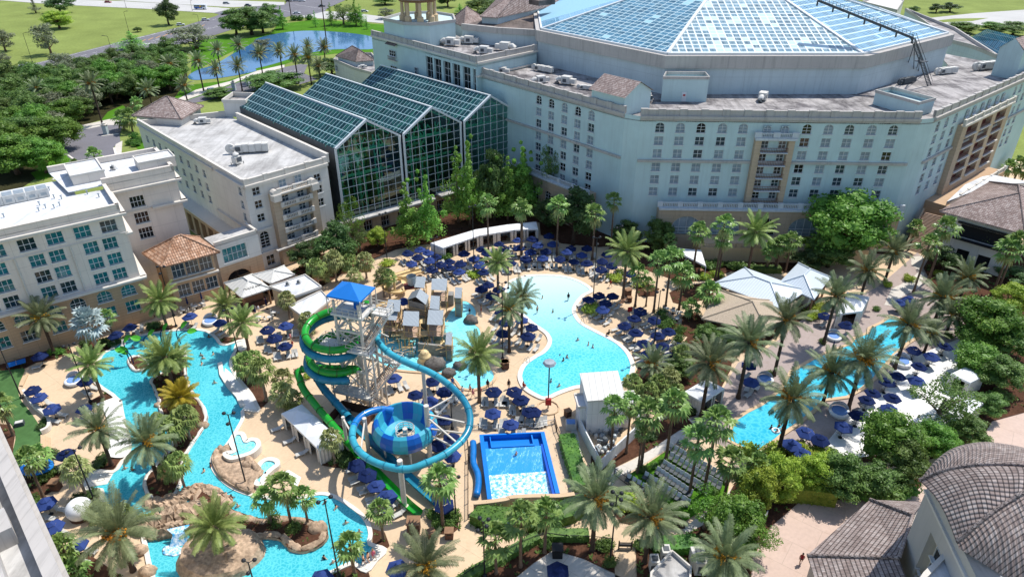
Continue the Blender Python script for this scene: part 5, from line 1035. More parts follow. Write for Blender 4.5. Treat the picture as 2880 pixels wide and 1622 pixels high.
many(F, 'B4',[(235,1060,250,900,.8),(310,1055,345,820,1.),(370,1060,430,800,1.1)],'on the path above the metal-roofed cafe'); palm('date2','B4',90,1065,130,730,1.25,'tall green date palm before the arched hotel terrace')
many(F, 'B4',[(2170,350,2200,200,1.1),(2260,350,2290,180,1.2),(2320,360,2340,220,1.1)],'beyond the low white roof at the right edge')
many(F, 'B3',[(185,935,200,550,1.05),(475,925,495,510,1.1),(775,965,795,580,1.15),(920,880,950,475,1.05),(1075,700,1090,385,.95),(1415,610,1440,385,1.1),(1170,750,1190,515,1.1),(1060,720,1060,590,.95)],'rising behind the lagoon loungers',1.)
many(F, 'B3',[(965,740,970,595,.8),(1230,800,1290,620,1.1),(1380,870,1370,700,.9),(1390,950,1400,790,.8),(1640,1095,1640,730,1.2),(1680,820,1715,610,1.15),(1755,1135,1850,670,1.25),(1800,1120,1850,790,1.),(2210,1050,2225,850,.8),(2280,1050,2300,840,.9)],'in the dense grove before the hotel arches')
many('fan0','B3',[(1280,700,1280,490,.9),(1560,770,1590,600,.9),(1330,640,1290,460,.7),(1960,760,1980,640,.9)],'in deep shade against the hotel wall'); palm('date2','B3',1020,1285,1055,890,1.2,'big green date palm at the top right of the lagoon pool')
many(F, 'B3',[(1150,1345,1150,1060,1.),(1225,1340,1230,1150,.7),(1280,1390,1320,970,1.25),(1360,1360,1420,940,1.2),(1470,1380,1520,1070,1.25),(1690,1420,1730,1220,1.2),(1590,1440,1580,1340,.9)],'clustered between the lagoon and the thatched roof')
many(D, 'C2',[(2148,555,2125,200,1.),(2205,445,2230,100,1.)],'on the point between splash pad and lagoon'); palm('date2','C2',1870,960,1870,570,1.1,'green date palm in a ring bed below the splash pad'); palm('date2','B2',2035,1290,2030,980,.9,'slender date palm left of the lagoon beach end')
many(F, 'B2',[(1940,945,1948,500,1.1),(2215,945,2225,530,1.1)],'in front of the long white cabana')
many(SB, 'B2',[(600,1200,545,1010,1.1),(690,1140,690,955,1.15),(830,1130,815,975,1.05),(950,1115,945,965,1.05),(870,1200,860,1085,.9),(560,1150,620,1070,.9)],'clumped behind the blue slide canopy'); many(SB, 'B2',[(1090,1265,1085,1085,.9),(1130,1275,1135,1095,.9)],'paired beside the tan kiddie slides'); many('sabal0','B2',[(355,1445,305,1280,1.05)],'in front of the white flat roofs')
many(SB, 'C2',[(480,400,480,300,1.1),(300,910,275,765,.95),(295,1020,265,880,1.),(370,1000,350,930,.8)],'on the deck left of the green slide'); many('sabal1','C1',[(1990,800,1990,640,1.1),(2040,760,2060,610,1.),(2140,950,2120,690,1.1)],'on the bed by the ramp into the river')
many(D, 'A1',[(345,925,300,720),(810,1015,740,685),(1400,720,1380,525),(1215,880,1210,735),(1525,835,1500,700),(1650,745,1610,500),(1782,580,1770,410),(1780,735,1760,570),(1970,745,1940,540),(1955,500,1945,370),(2135,665,2115,440),(2290,605,2280,420)],'beside the lake and its drive',1.1)
many(D, 'A2',[(395,685,370,450),(492,500,480,380),(502,690,480,470),(622,520,610,390),(577,670,570,540)],'at the bend of the drive',1.1); many(F, 'A1',[(765,1400,765,1270,1.3),(1110,930,1110,840,1.3),(1000,1060,990,960,1.4),(1060,1080,1050,950,1.5),(610,1370,610,1350,.8)],'around the asphalt court')
# broadleaf trees, shrubs, hedges
def leafs(mb, r, c, rad, n, size, flat_=.8):
 for _ in range(n):
  d = Vector((r.gauss(0,1), r.gauss(0,1), r.gauss(0,1))).normalized(); q = Vector((c[0]+d.x*rad[0], c[1]+d.y*rad[1], c[2]+d.z*rad[2]))*1.0; q = Vector(c).lerp(q, r.uniform(.72,1.1))
  nn = (d*.7+Vector((r.gauss(0,.6), r.gauss(0,.6), r.gauss(.35,.6)))).normalized(); a = nn.orthogonal().normalized(); a.rotate(Matrix.Rotation(r.uniform(0,6.28),3, nn)); b = nn.cross(a); k = size*r.uniform(.6,1.25)
  mb.add([q-a*k*.5, q-b*k*.3, q+a*k*.6, q+b*k*.3],[[0,1,2,3]])
def crown_mb(seed, shape='round', clumps=26, leaves=120, size=.11, core=.62):
 """unit crown: radius 1, base at z=0"""
 r = random.Random(seed); mb = MB(); cs = []
 for i in range(clumps):
  for _ in range(30):
   p = Vector((r.uniform(-1,1), r.uniform(-1,1), r.uniform(0,1)))
   if shape == 'cone' and i < 12: p = Vector((r.uniform(-.06,.06), r.uniform(-.06,.06), i/11.5)); break
   if shape == 'cone': R = (1-p.z)*.95+.08; ok = math.hypot(p.x, p.y) < R*.8
   else: R = math.sqrt(max(0,1-((p.z-.38)/.62)**2)) if p.z > .38 else .75+.25*p.z/.38; ok = R*.5 < math.hypot(p.x, p.y)+.25*r.random()+ (p.z*.5) and math.hypot(p.x, p.y) < R*.8
   if ok and all((p-c).length > .2 for c, _ in cs): break
  k = r.uniform(.2,.36)*(1 if shape != 'cone' else (1.15-p.z*.85)); cs.append((p, k)); z = p.z*(1.5 if shape != 'cone' else 3.6)+(.1 if shape != 'cone' else .2); rr = (k, k, k*(.7 if shape != 'cone' else 1.1))
  if core: mb.blob((p.x, p.y, z),(k*core, k*core, rr[2]*core),6,4,.3, r)
  leafs(mb, r, (p.x, p.y, z), rr, leaves, size)
 return mb, cs
def make_tree(kind, seed, leaf, trunkm, shape='round', clumps=26, leaves=120, size=.11, core=.62, th=.5):
 root = thing(kind, None, None); c, cs = crown_mb(seed, shape, clumps, leaves, size, core); cr = c.build('crown', leaf, root); cr.location = (0,0, th)
 r = random.Random(seed); t = MB(); t.smooth = True; top = 1.2 if shape != 'cone' else 3.4; t.tube([(0,0,0),(.02,.01, th*.6),(.0,.03, th+.3),(.03,0, th+top*.7)],[.09,.07,.055,.02],7)
 for p, k in cs[:9]: z = p.z*(1.5 if shape != 'cone' else 3.6)+th+.1; t.tube([(0,0, max(.2, z*.55)),(p.x*.5, p.y*.5, z*.8),(p.x*.9, p.y*.9, z)],[.04,.028,.01],5)
 t.build('trunk', trunkm, root); return Proto(root)
TREES = {'oak0': make_tree('oak_tree',1,'oak_leaf','dark_trunk', clumps=34, leaves=170, size=.085),'oak1': make_tree('oak_tree',2,'oak_leaf','dark_trunk', clumps=38, leaves=170, size=.08),'dark0': make_tree('shade_tree',3,'dark_leaf','dark_trunk'),'bright0': make_tree('shade_tree',4,'bright_leaf','trunk', clumps=42, leaves=210, size=.075),'yellow0': make_tree('shade_tree',5,'yellow_leaf','trunk', clumps=36, leaves=190, size=.08),'grey0': make_tree('shade_tree',6,'grey_leaf','trunk', clumps=22, leaves=90, core=.4),
  'airy0': make_tree('airy_tree',7,'bright_leaf','pale_trunk', clumps=22, leaves=120, size=.075, core=0, th=.7),'airy1': make_tree('airy_tree',8,'oak_leaf','pale_trunk', clumps=24, leaves=150, size=.075, core=0, th=.7),
  'cypress0': make_tree('cypress_tree',9,'cypress_leaf','trunk','cone',52,90,.11,.4),'cypress1': make_tree('cypress_tree',10,'cypress_leaf','trunk','cone',44,70,.1,.2),'pine0': make_tree('pine_tree',11,'grey_leaf','dark_trunk','cone',18,80,.12,.3)}
SHRUBS = {}
def make_shrub(name, seed, leaf):
 r = random.Random(seed); root = thing(name, None, None); mb = MB()
 for i in range(7): leafs(mb, r, (r.uniform(-.5,.5), r.uniform(-.5,.5), r.uniform(.3,.65)),(.45,.45,.4),70,.2); mb.blob((r.uniform(-.3,.3), r.uniform(-.3,.3),.35),(.4,.4,.33),6,4,.3, r)
 mb.build('foliage', leaf, root); t = MB()
 for i in range(4): t.tube([(0,0,0),(r.uniform(-.4,.4), r.uniform(-.4,.4),.5)],[.04,.02],5)
 t.build('stem','trunk', root); return Proto(root)
for k, l_ in (('green','shrub_leaf'),('lime','yellow_leaf'),('dark','dark_leaf'),('hedge','hedge_leaf'),('red','red_leaf')): SHRUBS[k] = make_shrub('shrub', hash(k) % 97 if False else len(k)*7+3, l_)
def tree(kind, w, bx, by, tx, ty, rpx, label, group=None, cat='tree', sq=None):
 """base pixel, top pixel, crown radius in window pixels"""
 g = Q(w, bx, by); u, v = px(w, tx, ty); h = max(1.5, HZ(g.y, v)); zm = SP*(CAMH-h*.7)+CP*g.y; R = 1.3*rpx/2.9025*zm/FOC; X = (px(w, bx, by)[0]*.5+u*.5-1440)/FOC*zm
 hp = 2.15 if not kind.startswith(('cyp','pine')) else 4.3
 return TREES[kind].put((X, g.y, 0), VR.uniform(0,6.28),(R, R, h/hp), label, cat, group)
for a in [('pine0','A1',270,108,260,-20,60,'slim pine in the meadow at top left'),('dark0','A1',465,108,465,-40,95,'dark tree by the highway left of the round meadow tree'),('yellow0','A1',465,235,450,90,100,'round yellow-green tree casting shade in the open meadow'),('grey0','A1',385,445,340,185,95,'ragged leaning tree near the boulevard in the meadow'),('dark0','A1',1350,205,1340,-10,75,'dark ragged pine by the boulevard fence in the meadow'),('airy1','A1',1415,160,1410,70,35,'thin sapling right of the dark ragged meadow pine'),('grey0','A1',10,420,0,240,80,'grey tree cut by the left edge in the meadow'),('grey0','A1',30,560,5,430,50,'lower grey tree cut by the left edge near the boulevard'),('oak0','A1',1120,262,1120,222,32,'small round bush alone beside the boulevard'),
  ('grey0','A1',1590,400,1565,205,165,'wide grey-leaved tree between boulevard and lake'),('cypress1','A1',1070,400,1060,255,110,'pale feathery cypress above the wood'),('oak0','A1',1900,290,1910,80,110,'leftmost tree of the dark grove by the lake'),('oak1','A1',2050,285,2010,60,140,'largest tree of the dark grove by the lake'),('dark0','A1',2130,270,2130,110,110,'near dark tree of the grove overhanging the lake'),('oak0','A1',2210,215,2160,35,90,'rear tree of the dark grove by the lake'),
  ('cypress0','A2',265,240,250,50,45,'slim cypress at the left end of the lake lawn'),('cypress1','A2',535,222,530,85,26,'thin small cypress on the lake lawn'),('cypress0','A2',870,212,850,0,60,'tallest cypress on the far lake shore'),('cypress1','A2',905,215,900,30,40,'cypress right of the tallest on the far lake shore'),('airy1','A2',765,200,760,50,90,'spreading airy tree on the far lake shore'),('cypress1','A2',660,210,655,20,40,'pale cypress beside the utility pole'),('grey0','A2',1110,155,1110,65,70,'grey shrubby tree left of the bell tower'),('cypress1','A2',960,240,955,140,22,'thin sapling at the lake edge near the tower'),('oak0','A2',1110,40,1110,-30,80,'dark round tree beyond the road left of the cupola'),
  ('dark0','A2',1620,60,1620,-60,70,'dark tree right behind the cupola'),('cypress1','A2',1720,110,1720,30,40,'pale cypress right of the cupola'),('oak0','A2',1870,100,1860,-20,90,'dark oak behind the rose tiled roofs'),('oak1','A2',2010,80,2000,-20,110,'second dark oak behind the rose tiled roofs'),('oak0','A2',1980,140,1940,60,90,'lower oak beside the rose tiled roofs'),
  ('oak0','A4',1430,108,1430,52,40,'small dark bush left of the pair on the far right grass'),('dark0','A4',1620,105,1615,30,50,'left dark tree of the pair on the far right grass'),('dark0','A4',1730,100,1730,20,65,'right dark tree of the pair on the far right grass'),('bright0','A4',1830,270,1830,180,100,'bright tree left behind the sloping blue glass roof'),('bright0','A4',2070,250,2070,180,80,'bright tree above the peak of the sloping blue glass roof'),('oak0','A4',2250,290,2250,180,110,'oak right behind the sloping blue glass roof'),
  ('cypress0','B2',1300,860,1262,320,115,'bright cypress in front of the left glass gable'),('cypress0','B2',1450,830,1450,260,110,'bright cypress between the left and middle glass gables'),('cypress1','B2',1700,660,1685,20,110,'tall airy cypress before the middle glass gable'),('cypress0','B2',1780,680,1800,-20,110,'tall cypress between the middle and right glass gables'),('cypress0','B2',2240,620,2230,30,110,'brightest tall cypress at the hotel corner right of the glass gables'),('cypress0','B2',2120,640,2100,110,100,'cypress before the right glass gable'),('dark0','B2',2000,640,2000,60,110,'dark tree behind the cypresses at the right glass gable'),('airy1','B2',1960,620,1900,250,110,'loose shaded tree among the cypresses'),('airy0','B2',830,870,820,470,90,'airy sapling at the foot of the left glass gable'),('airy0','B2',690,700,640,280,70,'tall thin sapling against the balcony bay'),('airy0','B2',760,720,770,330,60,'thin sapling before the left glass edge'),
  ('dark0','B2',700,1000,690,660,150,'dark magnolia tree below the balcony bay'),('dark0','B2',460,1060,450,820,110,'smaller dark tree left of the magnolia'),('yellow0','B2',1040,860,1050,700,75,'bright bushy tree before the tan colonnade'),('airy1','B2',900,890,890,720,70,'loose tree beside the white ledge of the colonnade'),
  ('bright0','B3',140,600,110,180,140,'broad green tree left of the hotel corner terrace'),('cypress0','B3',220,560,205,50,110,'bright cypress in front of the hotel corner terrace'),('airy1','B3',430,560,430,80,100,'see-through tree against the blue hotel wall'),('dark0','B3',640,840,620,380,170,'large dark tree behind the lagoon loungers'),('dark0','B3',430,700,410,440,110,'dark tree right of the long white cabana'),('dark0','B3',800,640,800,390,90,'dark tree in the corner of the hotel walls'),('oak0','B3',1060,850,1050,650,110,'rounded oak among the fan palms behind the lagoon'),('oak1','B3',1330,900,1320,640,110,'dark green tree among the grove palms'),
  ('bright0','B4',940,960,940,395,300,'huge bright green tree before the blue hotel front'),('yellow0','B4',570,960,570,780,90,'lime green tree above the metal-roofed cafe'),('oak0','B4',760,1020,760,770,170,'olive green tree below the huge bright tree'),('dark0','B4',560,1040,520,880,120,'dark tree in the shade above the metal roof'),('grey0','B4',960,930,950,780,110,'grey-green tree between huge bright tree and date palms'),('grey0','B4',1330,720,1310,520,90,'silvery tree beside the brown staircase'),('dark0','B4',1240,600,1240,470,70,'dark tree at the foot of the right hotel wing'),('dark0','B4',1700,1060,1690,860,110,'dark tree against the white restaurant wall'),('dark0','B4',2280,1150,2260,1030,120,'dark tree at right edge below the restaurant'),
  ('bright0','C4',2060,520,2060,130,230,'largest bright tree of the right edge thicket'),('yellow0','C4',2230,260,2240,10,130,'lime topped tree at the right edge below the restaurant'),('oak0','C4',2260,600,2260,300,170,'oak at the right edge of the thicket'),('oak1','C4',1950,480,1900,250,140,'oak left in the right edge thicket'),('bright0','C4',2000,760,1990,500,170,'tree of the thicket above the square white cabana'),('oak0','C4',2150,860,2160,600,170,'lowest oak of the right edge thicket'),('oak0','C4',2060,1080,2050,900,110,'oak beside the white cabana corner'),('airy1','C4',1670,1190,1670,820,220,'open airy tree over the white shell terrace'),
  ('bright0','C4',1300,1480,1260,1060,215,'broad olive oak below the white shell terrace'),('oak0','D4',1360,700,1380,360,170,'oak left of the curved tile roof'),('bright0','C4',1620,1400,1600,1150,150,'bright tree between white terrace and curved roof'),('oak0','C4',1880,1300,1870,1100,150,'oak behind the curved tile roof'),('oak0','D4',880,800,860,480,180,'shaded oak at the end of the pink paving'),('oak1','D4',1180,820,1180,560,170,'oak beyond the low tiled wing'),('yellow0','D4',350,830,340,470,150,'lime green tree of the hedge line by the pink paving'),('yellow0','D4',640,760,620,480,130,'second lime green tree of the hedge line'),('yellow0','D4',160,900,170,560,150,'lowest lime green tree behind the small white sign'),
  ('bright0','D3',1900,1200,2020,830,200,'sprawling bright tree over the pale path'),('airy0','D3',1730,1060,1720,760,170,'airy tree at the end of the lawn chairs'),('airy0','D3',2120,1280,2110,1030,150,'airy tree spreading over the pink paving'),('oak0','C3',1720,520,1710,330,100,'dense dark tree in front of the thatched roof'),('oak1','C3',1890,480,1890,350,60,'small oak at the eave of the thatched roof'),('grey0','C3',1480,640,1500,480,90,'grey-green tree behind the lagoon side loungers'),('oak0','C3',1500,740,1500,600,110,'olive tree left of the white curtained cabana'),
  ('bright0','A1',420,1230,420,950,170,'bright tree at the edge of the asphalt court'),('grey0','A1',280,1150,250,920,190,'pale grey-leaved tree beside the asphalt court'),('bright0','B1',70,260,60,-60,200,'bright tree cut by the left edge above the white roof'),('bright0','B1',300,250,330,-30,150,'bright tree on the lawn corner behind the white roof'),('oak0','A1',1780,800,1780,720,100,'low round tree beside the white car on the drive'),('oak1','A2',200,740,210,590,190,'bushy oak behind the left ridge of the glasshouse'),('dark0','A2',670,620,660,480,110,'dark tree left of the rose tiled pavilion'),('grey0','A2',120,420,110,320,80,'pale willow at the near lake shore')]:
 tree(*a)
fp = W('A1',-150,770,0,760,300,715,700,625,960,570,1400,540,1490,560,1500,660,1380,760,1000,840,860,900,620,1000,440,1120,300,1250,100,1330,-150,1400)
pts = []; tr_ = random.Random(3)
for _ in range(6000):
 u, v = tr_.uniform(-60,540), tr_.uniform(140,470); q = P(u, v)
 if inside(q, fp) and all((q-o).length > 6.6 for o in pts): pts.append(q)
pts.sort(key=lambda q: q.y); nb_ = 6; rows = [pts[i*len(pts)//nb_:(i+1)*len(pts)//nb_] for i in range(nb_)]
for bi, row in enumerate(rows):
 row.sort(key=lambda q: proj(q)[0]/1.)
 for i, q in enumerate(row):
  k = tr_.choice(['oak0','oak1','oak0','dark0','bright0','oak1','grey0']); R = tr_.uniform(5.2,6.8)
  TREES[k].put((q.x, q.y, 0), tr_.uniform(0,6),(R, R, tr_.uniform(8.5,12.5)/2.15), f'{ordinal(i, len(row))} in {["nearest", "second", "third", "fourth", "fifth", "farthest"][bi]} row of the dense wood by the boulevard','tree','wood below the boulevard')
def shrub(kind, w, x, y, r, h, label, group=None):
 g = Q(w, x, y); SHRUBS[kind].put((g.x, g.y, .1), VR.uniform(0,6.28),(r, r, h), label, 'shrub', group)
def shrubs(kind, w, pts, r, h, ctx):
 pts = sorted(pts); n = len(pts)
 for i, (x, y) in enumerate(pts): shrub(kind, w, x, y, r*VR.uniform(.85,1.15), h*VR.uniform(.85,1.2),(f'shrub {ctx}' if n == 1 else f'shrub, {ordinal(i, n)} of those {ctx}'))
for a in [('lime','B2',[(1135,1005)],1.7,1.4,'round and clipped under a lamp post left of the parasols'),('lime','B2',[(1840,1095)],1.7,1.4,'round and clipped at the left end of the lagoon beach'),('hedge','B2',[(1600,950)],1.8,1.4,'dark and round in front of the long white cabana'),('lime','B3',[(955,1130)],1.8,1.6,'round and clipped beside the person in red'),('lime','B3',[(770,1385)],2., 1.6,'round and clipped on the lagoon bulge'),('green','B3',[(990,1080)],1.6,1.3,'behind the clipped ball beside the lagoon'),('green','B3',[(1720,1030),(1790,1010),(1900,1030),(1990,1040),(2090,1050)],2., 1.5,'edging the walk above the cafe'),('lime','B3',[(1150,1180),(1690,1120),(1790,1100)],1.5,1.2,'yellow-green in the grove bed'),
  ('hedge','A2',[(370,170),(415,168),(490,165)],2.8,2.6,'clipped in front of the crossing'),('lime','D1',[(1220,1000),(1140,1010)],1.2,1.3,'yellow on the rock arch'),('green','D1',[(1990,1020),(2260,1050)],1., .9,'low on the rock island'),('green','D1',[(420,620),(340,680),(290,850),(310,920),(470,1290),(520,1330)],1.3,1.2,'beside the corner building'),('dark','D1',[(390,540),(430,470),(810,550),(850,500),(350,240),(370,200),(650,830),(760,790)],1.1,.9,'dark and low in the left beds'),('hedge','C1',[(50,580),(20,600),(90,600),(230,550),(180,570),(330,520),(440,560),(500,560)],1.1,.9,'along the foot of the tan hotel wall'),('dark','C1',[(700,500),(860,490),(930,500),(960,480),(1280,350),(1250,360),(1120,250),(1160,220)],1.3,1.2,'dark in the bed at the head of the river'),
  ('green','D2',[(390,1070),(360,1100),(200,1010)],1.1,1.2,'on the rock island behind the three palms'),('dark','D2',[(800,450),(760,500),(840,480),(800,540)],1.4,1.4,'dark at the end of the cabana tents'),('green','D2',[(1500,960),(1540,1000),(1640,950),(1680,990),(1630,1040),(1540,1070)],1.1,1.1,'around the tall palm by the slides'),('red','C2',[(530,680),(400,730)],.9,1.2,'reddish beside the green slide'),('lime','C2',[(600,730),(480,760)],.9,1., 'yellow-green beside the green slide'),
  ('lime','D3',[(1050,830),(1080,900),(1010,880),(1130,920)],1.5,1.5,'yellow-green beside the curving walk'),('green','D3',[(840,1220),(880,1200),(1160,1200),(400,1200),(920,1360)],1.2,1.1,'near the iron gate'),('green','D3',[(1180,590),(1290,560),(1350,530),(1760,760),(1700,750)],1., .8,'in the beds of the lounge lawn'),('green','C4',[(250,740),(680,480),(1700,430),(1110,210),(740,1370)],1., .8,'small and bright at palm feet by the adult pool'),('lime','C4',[(620,260),(660,200),(560,280)],2., 1.6,'lime green beside the thatched roof'),('dark','C4',[(1720,820),(1790,860)],1.5,1.8,'in front of the square white cabana'),('green','C4',[(2060,1000),(2120,950)],2., 2., 'bright beside the white cabana corner'),
  ('hedge','D4',[(1250,780),(1150,800),(1350,760),(1000,800),(700,800)],2.2,2.2,'under the oaks by the low tiled wing'),('lime','D4',[(80,470),(300,450),(450,460),(560,470),(680,500)],2.2,2., 'lime green behind the adult pool corner'),('dark','C3',[(1580,1050),(1540,1000),(1560,930),(1250,1250),(1200,1260)],1.3,1.2,'dark near the white curtained cabana'),('green','C3',[(1330,250),(1370,300),(1400,330),(1480,400),(1470,470),(1350,360)],1.4,1.4,'between loungers and the thatched roof cafe'),('lime','B4',[(1620,1090),(1380,1130),(1200,1180)],1.3,1.2,'yellow-green beside the pale path'),('hedge','A1',[(1060,1180),(1110,1190),(1150,1160),(1100,1130)],2., 1.6,'clipped behind the hotel back wall')]: shrubs(*a)
def hedge(name, pts, wd, h, leaf, label, z0=.1, n=9.):
 mb = MB(); r = random.Random(len(label)); L = 0
 rim(mb, pts, wd*.86, z0, h*.94, False)
 for a, b in zip(pts, pts[1:]):
  d = b-a; l_ = d.length; d.normalize(); s_ = Vector((-d.y, d.x, 0))
  for _ in range(int(l_*(wd+2*h)*n)):
   q = a+d*r.uniform(0, l_); k = r.uniform(0, wd+2*h)
   if k < wd: p = q+s_*(k-wd/2)+Vector((0,0, h)); nn = Vector((0,0,1))
   else: sg = 1 if k-wd < h else -1; p = q+s_*sg*wd/2+Vector((0,0, z0+(h-z0)*r.random())); nn = s_*sg
   nn = (nn+Vector((r.gauss(0,.5), r.gauss(0,.5), r.gauss(.2,.5)))).normalized(); p = p+nn*r.uniform(-.08,.1); t = nn.orthogonal().normalized(); t.rotate(Matrix.Rotation(r.uniform(0,6.28),3, nn)); u = nn.cross(t); e = .26*r.uniform(.6,1.2)
   mb.add([p-t*e*.5, p-u*e*.35, p+t*e*.6, p+u*e*.35],[[0,1,2,3]])
 return tag(mb.build(name, leaf), label, 'hedge')
hedge('hedge', W('D3',560,340,600,480,640,600,690,760),2.6,1.5,'hedge_leaf','long clipped green hedge beside the blue wave pool'); hedge('hedge', W('D2',1850,960,1960,1010,2200,1020,2400,1020,'D3',560,960,690,900,720,960),3.2,1.7,'hedge_leaf','thick curved hedge below the curved wall of the wave pool')
hedge('hedge', W('D3',400,1130,560,1140,740,1135),1.6,1.2,'shrub_leaf','low hedge behind the fence left of the iron gate'); hedge('hedge', W('D3',1260,1230,1420,1230,1620,1210),2.4,1.5,'hedge_leaf','hedge right of the iron gate'); hedge('hedge', W('D3',-600,1720,-200,1440,100,1280,330,1150),1.4,1.1,'shrub_leaf','low hedge along the slanting bottom fence')
hedge('hedge', W('B4',-20,1040,120,1060,330,1060),2., 1.3,'shrub_leaf','low hedge on the terrace above the metal roof'); hedge('hedge', W('D4',260,800,420,790,560,800,760,830),3., 2.6,'yellow_leaf','tall lime hedge along the top of the pink paving')
gc = MB(); r = random.Random(8)
for poly in BEDS+[I1, I2]:
 xs = [p[0] for p in poly]; ys = [p[1] for p in poly]; ar_ = abs(area([(p[0], p[1]) for p in poly])); k = min(420, int(ar_*.9))
 for _ in range(k):
  q = Vector((r.uniform(min(xs), max(xs)), r.uniform(min(ys), max(ys)),0))
  if not inside(q, poly) or inside(q, RIVER) and poly not in (I1, I2): continue
  if poly is I2 or poly is I1: q.z = .35
  s_ = r.uniform(.25,.6)
  for j in range(6):
   az = r.uniform(0,6.28); e = q+Vector((math.cos(az)*s_, math.sin(az)*s_, s_*r.uniform(.4,1.1))); sd = Vector((-math.sin(az), math.cos(az),0))*s_*.22; m_ = q.lerp(e, .5)+Vector((0,0, s_*.2)); gc.add([q+Vector((0,0,.1)), m_-sd, e, m_+sd],[[0,1,2,3]])
tag(gc.build('ground_cover','shrub_leaf'),'low leafy plants scattered through the mulched beds','plants', None, 'stuff')
# water slides
T0 = Vector((-23., 86., 0)); TA = math.radians(-19); TX = Vector((math.cos(TA), math.sin(TA),0)); TY = Vector((-math.sin(TA), math.cos(TA),0))
def tp(x, y, z): q = T0+TX*x+TY*y; return Vector((q.x, q.y, z))
tw_ = thing('slide_tower','tall off-white slide tower with zigzag stairs under a blue canopy','slide tower',(0,0,0))
m = MB()
for x in (-2., 2.):
 for y in (-1.7,1.7): m.tube([tp(x, y, 0), tp(x, y, 19.3)],.23,8)
for x, y in ((3.6,.6),(-4.6,-1.2),(3.4,-1.8)): m.tube([tp(x, y, 0), tp(x, y, 11.4)],.15,8)
m.tube([tp(0,0,0), tp(0,0,11)],.45,10)
for z0_, z1_ in ((0,3.4),(3.6,7.4),(7.4,11.4),(11.6,14.4),(14.4,17.2)):
 for (x0, y0),(x1, y1) in (((-2,-1.7),(2,-1.7)),((2,-1.7),(2,1.7)),((2,1.7),(-2,1.7)),((-2,1.7),(-2,-1.7))): m.bar(tp(x0, y0, z0_), tp(x1, y1, z1_),.14); m.bar(tp(x1, y1, z0_), tp(x0, y0, z1_),.14); m.bar(tp(x0, y0, z1_), tp(x1, y1, z1_),.3)
for a, b in (((-4.6,-1.2,8),(-2,-1.7,11.2)),((3.6,.6,8),(2,-1.7,11.2)),((-4.2,0,13),(-2,0,9.5)),((-5,2,12),(-2,1.7,9)),((-5,-2,11),(-2,-1.7,8)),((-2,1.7,15),(-4,3.4,13.4)),((2,0,14.5),(4.4,1.6,12.4))): m.bar(tp(*a), tp(*b),.18)
m.build('frame','steel_white', tw_)
def platform(x0, x1, y0, y1, z, gaps=()):
 p = MB(); p.prism([tp(x0, y0,0), tp(x1, y0,0), tp(x1, y1,0), tp(x0, y1,0)], z-.35, z, True, True); p.build('platform','unit_white', tw_); g = MB(); c = [(x0, y0),(x1, y0),(x1, y1),(x0, y1)]
 for i in range(4):
  if i in gaps: continue
  a, b = Vector((*c[i],0)), Vector((*c[(i+1) % 4],0)); n = max(1, int((b-a).length/.9))
  for h in (.55,1.1): g.bar(tp(a.x, a.y, z+h), tp(b.x, b.y, z+h),.07)
  for k in range(n+1): q = a.lerp(b, k/n); g.bar(tp(q.x, q.y, z), tp(q.x, q.y, z+1.1),.06)
 g.build('railing','steel_white', tw_)
platform(-2.5,2.6,-2.1,2.1,17.3,(1,)); platform(-4.9,3.4,-2.7,-.6,11.7); platform(-3.6,3.2,-3., -.9,3.7); platform(3.2,6., 1.2,2.8,8.); platform(2.6,5.2,.6,2.6,16.7,(3,))
def stair(a, b, w):
 s = MB(); d = Vector((b.x-a.x, b.y-a.y, 0)); dn = d.normalized(); sd_ = Vector((-dn.y, dn.x, 0)); n = int(abs(a.z-b.z)/.2); rz = math.atan2(dn.y, dn.x)
 for i in range(n): p = a.lerp(b, (i+.5)/n); s.box(p, (d.length/n*.8, w, .07), rz)
 s.build('stairs','step_wood', tw_); g = MB()
 for k in (-1,1):
  o = sd_*k*w/2; g.bar(a+o-Vector((0,0,.12)), b+o-Vector((0,0,.12)),.1,.3)
  for h in (.6,1.05): g.bar(a+o+Vector((0,0, h)), b+o+Vector((0,0, h)),.05)
  for i in range(7): p = a.lerp(b, i/6)+o; g.bar(p, p+Vector((0,0,1.05)),.05)
 g.build('railing','steel_white', tw_)
stair(tp(4.6,1.2,16.7), tp(1.8,-1.6,11.7),1.9); stair(tp(5.2,1.6,8.), tp(2.2,-1.9,3.7),1.9); stair(tp(2.4,-1.2,11.6), tp(4.2,1.9,8.),1.1); stair(tp(2.9,-2.4,3.6), tp(4.8,-.2,.1),1.1)
m = MB(); c = [tp(x, y, 20.2) for x, y in ((-2.7,-2.2),(2.7,-2.2),(2.7,2.2),(-2.7,2.2))]; pk = tp(0,.2,21.6)
for i in range(4): m.quad(c[i], c[(i+1) % 4], pk); m.quad(c[i]-Vector((0,0,.25)), c[(i+1) % 4]-Vector((0,0,.25)), c[(i+1) % 4], c[i])
for p in c: m.mi = 1; m.bar(p, Vector((p.x, p.y, 17.3)),.12)
m.build('canopy',['canopy_blue','steel_white'], tw_)
m = MB(); m.quad(tp(-1., 1.9,19.4), tp(.4,1.9,19.2), tp(1.3,.2,17.5), tp(.2,-.1,17.5)); m.quad(tp(.2,-.1,17.5), tp(1.3,.2,17.5), tp(2.2,-.4,18.1), tp(1.2,-1., 17.9)); m.build('slide_lining','canopy_blue', tw_)
def helix(c, R, a0, turns, z0, z1, n=40):
 return [Vector((c.x+R*math.cos(a0+turns*2*PI*i/n), c.y+R*math.sin(a0+turns*2*PI*i/n), z0+(z1-z0)*i/n)) for i in range(n+1)]
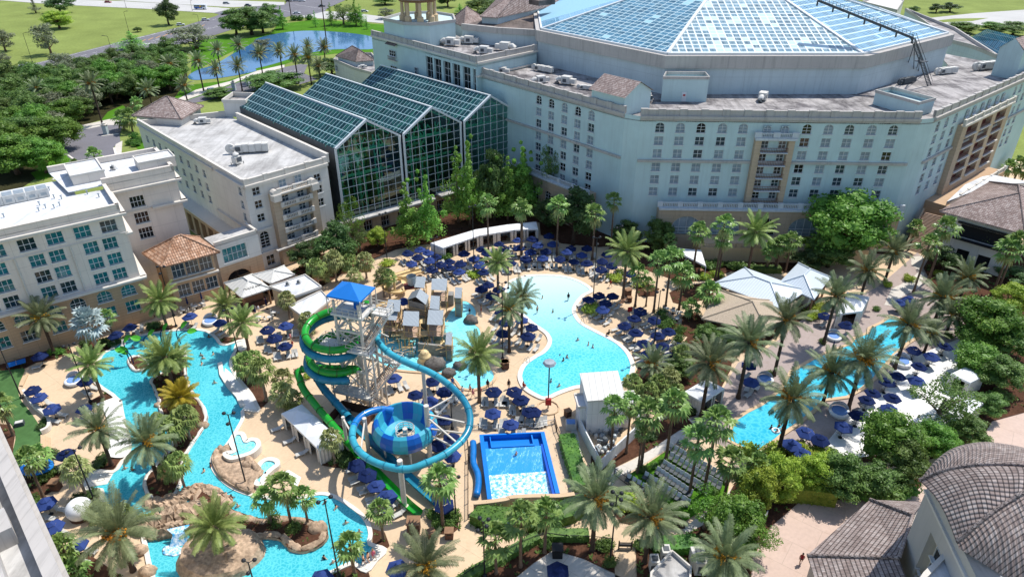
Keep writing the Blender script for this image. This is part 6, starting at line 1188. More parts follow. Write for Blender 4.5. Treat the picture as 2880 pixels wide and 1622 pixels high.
def slide(label, path, r, mats, joint=2.2, open_from=None, name='water_slide'):
 t = thing(name, label, 'water slide',(0,0,0)); m = MB(); m.smooth = True
 k = len(path) if open_from is None else open_from
 nseg = len(mats); per = max(1,(k-1)//nseg+1)
 for i in range(nseg):
  a = path[i*per:min(k, (i+1)*per+1)]
  if len(a) > 1: m.mi = i; m.tube(a, r, 14, False)
 m.build('tube', mats, t)
 if open_from is not None: o = MB(); o.smooth = True; o.tube(path[k-1:], r*1.15,9, False, arc=(PI*.95, PI*2.05)); o.tube(path[k-1:], r*1.06,9, False, arc=(PI*2.05, PI*.95)); o.build('open_chute', mats[-1], t)
 f = MB(); L = 0; last = path[0]
 for i in range(1, k-1):
  L += (path[i]-last).length; last = path[i]
  if L > joint: L = 0; d = (path[i+1]-path[i-1]).normalized(); f.tube([path[i]-d*.05, path[i]+d*.05], r*1.12,14)
 f.build('joint_flange','slide_teal' if mats[0] != 'slide_green' else 'dark_leaf', t)
 return t
HC = Vector((-26.9,86.6,0))
g1 = [tp(1.2,1.6,17.), tp(.2,3.4,16.2)]+helix(HC, 3.7,.9,1.78,14.8,7.4,64)+[Q('C2', x, y, z) for x, y, z in ((435,690,6.6),(420,780,5.6),(450,860,4.9),(520,950,4.2),(610,1060,3.6),(700,1165,3.),(800,1275,2.4))]+[Q('D2', x, y, z) for x, y, z in ((930,480,1.9),(1050,605,1.5),(1200,755,1.2),(1300,855,1.),(1390,930,.9))]
g1 = spline(g1,3, False); slide('bright green tube slide coiling round the tower and running out beside the parasols', g1,.55,['slide_green'],2.4, len(g1)-13)
t1 = [tp(1.8,2., 15.6), tp(.6,4., 14.6)]+helix(HC, 4.15,.75,1.72,13.5,6.7,64)+[Q('C2', x, y, z) for x, y, z in ((560,655,6.),(548,740,5.2),(600,835,4.5),(680,930,3.9),(765,1025,3.4),(840,1115,3.),(930,1210,2.6),(1080,1350,2.1))]+[Q('D2', x, y, z) for x, y, z in ((1250,580,1.6),(1380,700,1.2),(1530,830,.9))]
t1 = spline(t1,3, False); slide('dark teal tube slide under the green one that opens into a wide turquoise trough', t1,.58,['slide_teal'],2.4, len(t1)-16)
b1 = [tp(2.4,1.6,13.4)]+[Q('C2', x, y, z) for x, y, z in ((1055,340,12.6),(1050,420,12.),(1040,430,11.9),(1090,510,11.5),(1180,580,11.1),(1310,645,10.7),(1470,712,10.2),(1590,785,9.8),(1690,870,9.4),(1770,970,9.),(1805,1080,8.6),(1790,1190,8.3),(1725,1285,8.),(1600,1385,7.8),(1450,1455,7.6))]+[Q('D2', x, y, z) for x, y, z in ((1300,570,7.4),(1150,553,7.2),(1010,505,7.),(905,430,6.9),(850,340,6.8),(848,250,6.7),(885,170,6.6),(965,112,6.5),(1080,82,6.3),(1180,95,6.))]
b1 = spline(b1,4, False); slide('light blue tube slide sweeping in a wide ring above the striped bowl', b1,.48,['slide_aqua','slide_aqua','slide_teal','slide_aqua','slide_aqua','slide_blue'],2.5)
bw_ = thing('slide_bowl','round slide bowl striped in two blues inside the tube ring','water slide',(-14.9,74.4,3.6)); m = MB(); m.smooth = True; N = 28; prof = [(1.25,.35),(2., .3),(2.9,.55),(3.4,1.3),(3.6,2.95),(3.7,3.05),(4.15,2.75),(4.5,2.),(4.6,1.3),(4.3,.5),(3.4,-.1),(1.3,-.2)]
for i in range(len(prof)-1):
 for k in range(N):
  m.mi = (k//2) % 2 if i > 1 else 0; a, b = prof[i], prof[i+1]; t0, t1_ = 2*PI*k/N, 2*PI*(k+1)/N
  m.quad(*[(r_*math.cos(t), r_*math.sin(t), z) for (r_, z), t in ((a, t0),(a, t1_),(b, t1_),(b, t0))])
m.build('bowl',['bowl_aqua','bowl_blue'], bw_); m = MB()
for k in range(10):
 an = 2*PI*k/10; m.bar((1.3*math.cos(an),1.3*math.sin(an),.3),(1.3*math.cos(an),1.3*math.sin(an),1.45),.06)
for z in (.6,1., 1.45): m.tube([(1.3*math.cos(2*PI*k/16),1.3*math.sin(2*PI*k/16), z) for k in range(16)],.05,5, False, True)
m.build('guard_cage','steel_white', bw_); m = MB(); m.cyl((0,0,-3.4),(0,0,1.3),.35, n=10)
for k in range(5): an = 2*PI*k/5; m.tube([(3.2*math.cos(an),3.2*math.sin(an),-3.6),(3.4*math.cos(an),3.4*math.sin(an),0)],.14,8); m.bar((3.2*math.cos(an),3.2*math.sin(an),-2.8),(0,0,-.6),.1)
m.build('support','steel_white', bw_)
def post(label, w, x, y, h, r, arms=()):
 p = Q(w, x, y); t = thing('slide_post', label, 'support post', p); m = MB(); m.cyl((0,0,0),(0,0, h), r, n=12); m.cyl((0,0,0),(0,0,.5), r*1.5, n=12); m.build('column','steel_white', t)
 if arms:
  a = MB()
  for q, z in arms: a.bar(Vector((0,0, z)), q-p, .2)
  a.build('brace','steel_white', t)
ring = b1
def near(x, y): return min(ring, key=lambda q: (proj(q)[0]-px('C2', x, y)[0])**2+(proj(q)[1]-px('C2', x, y)[1])**2)-Vector((0,0,.6))
post('tallest white post inside the tube ring with a fan of braces','C2',1482,1440,10., .36,[(near(1760,1100),8.5),(near(1690,870),9.),(near(1790,1190),6.),(near(1700,1310),5.),(near(1690,870),6.5),(near(1725,1285),8.)]); post('white post under the front of the tube ring','D2',1272,885,8.3,.36,[(near(1450,1455),7.2),(near(1180,1490),7.)]); post('white post at the left inside the tube ring','C2',985,1410,7.2,.3,[(near(890,1364),6.6)]); post('thin white post outside left of the tube ring','C2',815,1385,6.9,.24,[(near(850,1200),6.6)]); post('white post behind the bowl beside the descending tube','C2',1455,1120,10.2,.28,[(near(1310,645),10.)])
mc = thing('pump_enclosure','dark screened pump enclosure under the slide tower','enclosure',(-23., 81.5,0), TA); m = MB(); rim(m, [Vector(q) for q in ((-4,-3.4,0),(1.5,-3.4,0),(1.5,1.8,0),(-4,1.8,0))],.15,0,1.7); m.build('screen','dark_wood', mc); m = MB(); m.box((-2.6,.2,.7),(1.4,1.2,1.4)); m.box((-.4,-1.6,.5),(1.1,.9,1.)); m.build('pump','unit_dark', mc)
# children's water fort
ft = thing('water_fort','children water play fort of huts with corrugated roofs on bamboo posts','play structure',(0,0,0))
def hut(w, corners, z, gable=False, floor=None, wall=False):
 c = [Q(w, x, y, z) for x, y in corners]; r = MB(); ctr = sum(c, Vector())/4
 if gable: up = Vector((0,0,1.1)); a, b = (c[0]+c[1])/2+up, (c[2]+c[3])/2+up; r.quad(c[0], a, b, c[3]); r.quad(a, c[1], c[2], b)
 else: up = Vector((0,0,.75)); r.quad(c[0]+up, c[1]+up, c[2], c[3]); b_ = (c[0]+c[1])/2+up+(c[0]-c[3])*.25; r.quad(c[0]+up, c[1]+up, c[1]+(c[1]-c[2])*.45-up*.3, c[0]+(c[0]-c[3])*.45-up*.3)
 r.build('hut_roof','corrugated', ft); p = MB()
 for q in c: q = q.lerp(ctr, .12); p.tube([(q.x, q.y, .2),(q.x, q.y, z)],.1,6)
 fz = floor or z-2.2; f = [q.lerp(ctr, -.05) for q in c]
 for i in range(4): a, b = f[i], f[(i+1) % 4]; p.bar((a.x, a.y, fz+.9),(b.x, b.y, fz+.9),.09); p.bar((a.x, a.y, fz+.45),(b.x, b.y, fz+.45),.06)
 p.build('hut_posts','bamboo', ft); d = MB(); d.prism(f, fz-.12, fz); d.build('deck','step_wood', ft)
 if wall: w_ = MB(); w_.prism([q.lerp(ctr, .1) for q in c],.2, z-.1, False); w_.build('hut_wall','plank_grey', ft)
for a in [('C2',[(1140,150),(1242,155),(1232,222),(1118,212)],6.),('C2',[(1102,220),(1228,225),(1203,292),(1085,285)],5.),('C2',[(1268,245),(1392,250),(1388,342),(1254,332)],5.2),('C2',[(1468,235),(1592,240),(1578,332),(1454,325)],5.4),('C2',[(1488,118),(1562,124),(1552,205),(1474,196)],6., False, 3.6, True),('C2',[(1290,125),(1445,165),(1470,90),(1330,60)],5.8, True, 3.6, True),('B2',[(1495,1140),(1622,1142),(1612,1212),(1488,1203)],5.6),('B2',[(1362,1122),(1448,1128),(1432,1190),(1350,1182)],5.8),('C2',[(1686,48),(1742,54),(1736,112),(1678,108)],4.4, False, 3.2, True),('C2',[(1612,418),(1664,424),(1656,494),(1604,490)],3.6, False, 2.6, True)]: hut(*a)
m = MB(); a, b, c, d = Q('C2',1385,575), Q('C2',1645,605), Q('C2',1640,480), Q('C2',1395,470)
m.prism([a, b, b.lerp(a, .05)+Vector((0,.5,0)), a+Vector((0,.5,0))],.2,2.4); m.prism([c, d, d+Vector((0,.4,0)), c+Vector((0,.4,0))],.2,1.8); m.prism([Q('C2',1100,440), Q('C2',1330,440), Q('C2',1330,410), Q('C2',1100,410)],.2,1.5); e = Q('C2',1620,180); m.box((e.x, e.y+1,1.2),(2.4,1.6,2.4)); m.build('fort_wall','plank_grey', ft)
m = MB(); rr = random.Random(4)
for i in range(70): x, y = rr.uniform(1110,1640), rr.uniform(260,560); p = Q('C2', x, y, rr.uniform(1., 3.2)); k = rr.random(); q = p+Vector((rr.uniform(-1.8,1.8), rr.uniform(-1.2,1.2),0 if k < .6 else rr.uniform(-1., 2.))); m.tube([p, q],.06,5)
for i in range(26): x, y = rr.uniform(1110,1620), rr.uniform(380,600); p = Q('C2', x, y); m.tube([(p.x, p.y, .1),(p.x, p.y, rr.uniform(2.6,4.4))],.08,6)
m.build('bamboo_frame','bamboo', ft); m = MB()
for x, y, z, sx in ((1300,420,2.4,2.4),(1430,400,2.6,2.6),(1530,400,2.2,2.2),(1210,400,2., 2.),(1390,300,3., 2.2),(1560,480,1.8,1.6)): p = Q('C2', x, y, z); m.box(p, (sx, 1.6,.16),.1)
m.build('walkway','tan_plastic', ft); m = MB(); m.smooth = True
for pts in ([(1480,400,2.6),(1495,440,2.2),(1490,520,1.),(1470,560,.4)],[(1350,510,2.),(1360,560,.8),(1300,575,.4)]): m.tube([Q('C2', *p) for p in pts],.3,8)
m.build('small_slide','galv', ft); m = MB(); p = Q('B2',1330,1150,6.); m.lathe(p, [(.75,-.2),(.95,1.5),(.9,1.6),(.7,-.1),(0,-.15)],12); m.build('tipping_bucket','galv', ft); m = MB(); m.box(p-Vector((0,0,.6)),(3., 2., .3),.2); m.build('bucket_deck','maroon_wall', ft)
sl = thing('kiddie_slide','tan spiral slide with pale open chutes above the water fort','water slide',(0,0,0)); m = MB(); m.smooth = True; m.tube(spline([Q('B2', *p) for p in ((1020,1130,3.6),(1150,1090,3.),(1280,1050,2.),(1400,1020,1.))],4, False),.5,9, False, arc=(PI, 2*PI)); m.tube(spline([Q('B2', *p) for p in ((1030,1170,3.6),(1180,1115,3.),(1300,1075,2.),(1420,1045,1.))],4, False),.5,9, False, arc=(PI, 2*PI)); c = Q('B2',1195,1240); m.tube(helix(c, 2., 0,1.1,3., 1.4,26),.6,9, False, arc=(PI, 2*PI)); m.tube(spline([Q('B2', *p) for p in ((1230,1280,1.5),(1130,1300,1.2),(1040,1330,.9))],4, False),.5,9, False, arc=(PI, 2*PI)); m.build('chute','tan_plastic', sl); m = MB(); m.tube([c, c+Vector((0,0,4.4))],.25,8); m.build('mast','tan_plastic', sl)
sc_ = thing('sand_castle','round tan sand castle tower in the splash pad','play feature', Q('C2',1440,660)); m = MB(); m.smooth = True; m.lathe((0,0,0),[(1.35,0),(1.3,.9),(1.35,1.),(1.1,1.1),(1.05,1.9),(1.12,2.),(.85,2.1),(.75,2.7),(.5,3.),(0,3.1)],14); m.build('tower','tan_plastic', sc_)
m = MB()
for k in range(7): an = k*.9; m.box((1.24*math.cos(an),1.24*math.sin(an),.55),(.25,.25,.4), an)
m.build('window','wood', sc_)
def boulder(w, x, y, r, label, mt='rock_grey'):
 g = Q(w, x, y); m = MB(); rr = random.Random(int(x)); m.smooth = True; m.blob((0,0,.35*r),(r, r*.8, r*.75),12,8,.14, rr); o = m.build('boulder', mt); o.location = g; tag(o, label, 'boulder')
boulder('C2',1520,680,1.9,'big grey boulder against the sand castle'); boulder('C2',1725,680,1.2,'grey boulder left of the splash pad palm'); boulder('C2',1635,740,1.2,'boulder on the lower rim of the splash pad'); boulder('C2',1815,310,1.4,'boulder at the right rim of the splash pad'); boulder('D1',1660,230,.9,'tan boulder on the right edge of the river island','rock'); boulder('D1',1300,60,.7,'tan boulder on the left edge of the river island','rock'); boulder('D1',1850,440,1.1,'boulder at the top of the rock peninsula','rock'); boulder('D1',2040,560,1.1,'boulder between the two plunge pools','rock'); boulder('D1',1400,830,1., 'boulder at the left foot of the island rocks','rock'); boulder('D1',1900,1120,1.2,'boulder in the middle of the boulder island','rock'); boulder('D2',570,1080,1.3,'flat rock at the right tip of the boulder island','rock'); boulder('D1',1680,1260,1.2,'rock on the left side of the boulder island','rock'); boulder('D1',1150,1250,1., 'rock left of the waterfall pool','rock'); boulder('D1',1215,1420,1., 'rock below left of the waterfall pool','rock'); boulder('D1',1950,990,.9,'rock on the north shore of the boulder island','rock')
ra = thing('rock_arch','tan rock bridge with a waterfall across the river','rock arch',(0,0,0)); rr = random.Random(9)
def ridge(m, pts, w, jit=.22):
 p = spline([Q('D1', *q) for q in pts],7, False); n = len(p); prof = ((-1,0),(-.9,.45),(-.62,.8),(-.25,1.),(.1,.92),(.45,.97),(.75,.7),(.95,.4),(1,0)); vs = []
 for i, q in enumerate(p):
  d = p[min(i+1, n-1)]-p[max(i-1,0)]; d.z = 0; d.normalize(); s_ = Vector((d.y, -d.x, 0)); e = min(1,(i+1)/4,(n-i)/4)
  for o, z in prof: vs.append(Vector((q.x, q.y, 0))+s_*(o*w*e+rr.uniform(-jit, jit))+d*rr.uniform(-jit, jit)+Vector((0,0,.1+z*q.z+(rr.uniform(-jit, jit) if z else 0))))
 k = len(prof); m.add(vs, [[i*k+j, (i+1)*k+j, (i+1)*k+j+1, i*k+j+1] for i in range(n-1) for j in range(k-1)])
m = MB(); ridge(m, ((1090,1005,.4),(1180,1000,1.4),(1280,950,2.),(1400,895,2.3),(1500,870,2.),(1600,840,1.2),(1650,810,.3)),1.35); ridge(m, ((1190,1110,.4),(1290,1050,1.5),(1400,1015,1.9),(1500,1000,1.8),(1590,990,.8)),.8); ridge(m, ((1190,790,.5),(1260,830,1.),(1350,830,1.3),(1450,790,1.1),(1560,720,1.1),(1680,720,.8),(1800,790,.6),(1880,880,.5)),1.0); m.build('rock','rock', ra)
mo_ = thing('rock_mound','pale boulder mound carrying the drooping green palm','rock',(0,0,0)); m = MB(); c = Q('D1',1810,1290); n = 26
for i, (r0, z) in enumerate(((1.1,.1),(1.05,1.),(.95,1.5),(.7,1.75),(.35,1.8),(.02,1.7))): m.v += [(c.x+4.6*r0*math.cos(2*PI*k/n)*rr.uniform(.93,1.07), c.y+3.7*r0*math.sin(2*PI*k/n)*rr.uniform(.93,1.07), z+rr.uniform(-.15,.15)*(i > 0)) for k in range(n)]
m.add([],[[i*n+k-len(m.v), i*n+(k+1) % n-len(m.v),(i+1)*n+(k+1) % n-len(m.v),(i+1)*n+k-len(m.v)] for i in range(5) for k in range(n)]); m.build('rock','rock', mo_)
m = MB(); a, b = Q('D1',1360,1060,1.9), Q('D1',1550,1020,1.8); c, d = Q('D1',1570,1175,.25), Q('D1',1380,1215,.25); m.quad(a, b, (a+b+c+c)/4+Vector((0,0,.5)),(a+b+d+d)/4+Vector((0,0,.5))); m.quad((a+b+d+d)/4+Vector((0,0,.5)),(a+b+c+c)/4+Vector((0,0,.5)), c, d); m.build('waterfall','foam', ra)
m = MB(); m.smooth = True
for i in range(9): q = d.lerp(c, rr.random())+Vector((rr.uniform(-.6,.6), rr.uniform(-1., 0),.0)); m.blob((q.x, q.y, .22),(rr.uniform(.4,.9), rr.uniform(.4,.8),.12),8,4,.2, rr)
m.build('splash','foam', ra)
for i, (x, y, tx, ty, m_, lab_) in enumerate([(1035,560,1010,460,'leaf_green','small green leaf fountain at the upper left edge of the river'),(1190,510,1145,445,'leaf_orange','tan-faced leaf fountain drooping left over the river'),(1192,520,1207,415,'leaf_orange','upright leaf fountain with orange face'),(1330,490,1328,370,'leaf_orange','tallest upright leaf fountain at the river head'),(1460,470,1475,345,'leaf_green','green leaf fountain leaning right at the river head'),(1478,490,1530,380,'leaf_green','long green leaf fountain arching over the river'),(1070,660,1035,565,'leaf_orange','orange leaf fountain on the little splash island'),(1095,660,1020,540,'leaf_green','higher green leaf fountain on the little splash island'),(1240,560,1240,490,'leaf_green','small curled green leaf fountain beside the island palm')]):
 b = Q('C1', x, y); h = max(1.5, HQ(b, 'C1', tx, ty)); e = Q('C1', tx, ty, h)-b; t = thing('leaf_fountain', lab_, 'fountain', b); m = MB(); m.tube(spline([Vector((0,0,0)), Vector((0,0, h*.6)), Vector((e.x*.5, e.y*.5, h*.9)), e],4, False),.09,6); m.build('stem','navy', t)
 d = Vector((e.x, e.y, .9 if i in (2,3,4) else .15)); d = d.normalized() if d.length > .1 else Vector((1,0,0)); s_ = d.cross(Vector((0,-.5,1))).normalized(); prof = [(-.2,.05),(.25,.5),(.8,.6),(1.3,.42),(1.75,.04)]; n_ = d.cross(s_)*.06
 for mm, k, o in (('leaf_green',1., 0.),(m_, .68,1.)):
  m = MB(); L_ = [e+d*u+s_*w*k+n_*o for u, w in prof]; R_ = [e+d*u-s_*w*k+n_*o for u, w in prof]; C_ = [e+d*u+n_*(o+2.) for u, w in prof]
  for j in range(4): m.quad(L_[j], C_[j], C_[j+1], L_[j+1]); m.quad(C_[j], R_[j], R_[j+1], C_[j+1])
  m.build('leaf' if k == 1. else 'leaf_face', mm, t)
# wave rider
wv = thing('wave_rider','bright blue surf wave pool with white rushing water','wave pool',(0,0,0)); A_, B_, C_, D_ = [Q(*a, 1.1) for a in (('C2',1882,1240),('C3',385,1215),('D3',512,782),('D2',1948,832))]
def wp(s, t, z): p = A_.lerp(B_, s).lerp(D_.lerp(C_, s), t); return Vector((p.x, p.y, z))
def wpr(s0, s1, t0, t1): return [wp(s0, t0,0), wp(s1, t0,0), wp(s1, t1,0), wp(s0, t1,0)]
m = MB(); m.prism(wpr(0,.99,0,1.),.1,.5); m.build('base','rider_blue', wv)
m = MB()
for q in ((0,.06,0,1.),(.93,.99,0,1.),(.06,.93,0,.02),(.15,.8,.2,.23)): m.prism(wpr(*q),.5,1.5)
m.prism(wpr(.15,.165,.02,.2),.5,1.3); m.prism(wpr(.78,.8,.02,.2),.5,1.3); m.build('wall','rider_blue', wv); m = MB(); m.prism(wpr(.89,.929,.2,1.),.5,1.35); m.build('curved_wall','rider_deep', wv)
m = MB(); m.prism(wpr(.06,.89,.02,.2),.5,.62); m.build('pool_floor','rider_blue', wv)
m = MB(); n = 10
for i in range(n): t0, t1_ = .23+.55*i/n, .23+.55*(i+1)/n; zf = lambda t: 1.35-.75*math.sin((t-.23)/.55*PI*.5); m.quad(wp(.06, t0, zf(t0)), wp(.89, t0, zf(t0)), wp(.89, t1_, zf(t1_)), wp(.06, t1_, zf(t1_)))
m.build('wave','wave_water', wv); m = MB(); m.quad(wp(.06,.62,.98), wp(.89,.62,.98), wp(.89,.8,.72), wp(.06,.8,.72)); m.quad(wp(.06,.8,.72), wp(.89,.8,.72), wp(.89,1., .66), wp(.06,1., .66)); m.build('foam','foam', wv)
cw_ = thing('curved_wall','tan curved retaining wall in front of the wave pool','wall',(0,0,0)); m = MB(); pts = spline([Q('D2',1836,925), Q('D2',1950,915), Q('D2',2100,893), Q('D3',100,878), Q('D3',250,868), Q('D3',380,866), Q('D3',500,866), Q('D3',622,850)],4, False); rim(m, pts, .5,0,1.7, False); m.build('wall','sand_wall', cw_); m = MB(); rim(m, pts, .6,1.7,1.82, False); m.build('coping','tan_coping', cw_)
m = MB(); m.smooth = True; m.tube(spline([Q('D2', *p) for p in ((1830,350,.6),(1832,420,.6),(1832,520,.6),(1868,610,.6),(1872,700,.6),(1858,785,.6))],4, False),.48,10); tag(m.build('inflatable_tube','slide_blue'),'limp blue inflatable tube beside the wave pool','inflatable')
# cabanas, cafes, pump house
def tent(label, w, corners, z, bays, curtain=True, peak=.9, roof='canvas', name='cabana', sides=(0,)):
 """canvas roof with peaks on posts; side 0 runs corner0 -> corner1"""
 t = thing(name, label, 'cabana',(0,0,0)); c = [Q(w, x, y, z) for x, y in corners]
 for i in range(bays):
  q = [c[0].lerp(c[1], i/bays), c[0].lerp(c[1],(i+1)/bays), c[3].lerp(c[2],(i+1)/bays), c[3].lerp(c[2], i/bays)]; pk = sum(q, Vector())/4+Vector((0,0, peak)); m = MB()
  for j in range(4): a, b = q[j], q[(j+1) % 4]; m.quad(a, b, pk); m.quad(a-Vector((0,0,.35)), b-Vector((0,0,.35)), b, a)
  m.build('roof', roof, t); p = MB()
  for j in range(4): p.bar((q[j].x, q[j].y, 0), q[j]-Vector((0,0,.1)),.12)
  p.build('posts','frame_white', t)
  if curtain:
   k = MB()
   for a, b in ((q[0], q[1]),(q[1], q[2]),(q[3], q[0]),(q[2], q[3])):
    L = (b-a).length; open_ = (a is q[0])
    for u0, u1 in (((0,.22),(.78,1)) if open_ else ((0,1),)):
     n = max(3, int((u1-u0)*L/.25)); s_ = Vector((-(b-a).y, (b-a).x, 0)).normalized()*.07; pr = [a.lerp(b, u0+(u1-u0)*h/n)+s_*(1 if h % 2 else -1) for h in range(n+1)]
     for h in range(n): k.quad((pr[h].x, pr[h].y, .1),(pr[h+1].x, pr[h+1].y, .1), pr[h+1]-Vector((0,0,.3)), pr[h]-Vector((0,0,.3)))
   k.build('curtain','curtain', t)
  d = MB(); e = sum(q, Vector())/4; d.box((e.x, e.y, .3),(1.6,.8,.4),.5); d.box((e.x+.2, e.y+.6,.55),(1.7,.25,.5),.5); d.build('sofa','dark_wood', t)
 return t
tent('row of white tents with grey curtains beside the green slide','C2',[(265,1050),(570,1345),(762,1272),(432,975)],2.9,3, True, .8)
tent('left half of the long white curved cabana with curtains','B2',[(1585,862),(1880,762),(1850,712),(1485,822)],3., 3, True, .35); tent('middle of the long white curved cabana with curtains','B2',[(1880,762),(2165,716),(2110,672),(1850,712)],3., 2, True, .35); tent('right end of the long white curved cabana by the dark trees','B2',[(2165,716),(2360,706),(2345,648),(2110,672)],3., 2, True, .5)
tent('white curtained cabana between date palms left of the adult pool','C3',[(1680,960),(1850,845),(1700,770),(1520,875)],3., 2, True, .5); tent('square white cabana on the right of the white terrace','C4',[(1885,800),(1725,728),(1850,668),(2000,742)],3., 1, True, .5); tent('long white canvas roof at the edge of the white terrace','C4',[(1400,1110),(1735,1185),(1990,965),(1800,895)],3., 2, True, .3); tent('small white cabana in palm shade at the top of the adult pool','C4',[(800,240),(1000,215),(1060,100),(880,60)],3., 1, True, .6); tent('white awning in the palm grove below the hotel arches','B3',[(1540,930),(1700,1010),(1660,880),(1430,860)],3.2,1, False, .3)
def cafe(label, corners, z, zr, roof, wm='white_wall', inset=.8, name='cafe', walls=True):
 t = thing(name, label, 'cafe',(0,0,0)); c = [Q(*q, z) for q in corners]; ctr = sum(c, Vector())/4; m = MB(); hip(m, c, z, zr, .05); m.build('roof', roof, t); p = MB(); k = [q+(ctr-q).normalized()*inset for q in c]
 for i in range(4):
  a, b = k[i], k[(i+1) % 4]; n = max(1, int((b-a).length/3.5))
  for j in range(n): q = a.lerp(b, j/n); p.bar((q.x, q.y, 0),(q.x, q.y, z),.3)
 p.build('posts','wood', t)
 if walls: m = MB(); m.prism([q+(ctr-q)*.3 for q in k],0, z-.1, False); m.build('wall', wm, t); m = MB(); m.prism([q+(ctr-q)*.12 for q in k],.9,1.1); m.prism([q+(ctr-q)*.14 for q in k],0,.9, False); m.build('counter','dark_wood', t)
 return t
cafe('cafe with a broad standing-seam metal hip roof, left of the two',[('B3',1765,1149),('B3',2307,1353),('B3',2525,1205),('B3',2017,1022)],4.4,5.9,'seam_metal'); cafe('cafe with a standing-seam metal hip roof, right of the two',[('B3',2293,1150),('B3',2583,1280),('B3',2714,1103),('B3',2453,985)],4.3,6.1,'seam_metal'); cafe('bar under a wide pale thatched hip roof',[('C3',1666,276),('C3',2206,392),('C3',2467,145),('C3',1785,35)],3.4,5.5,'thatch','brown_wall')
ks = cafe('white-roofed kiosk with CRYSTAL RIVER lettering on its eave',[('B1',1832,1150),('B1',1975,1268),('B1',2210,1190),('B1',2060,1078)],3.6,5., 'white_seam','brown_wall',.6,'kiosk')
a, b = Q('B1',1990,1222,4.), Q('B1',2145,1172,4.); d = b-a; fc = bpy.data.curves.new('sign','FONT'); fc.body = 'CRYSTAL RIVER'; fc.extrude = .05; fc.align_x = 'LEFT'; fo_ = bpy.data.objects.new('sign', fc); COL.objects.link(fo_); bpy.context.view_layer.update()
me = bpy.data.meshes.new_from_object(fo_); bpy.data.objects.remove(fo_); wdt = max(v.co.x for v in me.vertices); so_ = bpy.data.objects.new('sign', me); COL.objects.link(so_); me.materials.clear(); me.materials.append(M['sign_black']); k = d.length/wdt; so_.scale = (k, k*1.5, k); so_.location = a; so_.rotation_euler = (PI/2-.25,0, math.atan2(d.y, d.x)); so_.parent = ks
m = MB(); m.bar(a-Vector((0,0,.08)), b-Vector((0,0,.08)),.08); m.build('sign_rail','sign_black', ks)
m = MB(); q = Q('B1',1985,1275,1.8); m.bar((q.x, q.y, 0),(q.x, q.y, 3.5),.35); m.build('corner_post','orange_paint', ks)
def flat_roofed(label, w, corners, z, wm, rm, name='annex', para=.35, seam=None):
 t = thing(name, label, 'building',(0,0,0)); c = [Q(w, x, y, z) for x, y in corners]; ctr = sum(c, Vector())/len(c); m = MB(); m.prism([q+(ctr-q).normalized()*.4 for q in c],0, z); m.build('wall', wm, t); m = MB(); m.prism(c, z-.2, z+.1); m.build('roof', rm, t); m = MB(); rim(m, c, .25, z, z+para); m.build('edge_trim','trim', t); return t
t = cafe('long white metal roof behind the lettered kiosk',[('B1',2062,1082),('B2',180,1150),('B2',372,1080),('B2',288,1008)],3.9,4.9,'white_seam','brown_wall',.5,'kiosk')
flat_roofed('upper of the two bright flat roofs beside the lettered kiosk','B2',[(170,1185),(380,1262),(592,1185),(460,1088)],4.2,'sand_wall','bright_roof'); flat_roofed('lower bright flat roof dappled with palm shade beside the kiosk','B2',[(330,1345),(470,1450),(665,1295),(592,1218)],3.4,'sand_wall','bright_roof')
ph = flat_roofed('white pump house with a ribbed raised roof by the lagoon pool','C3',[(622,905),(655,1008),(1120,975),(1110,880)],4.6,'panel_white','bright_roof','pump_house'); c = [Q('C3', x, y, 6.6) for x, y in ((668,722),(980,700),(1046,926),(730,950))]; m = MB(); m.prism([p+(sum(c, Vector())/4-p)*.05 for p in c],0,6.4, False); m.build('upper_wall','panel_white', ph); m = MB(); m.quad(*c[::-1]); m.prism(c, 6.35,6.59); m.build('raised_roof','white_seam', ph)
WPH = Wall(Q('C3',655,1150), Q('C3',905,1130)); m = MB(); m.box(WPH.at(2.2,1.1,.05),(1., .1,2.2), WPH.rz); m.build('door','unit_white', ph)
yd = thing('yard_wall','white panel wall round the equipment yard','wall',(0,0,0)); m = MB(); rim(m, W('D3',640,185,700,330,770,470,835,590,1000,430,1165,275,1130,190),.18,0,2.2, False); m.build('panel','panel_white', yd)
for i, (x, y, s_) in enumerate([(880,280,1.),(930,300,.8),(850,330,.9),(800,320,.7),(870,370,1.1),(930,380,.9),(820,420,.9),(780,440,.8),(870,430,.8),(900,460,.7),(810,460,.8),(950,330,.8),(850,450,.6),(1000,270,.8)]):
 t = thing('pool_pump', f'grey pump and filter, {ORD[i]} along the zigzag of the equipment yard','pump', Q('D3', x, y), i*.7,'pumps in the equipment yard'); m = MB(); m.lathe((0,0,0),[(.0,0),(.45*s_, 0),(.5*s_, .9*s_),(.3*s_, 1.2*s_),(0,1.25*s_)],9); m.build('tank',('unit_white','unit_dark','galv')[i % 3], t); m = MB(); m.tube([(.4,0,.3),(1., 0,.3),(1., .5,.3),(1., .5,1.1),(.2,.5,1.1)],.09,6); m.box((.9,-.3,.25),(.5,.35,.4)); m.build('pipe','galv', t)
sp_ = flat_roofed('white flat-roofed service block at the bottom edge','D3',[(1250,1440),(1240,1600),(1560,1600),(1570,1390),(1420,1260)],3.6,'white_wall','white_roof','service_block',.6)
for i, (x, y) in enumerate([(1270,1390),(1360,1310),(1620,1330),(1650,1400)]): t = thing('condenser_unit', f'white condenser box, {ordinal(i, 4)} of four round the service block','air conditioner', Q('D3', x, y, .3)); m = MB(); m.box((0,0,1.),(1.6 if i > 1 else 1., 1.3,2.)); m.build('casing','unit_white', t); m = MB(); m.box((0,-.66,.9),(1., .06,1.2)); m.box((0,0,2.02),(.7,.7,.05)); m.build('grille','unit_dark', t)
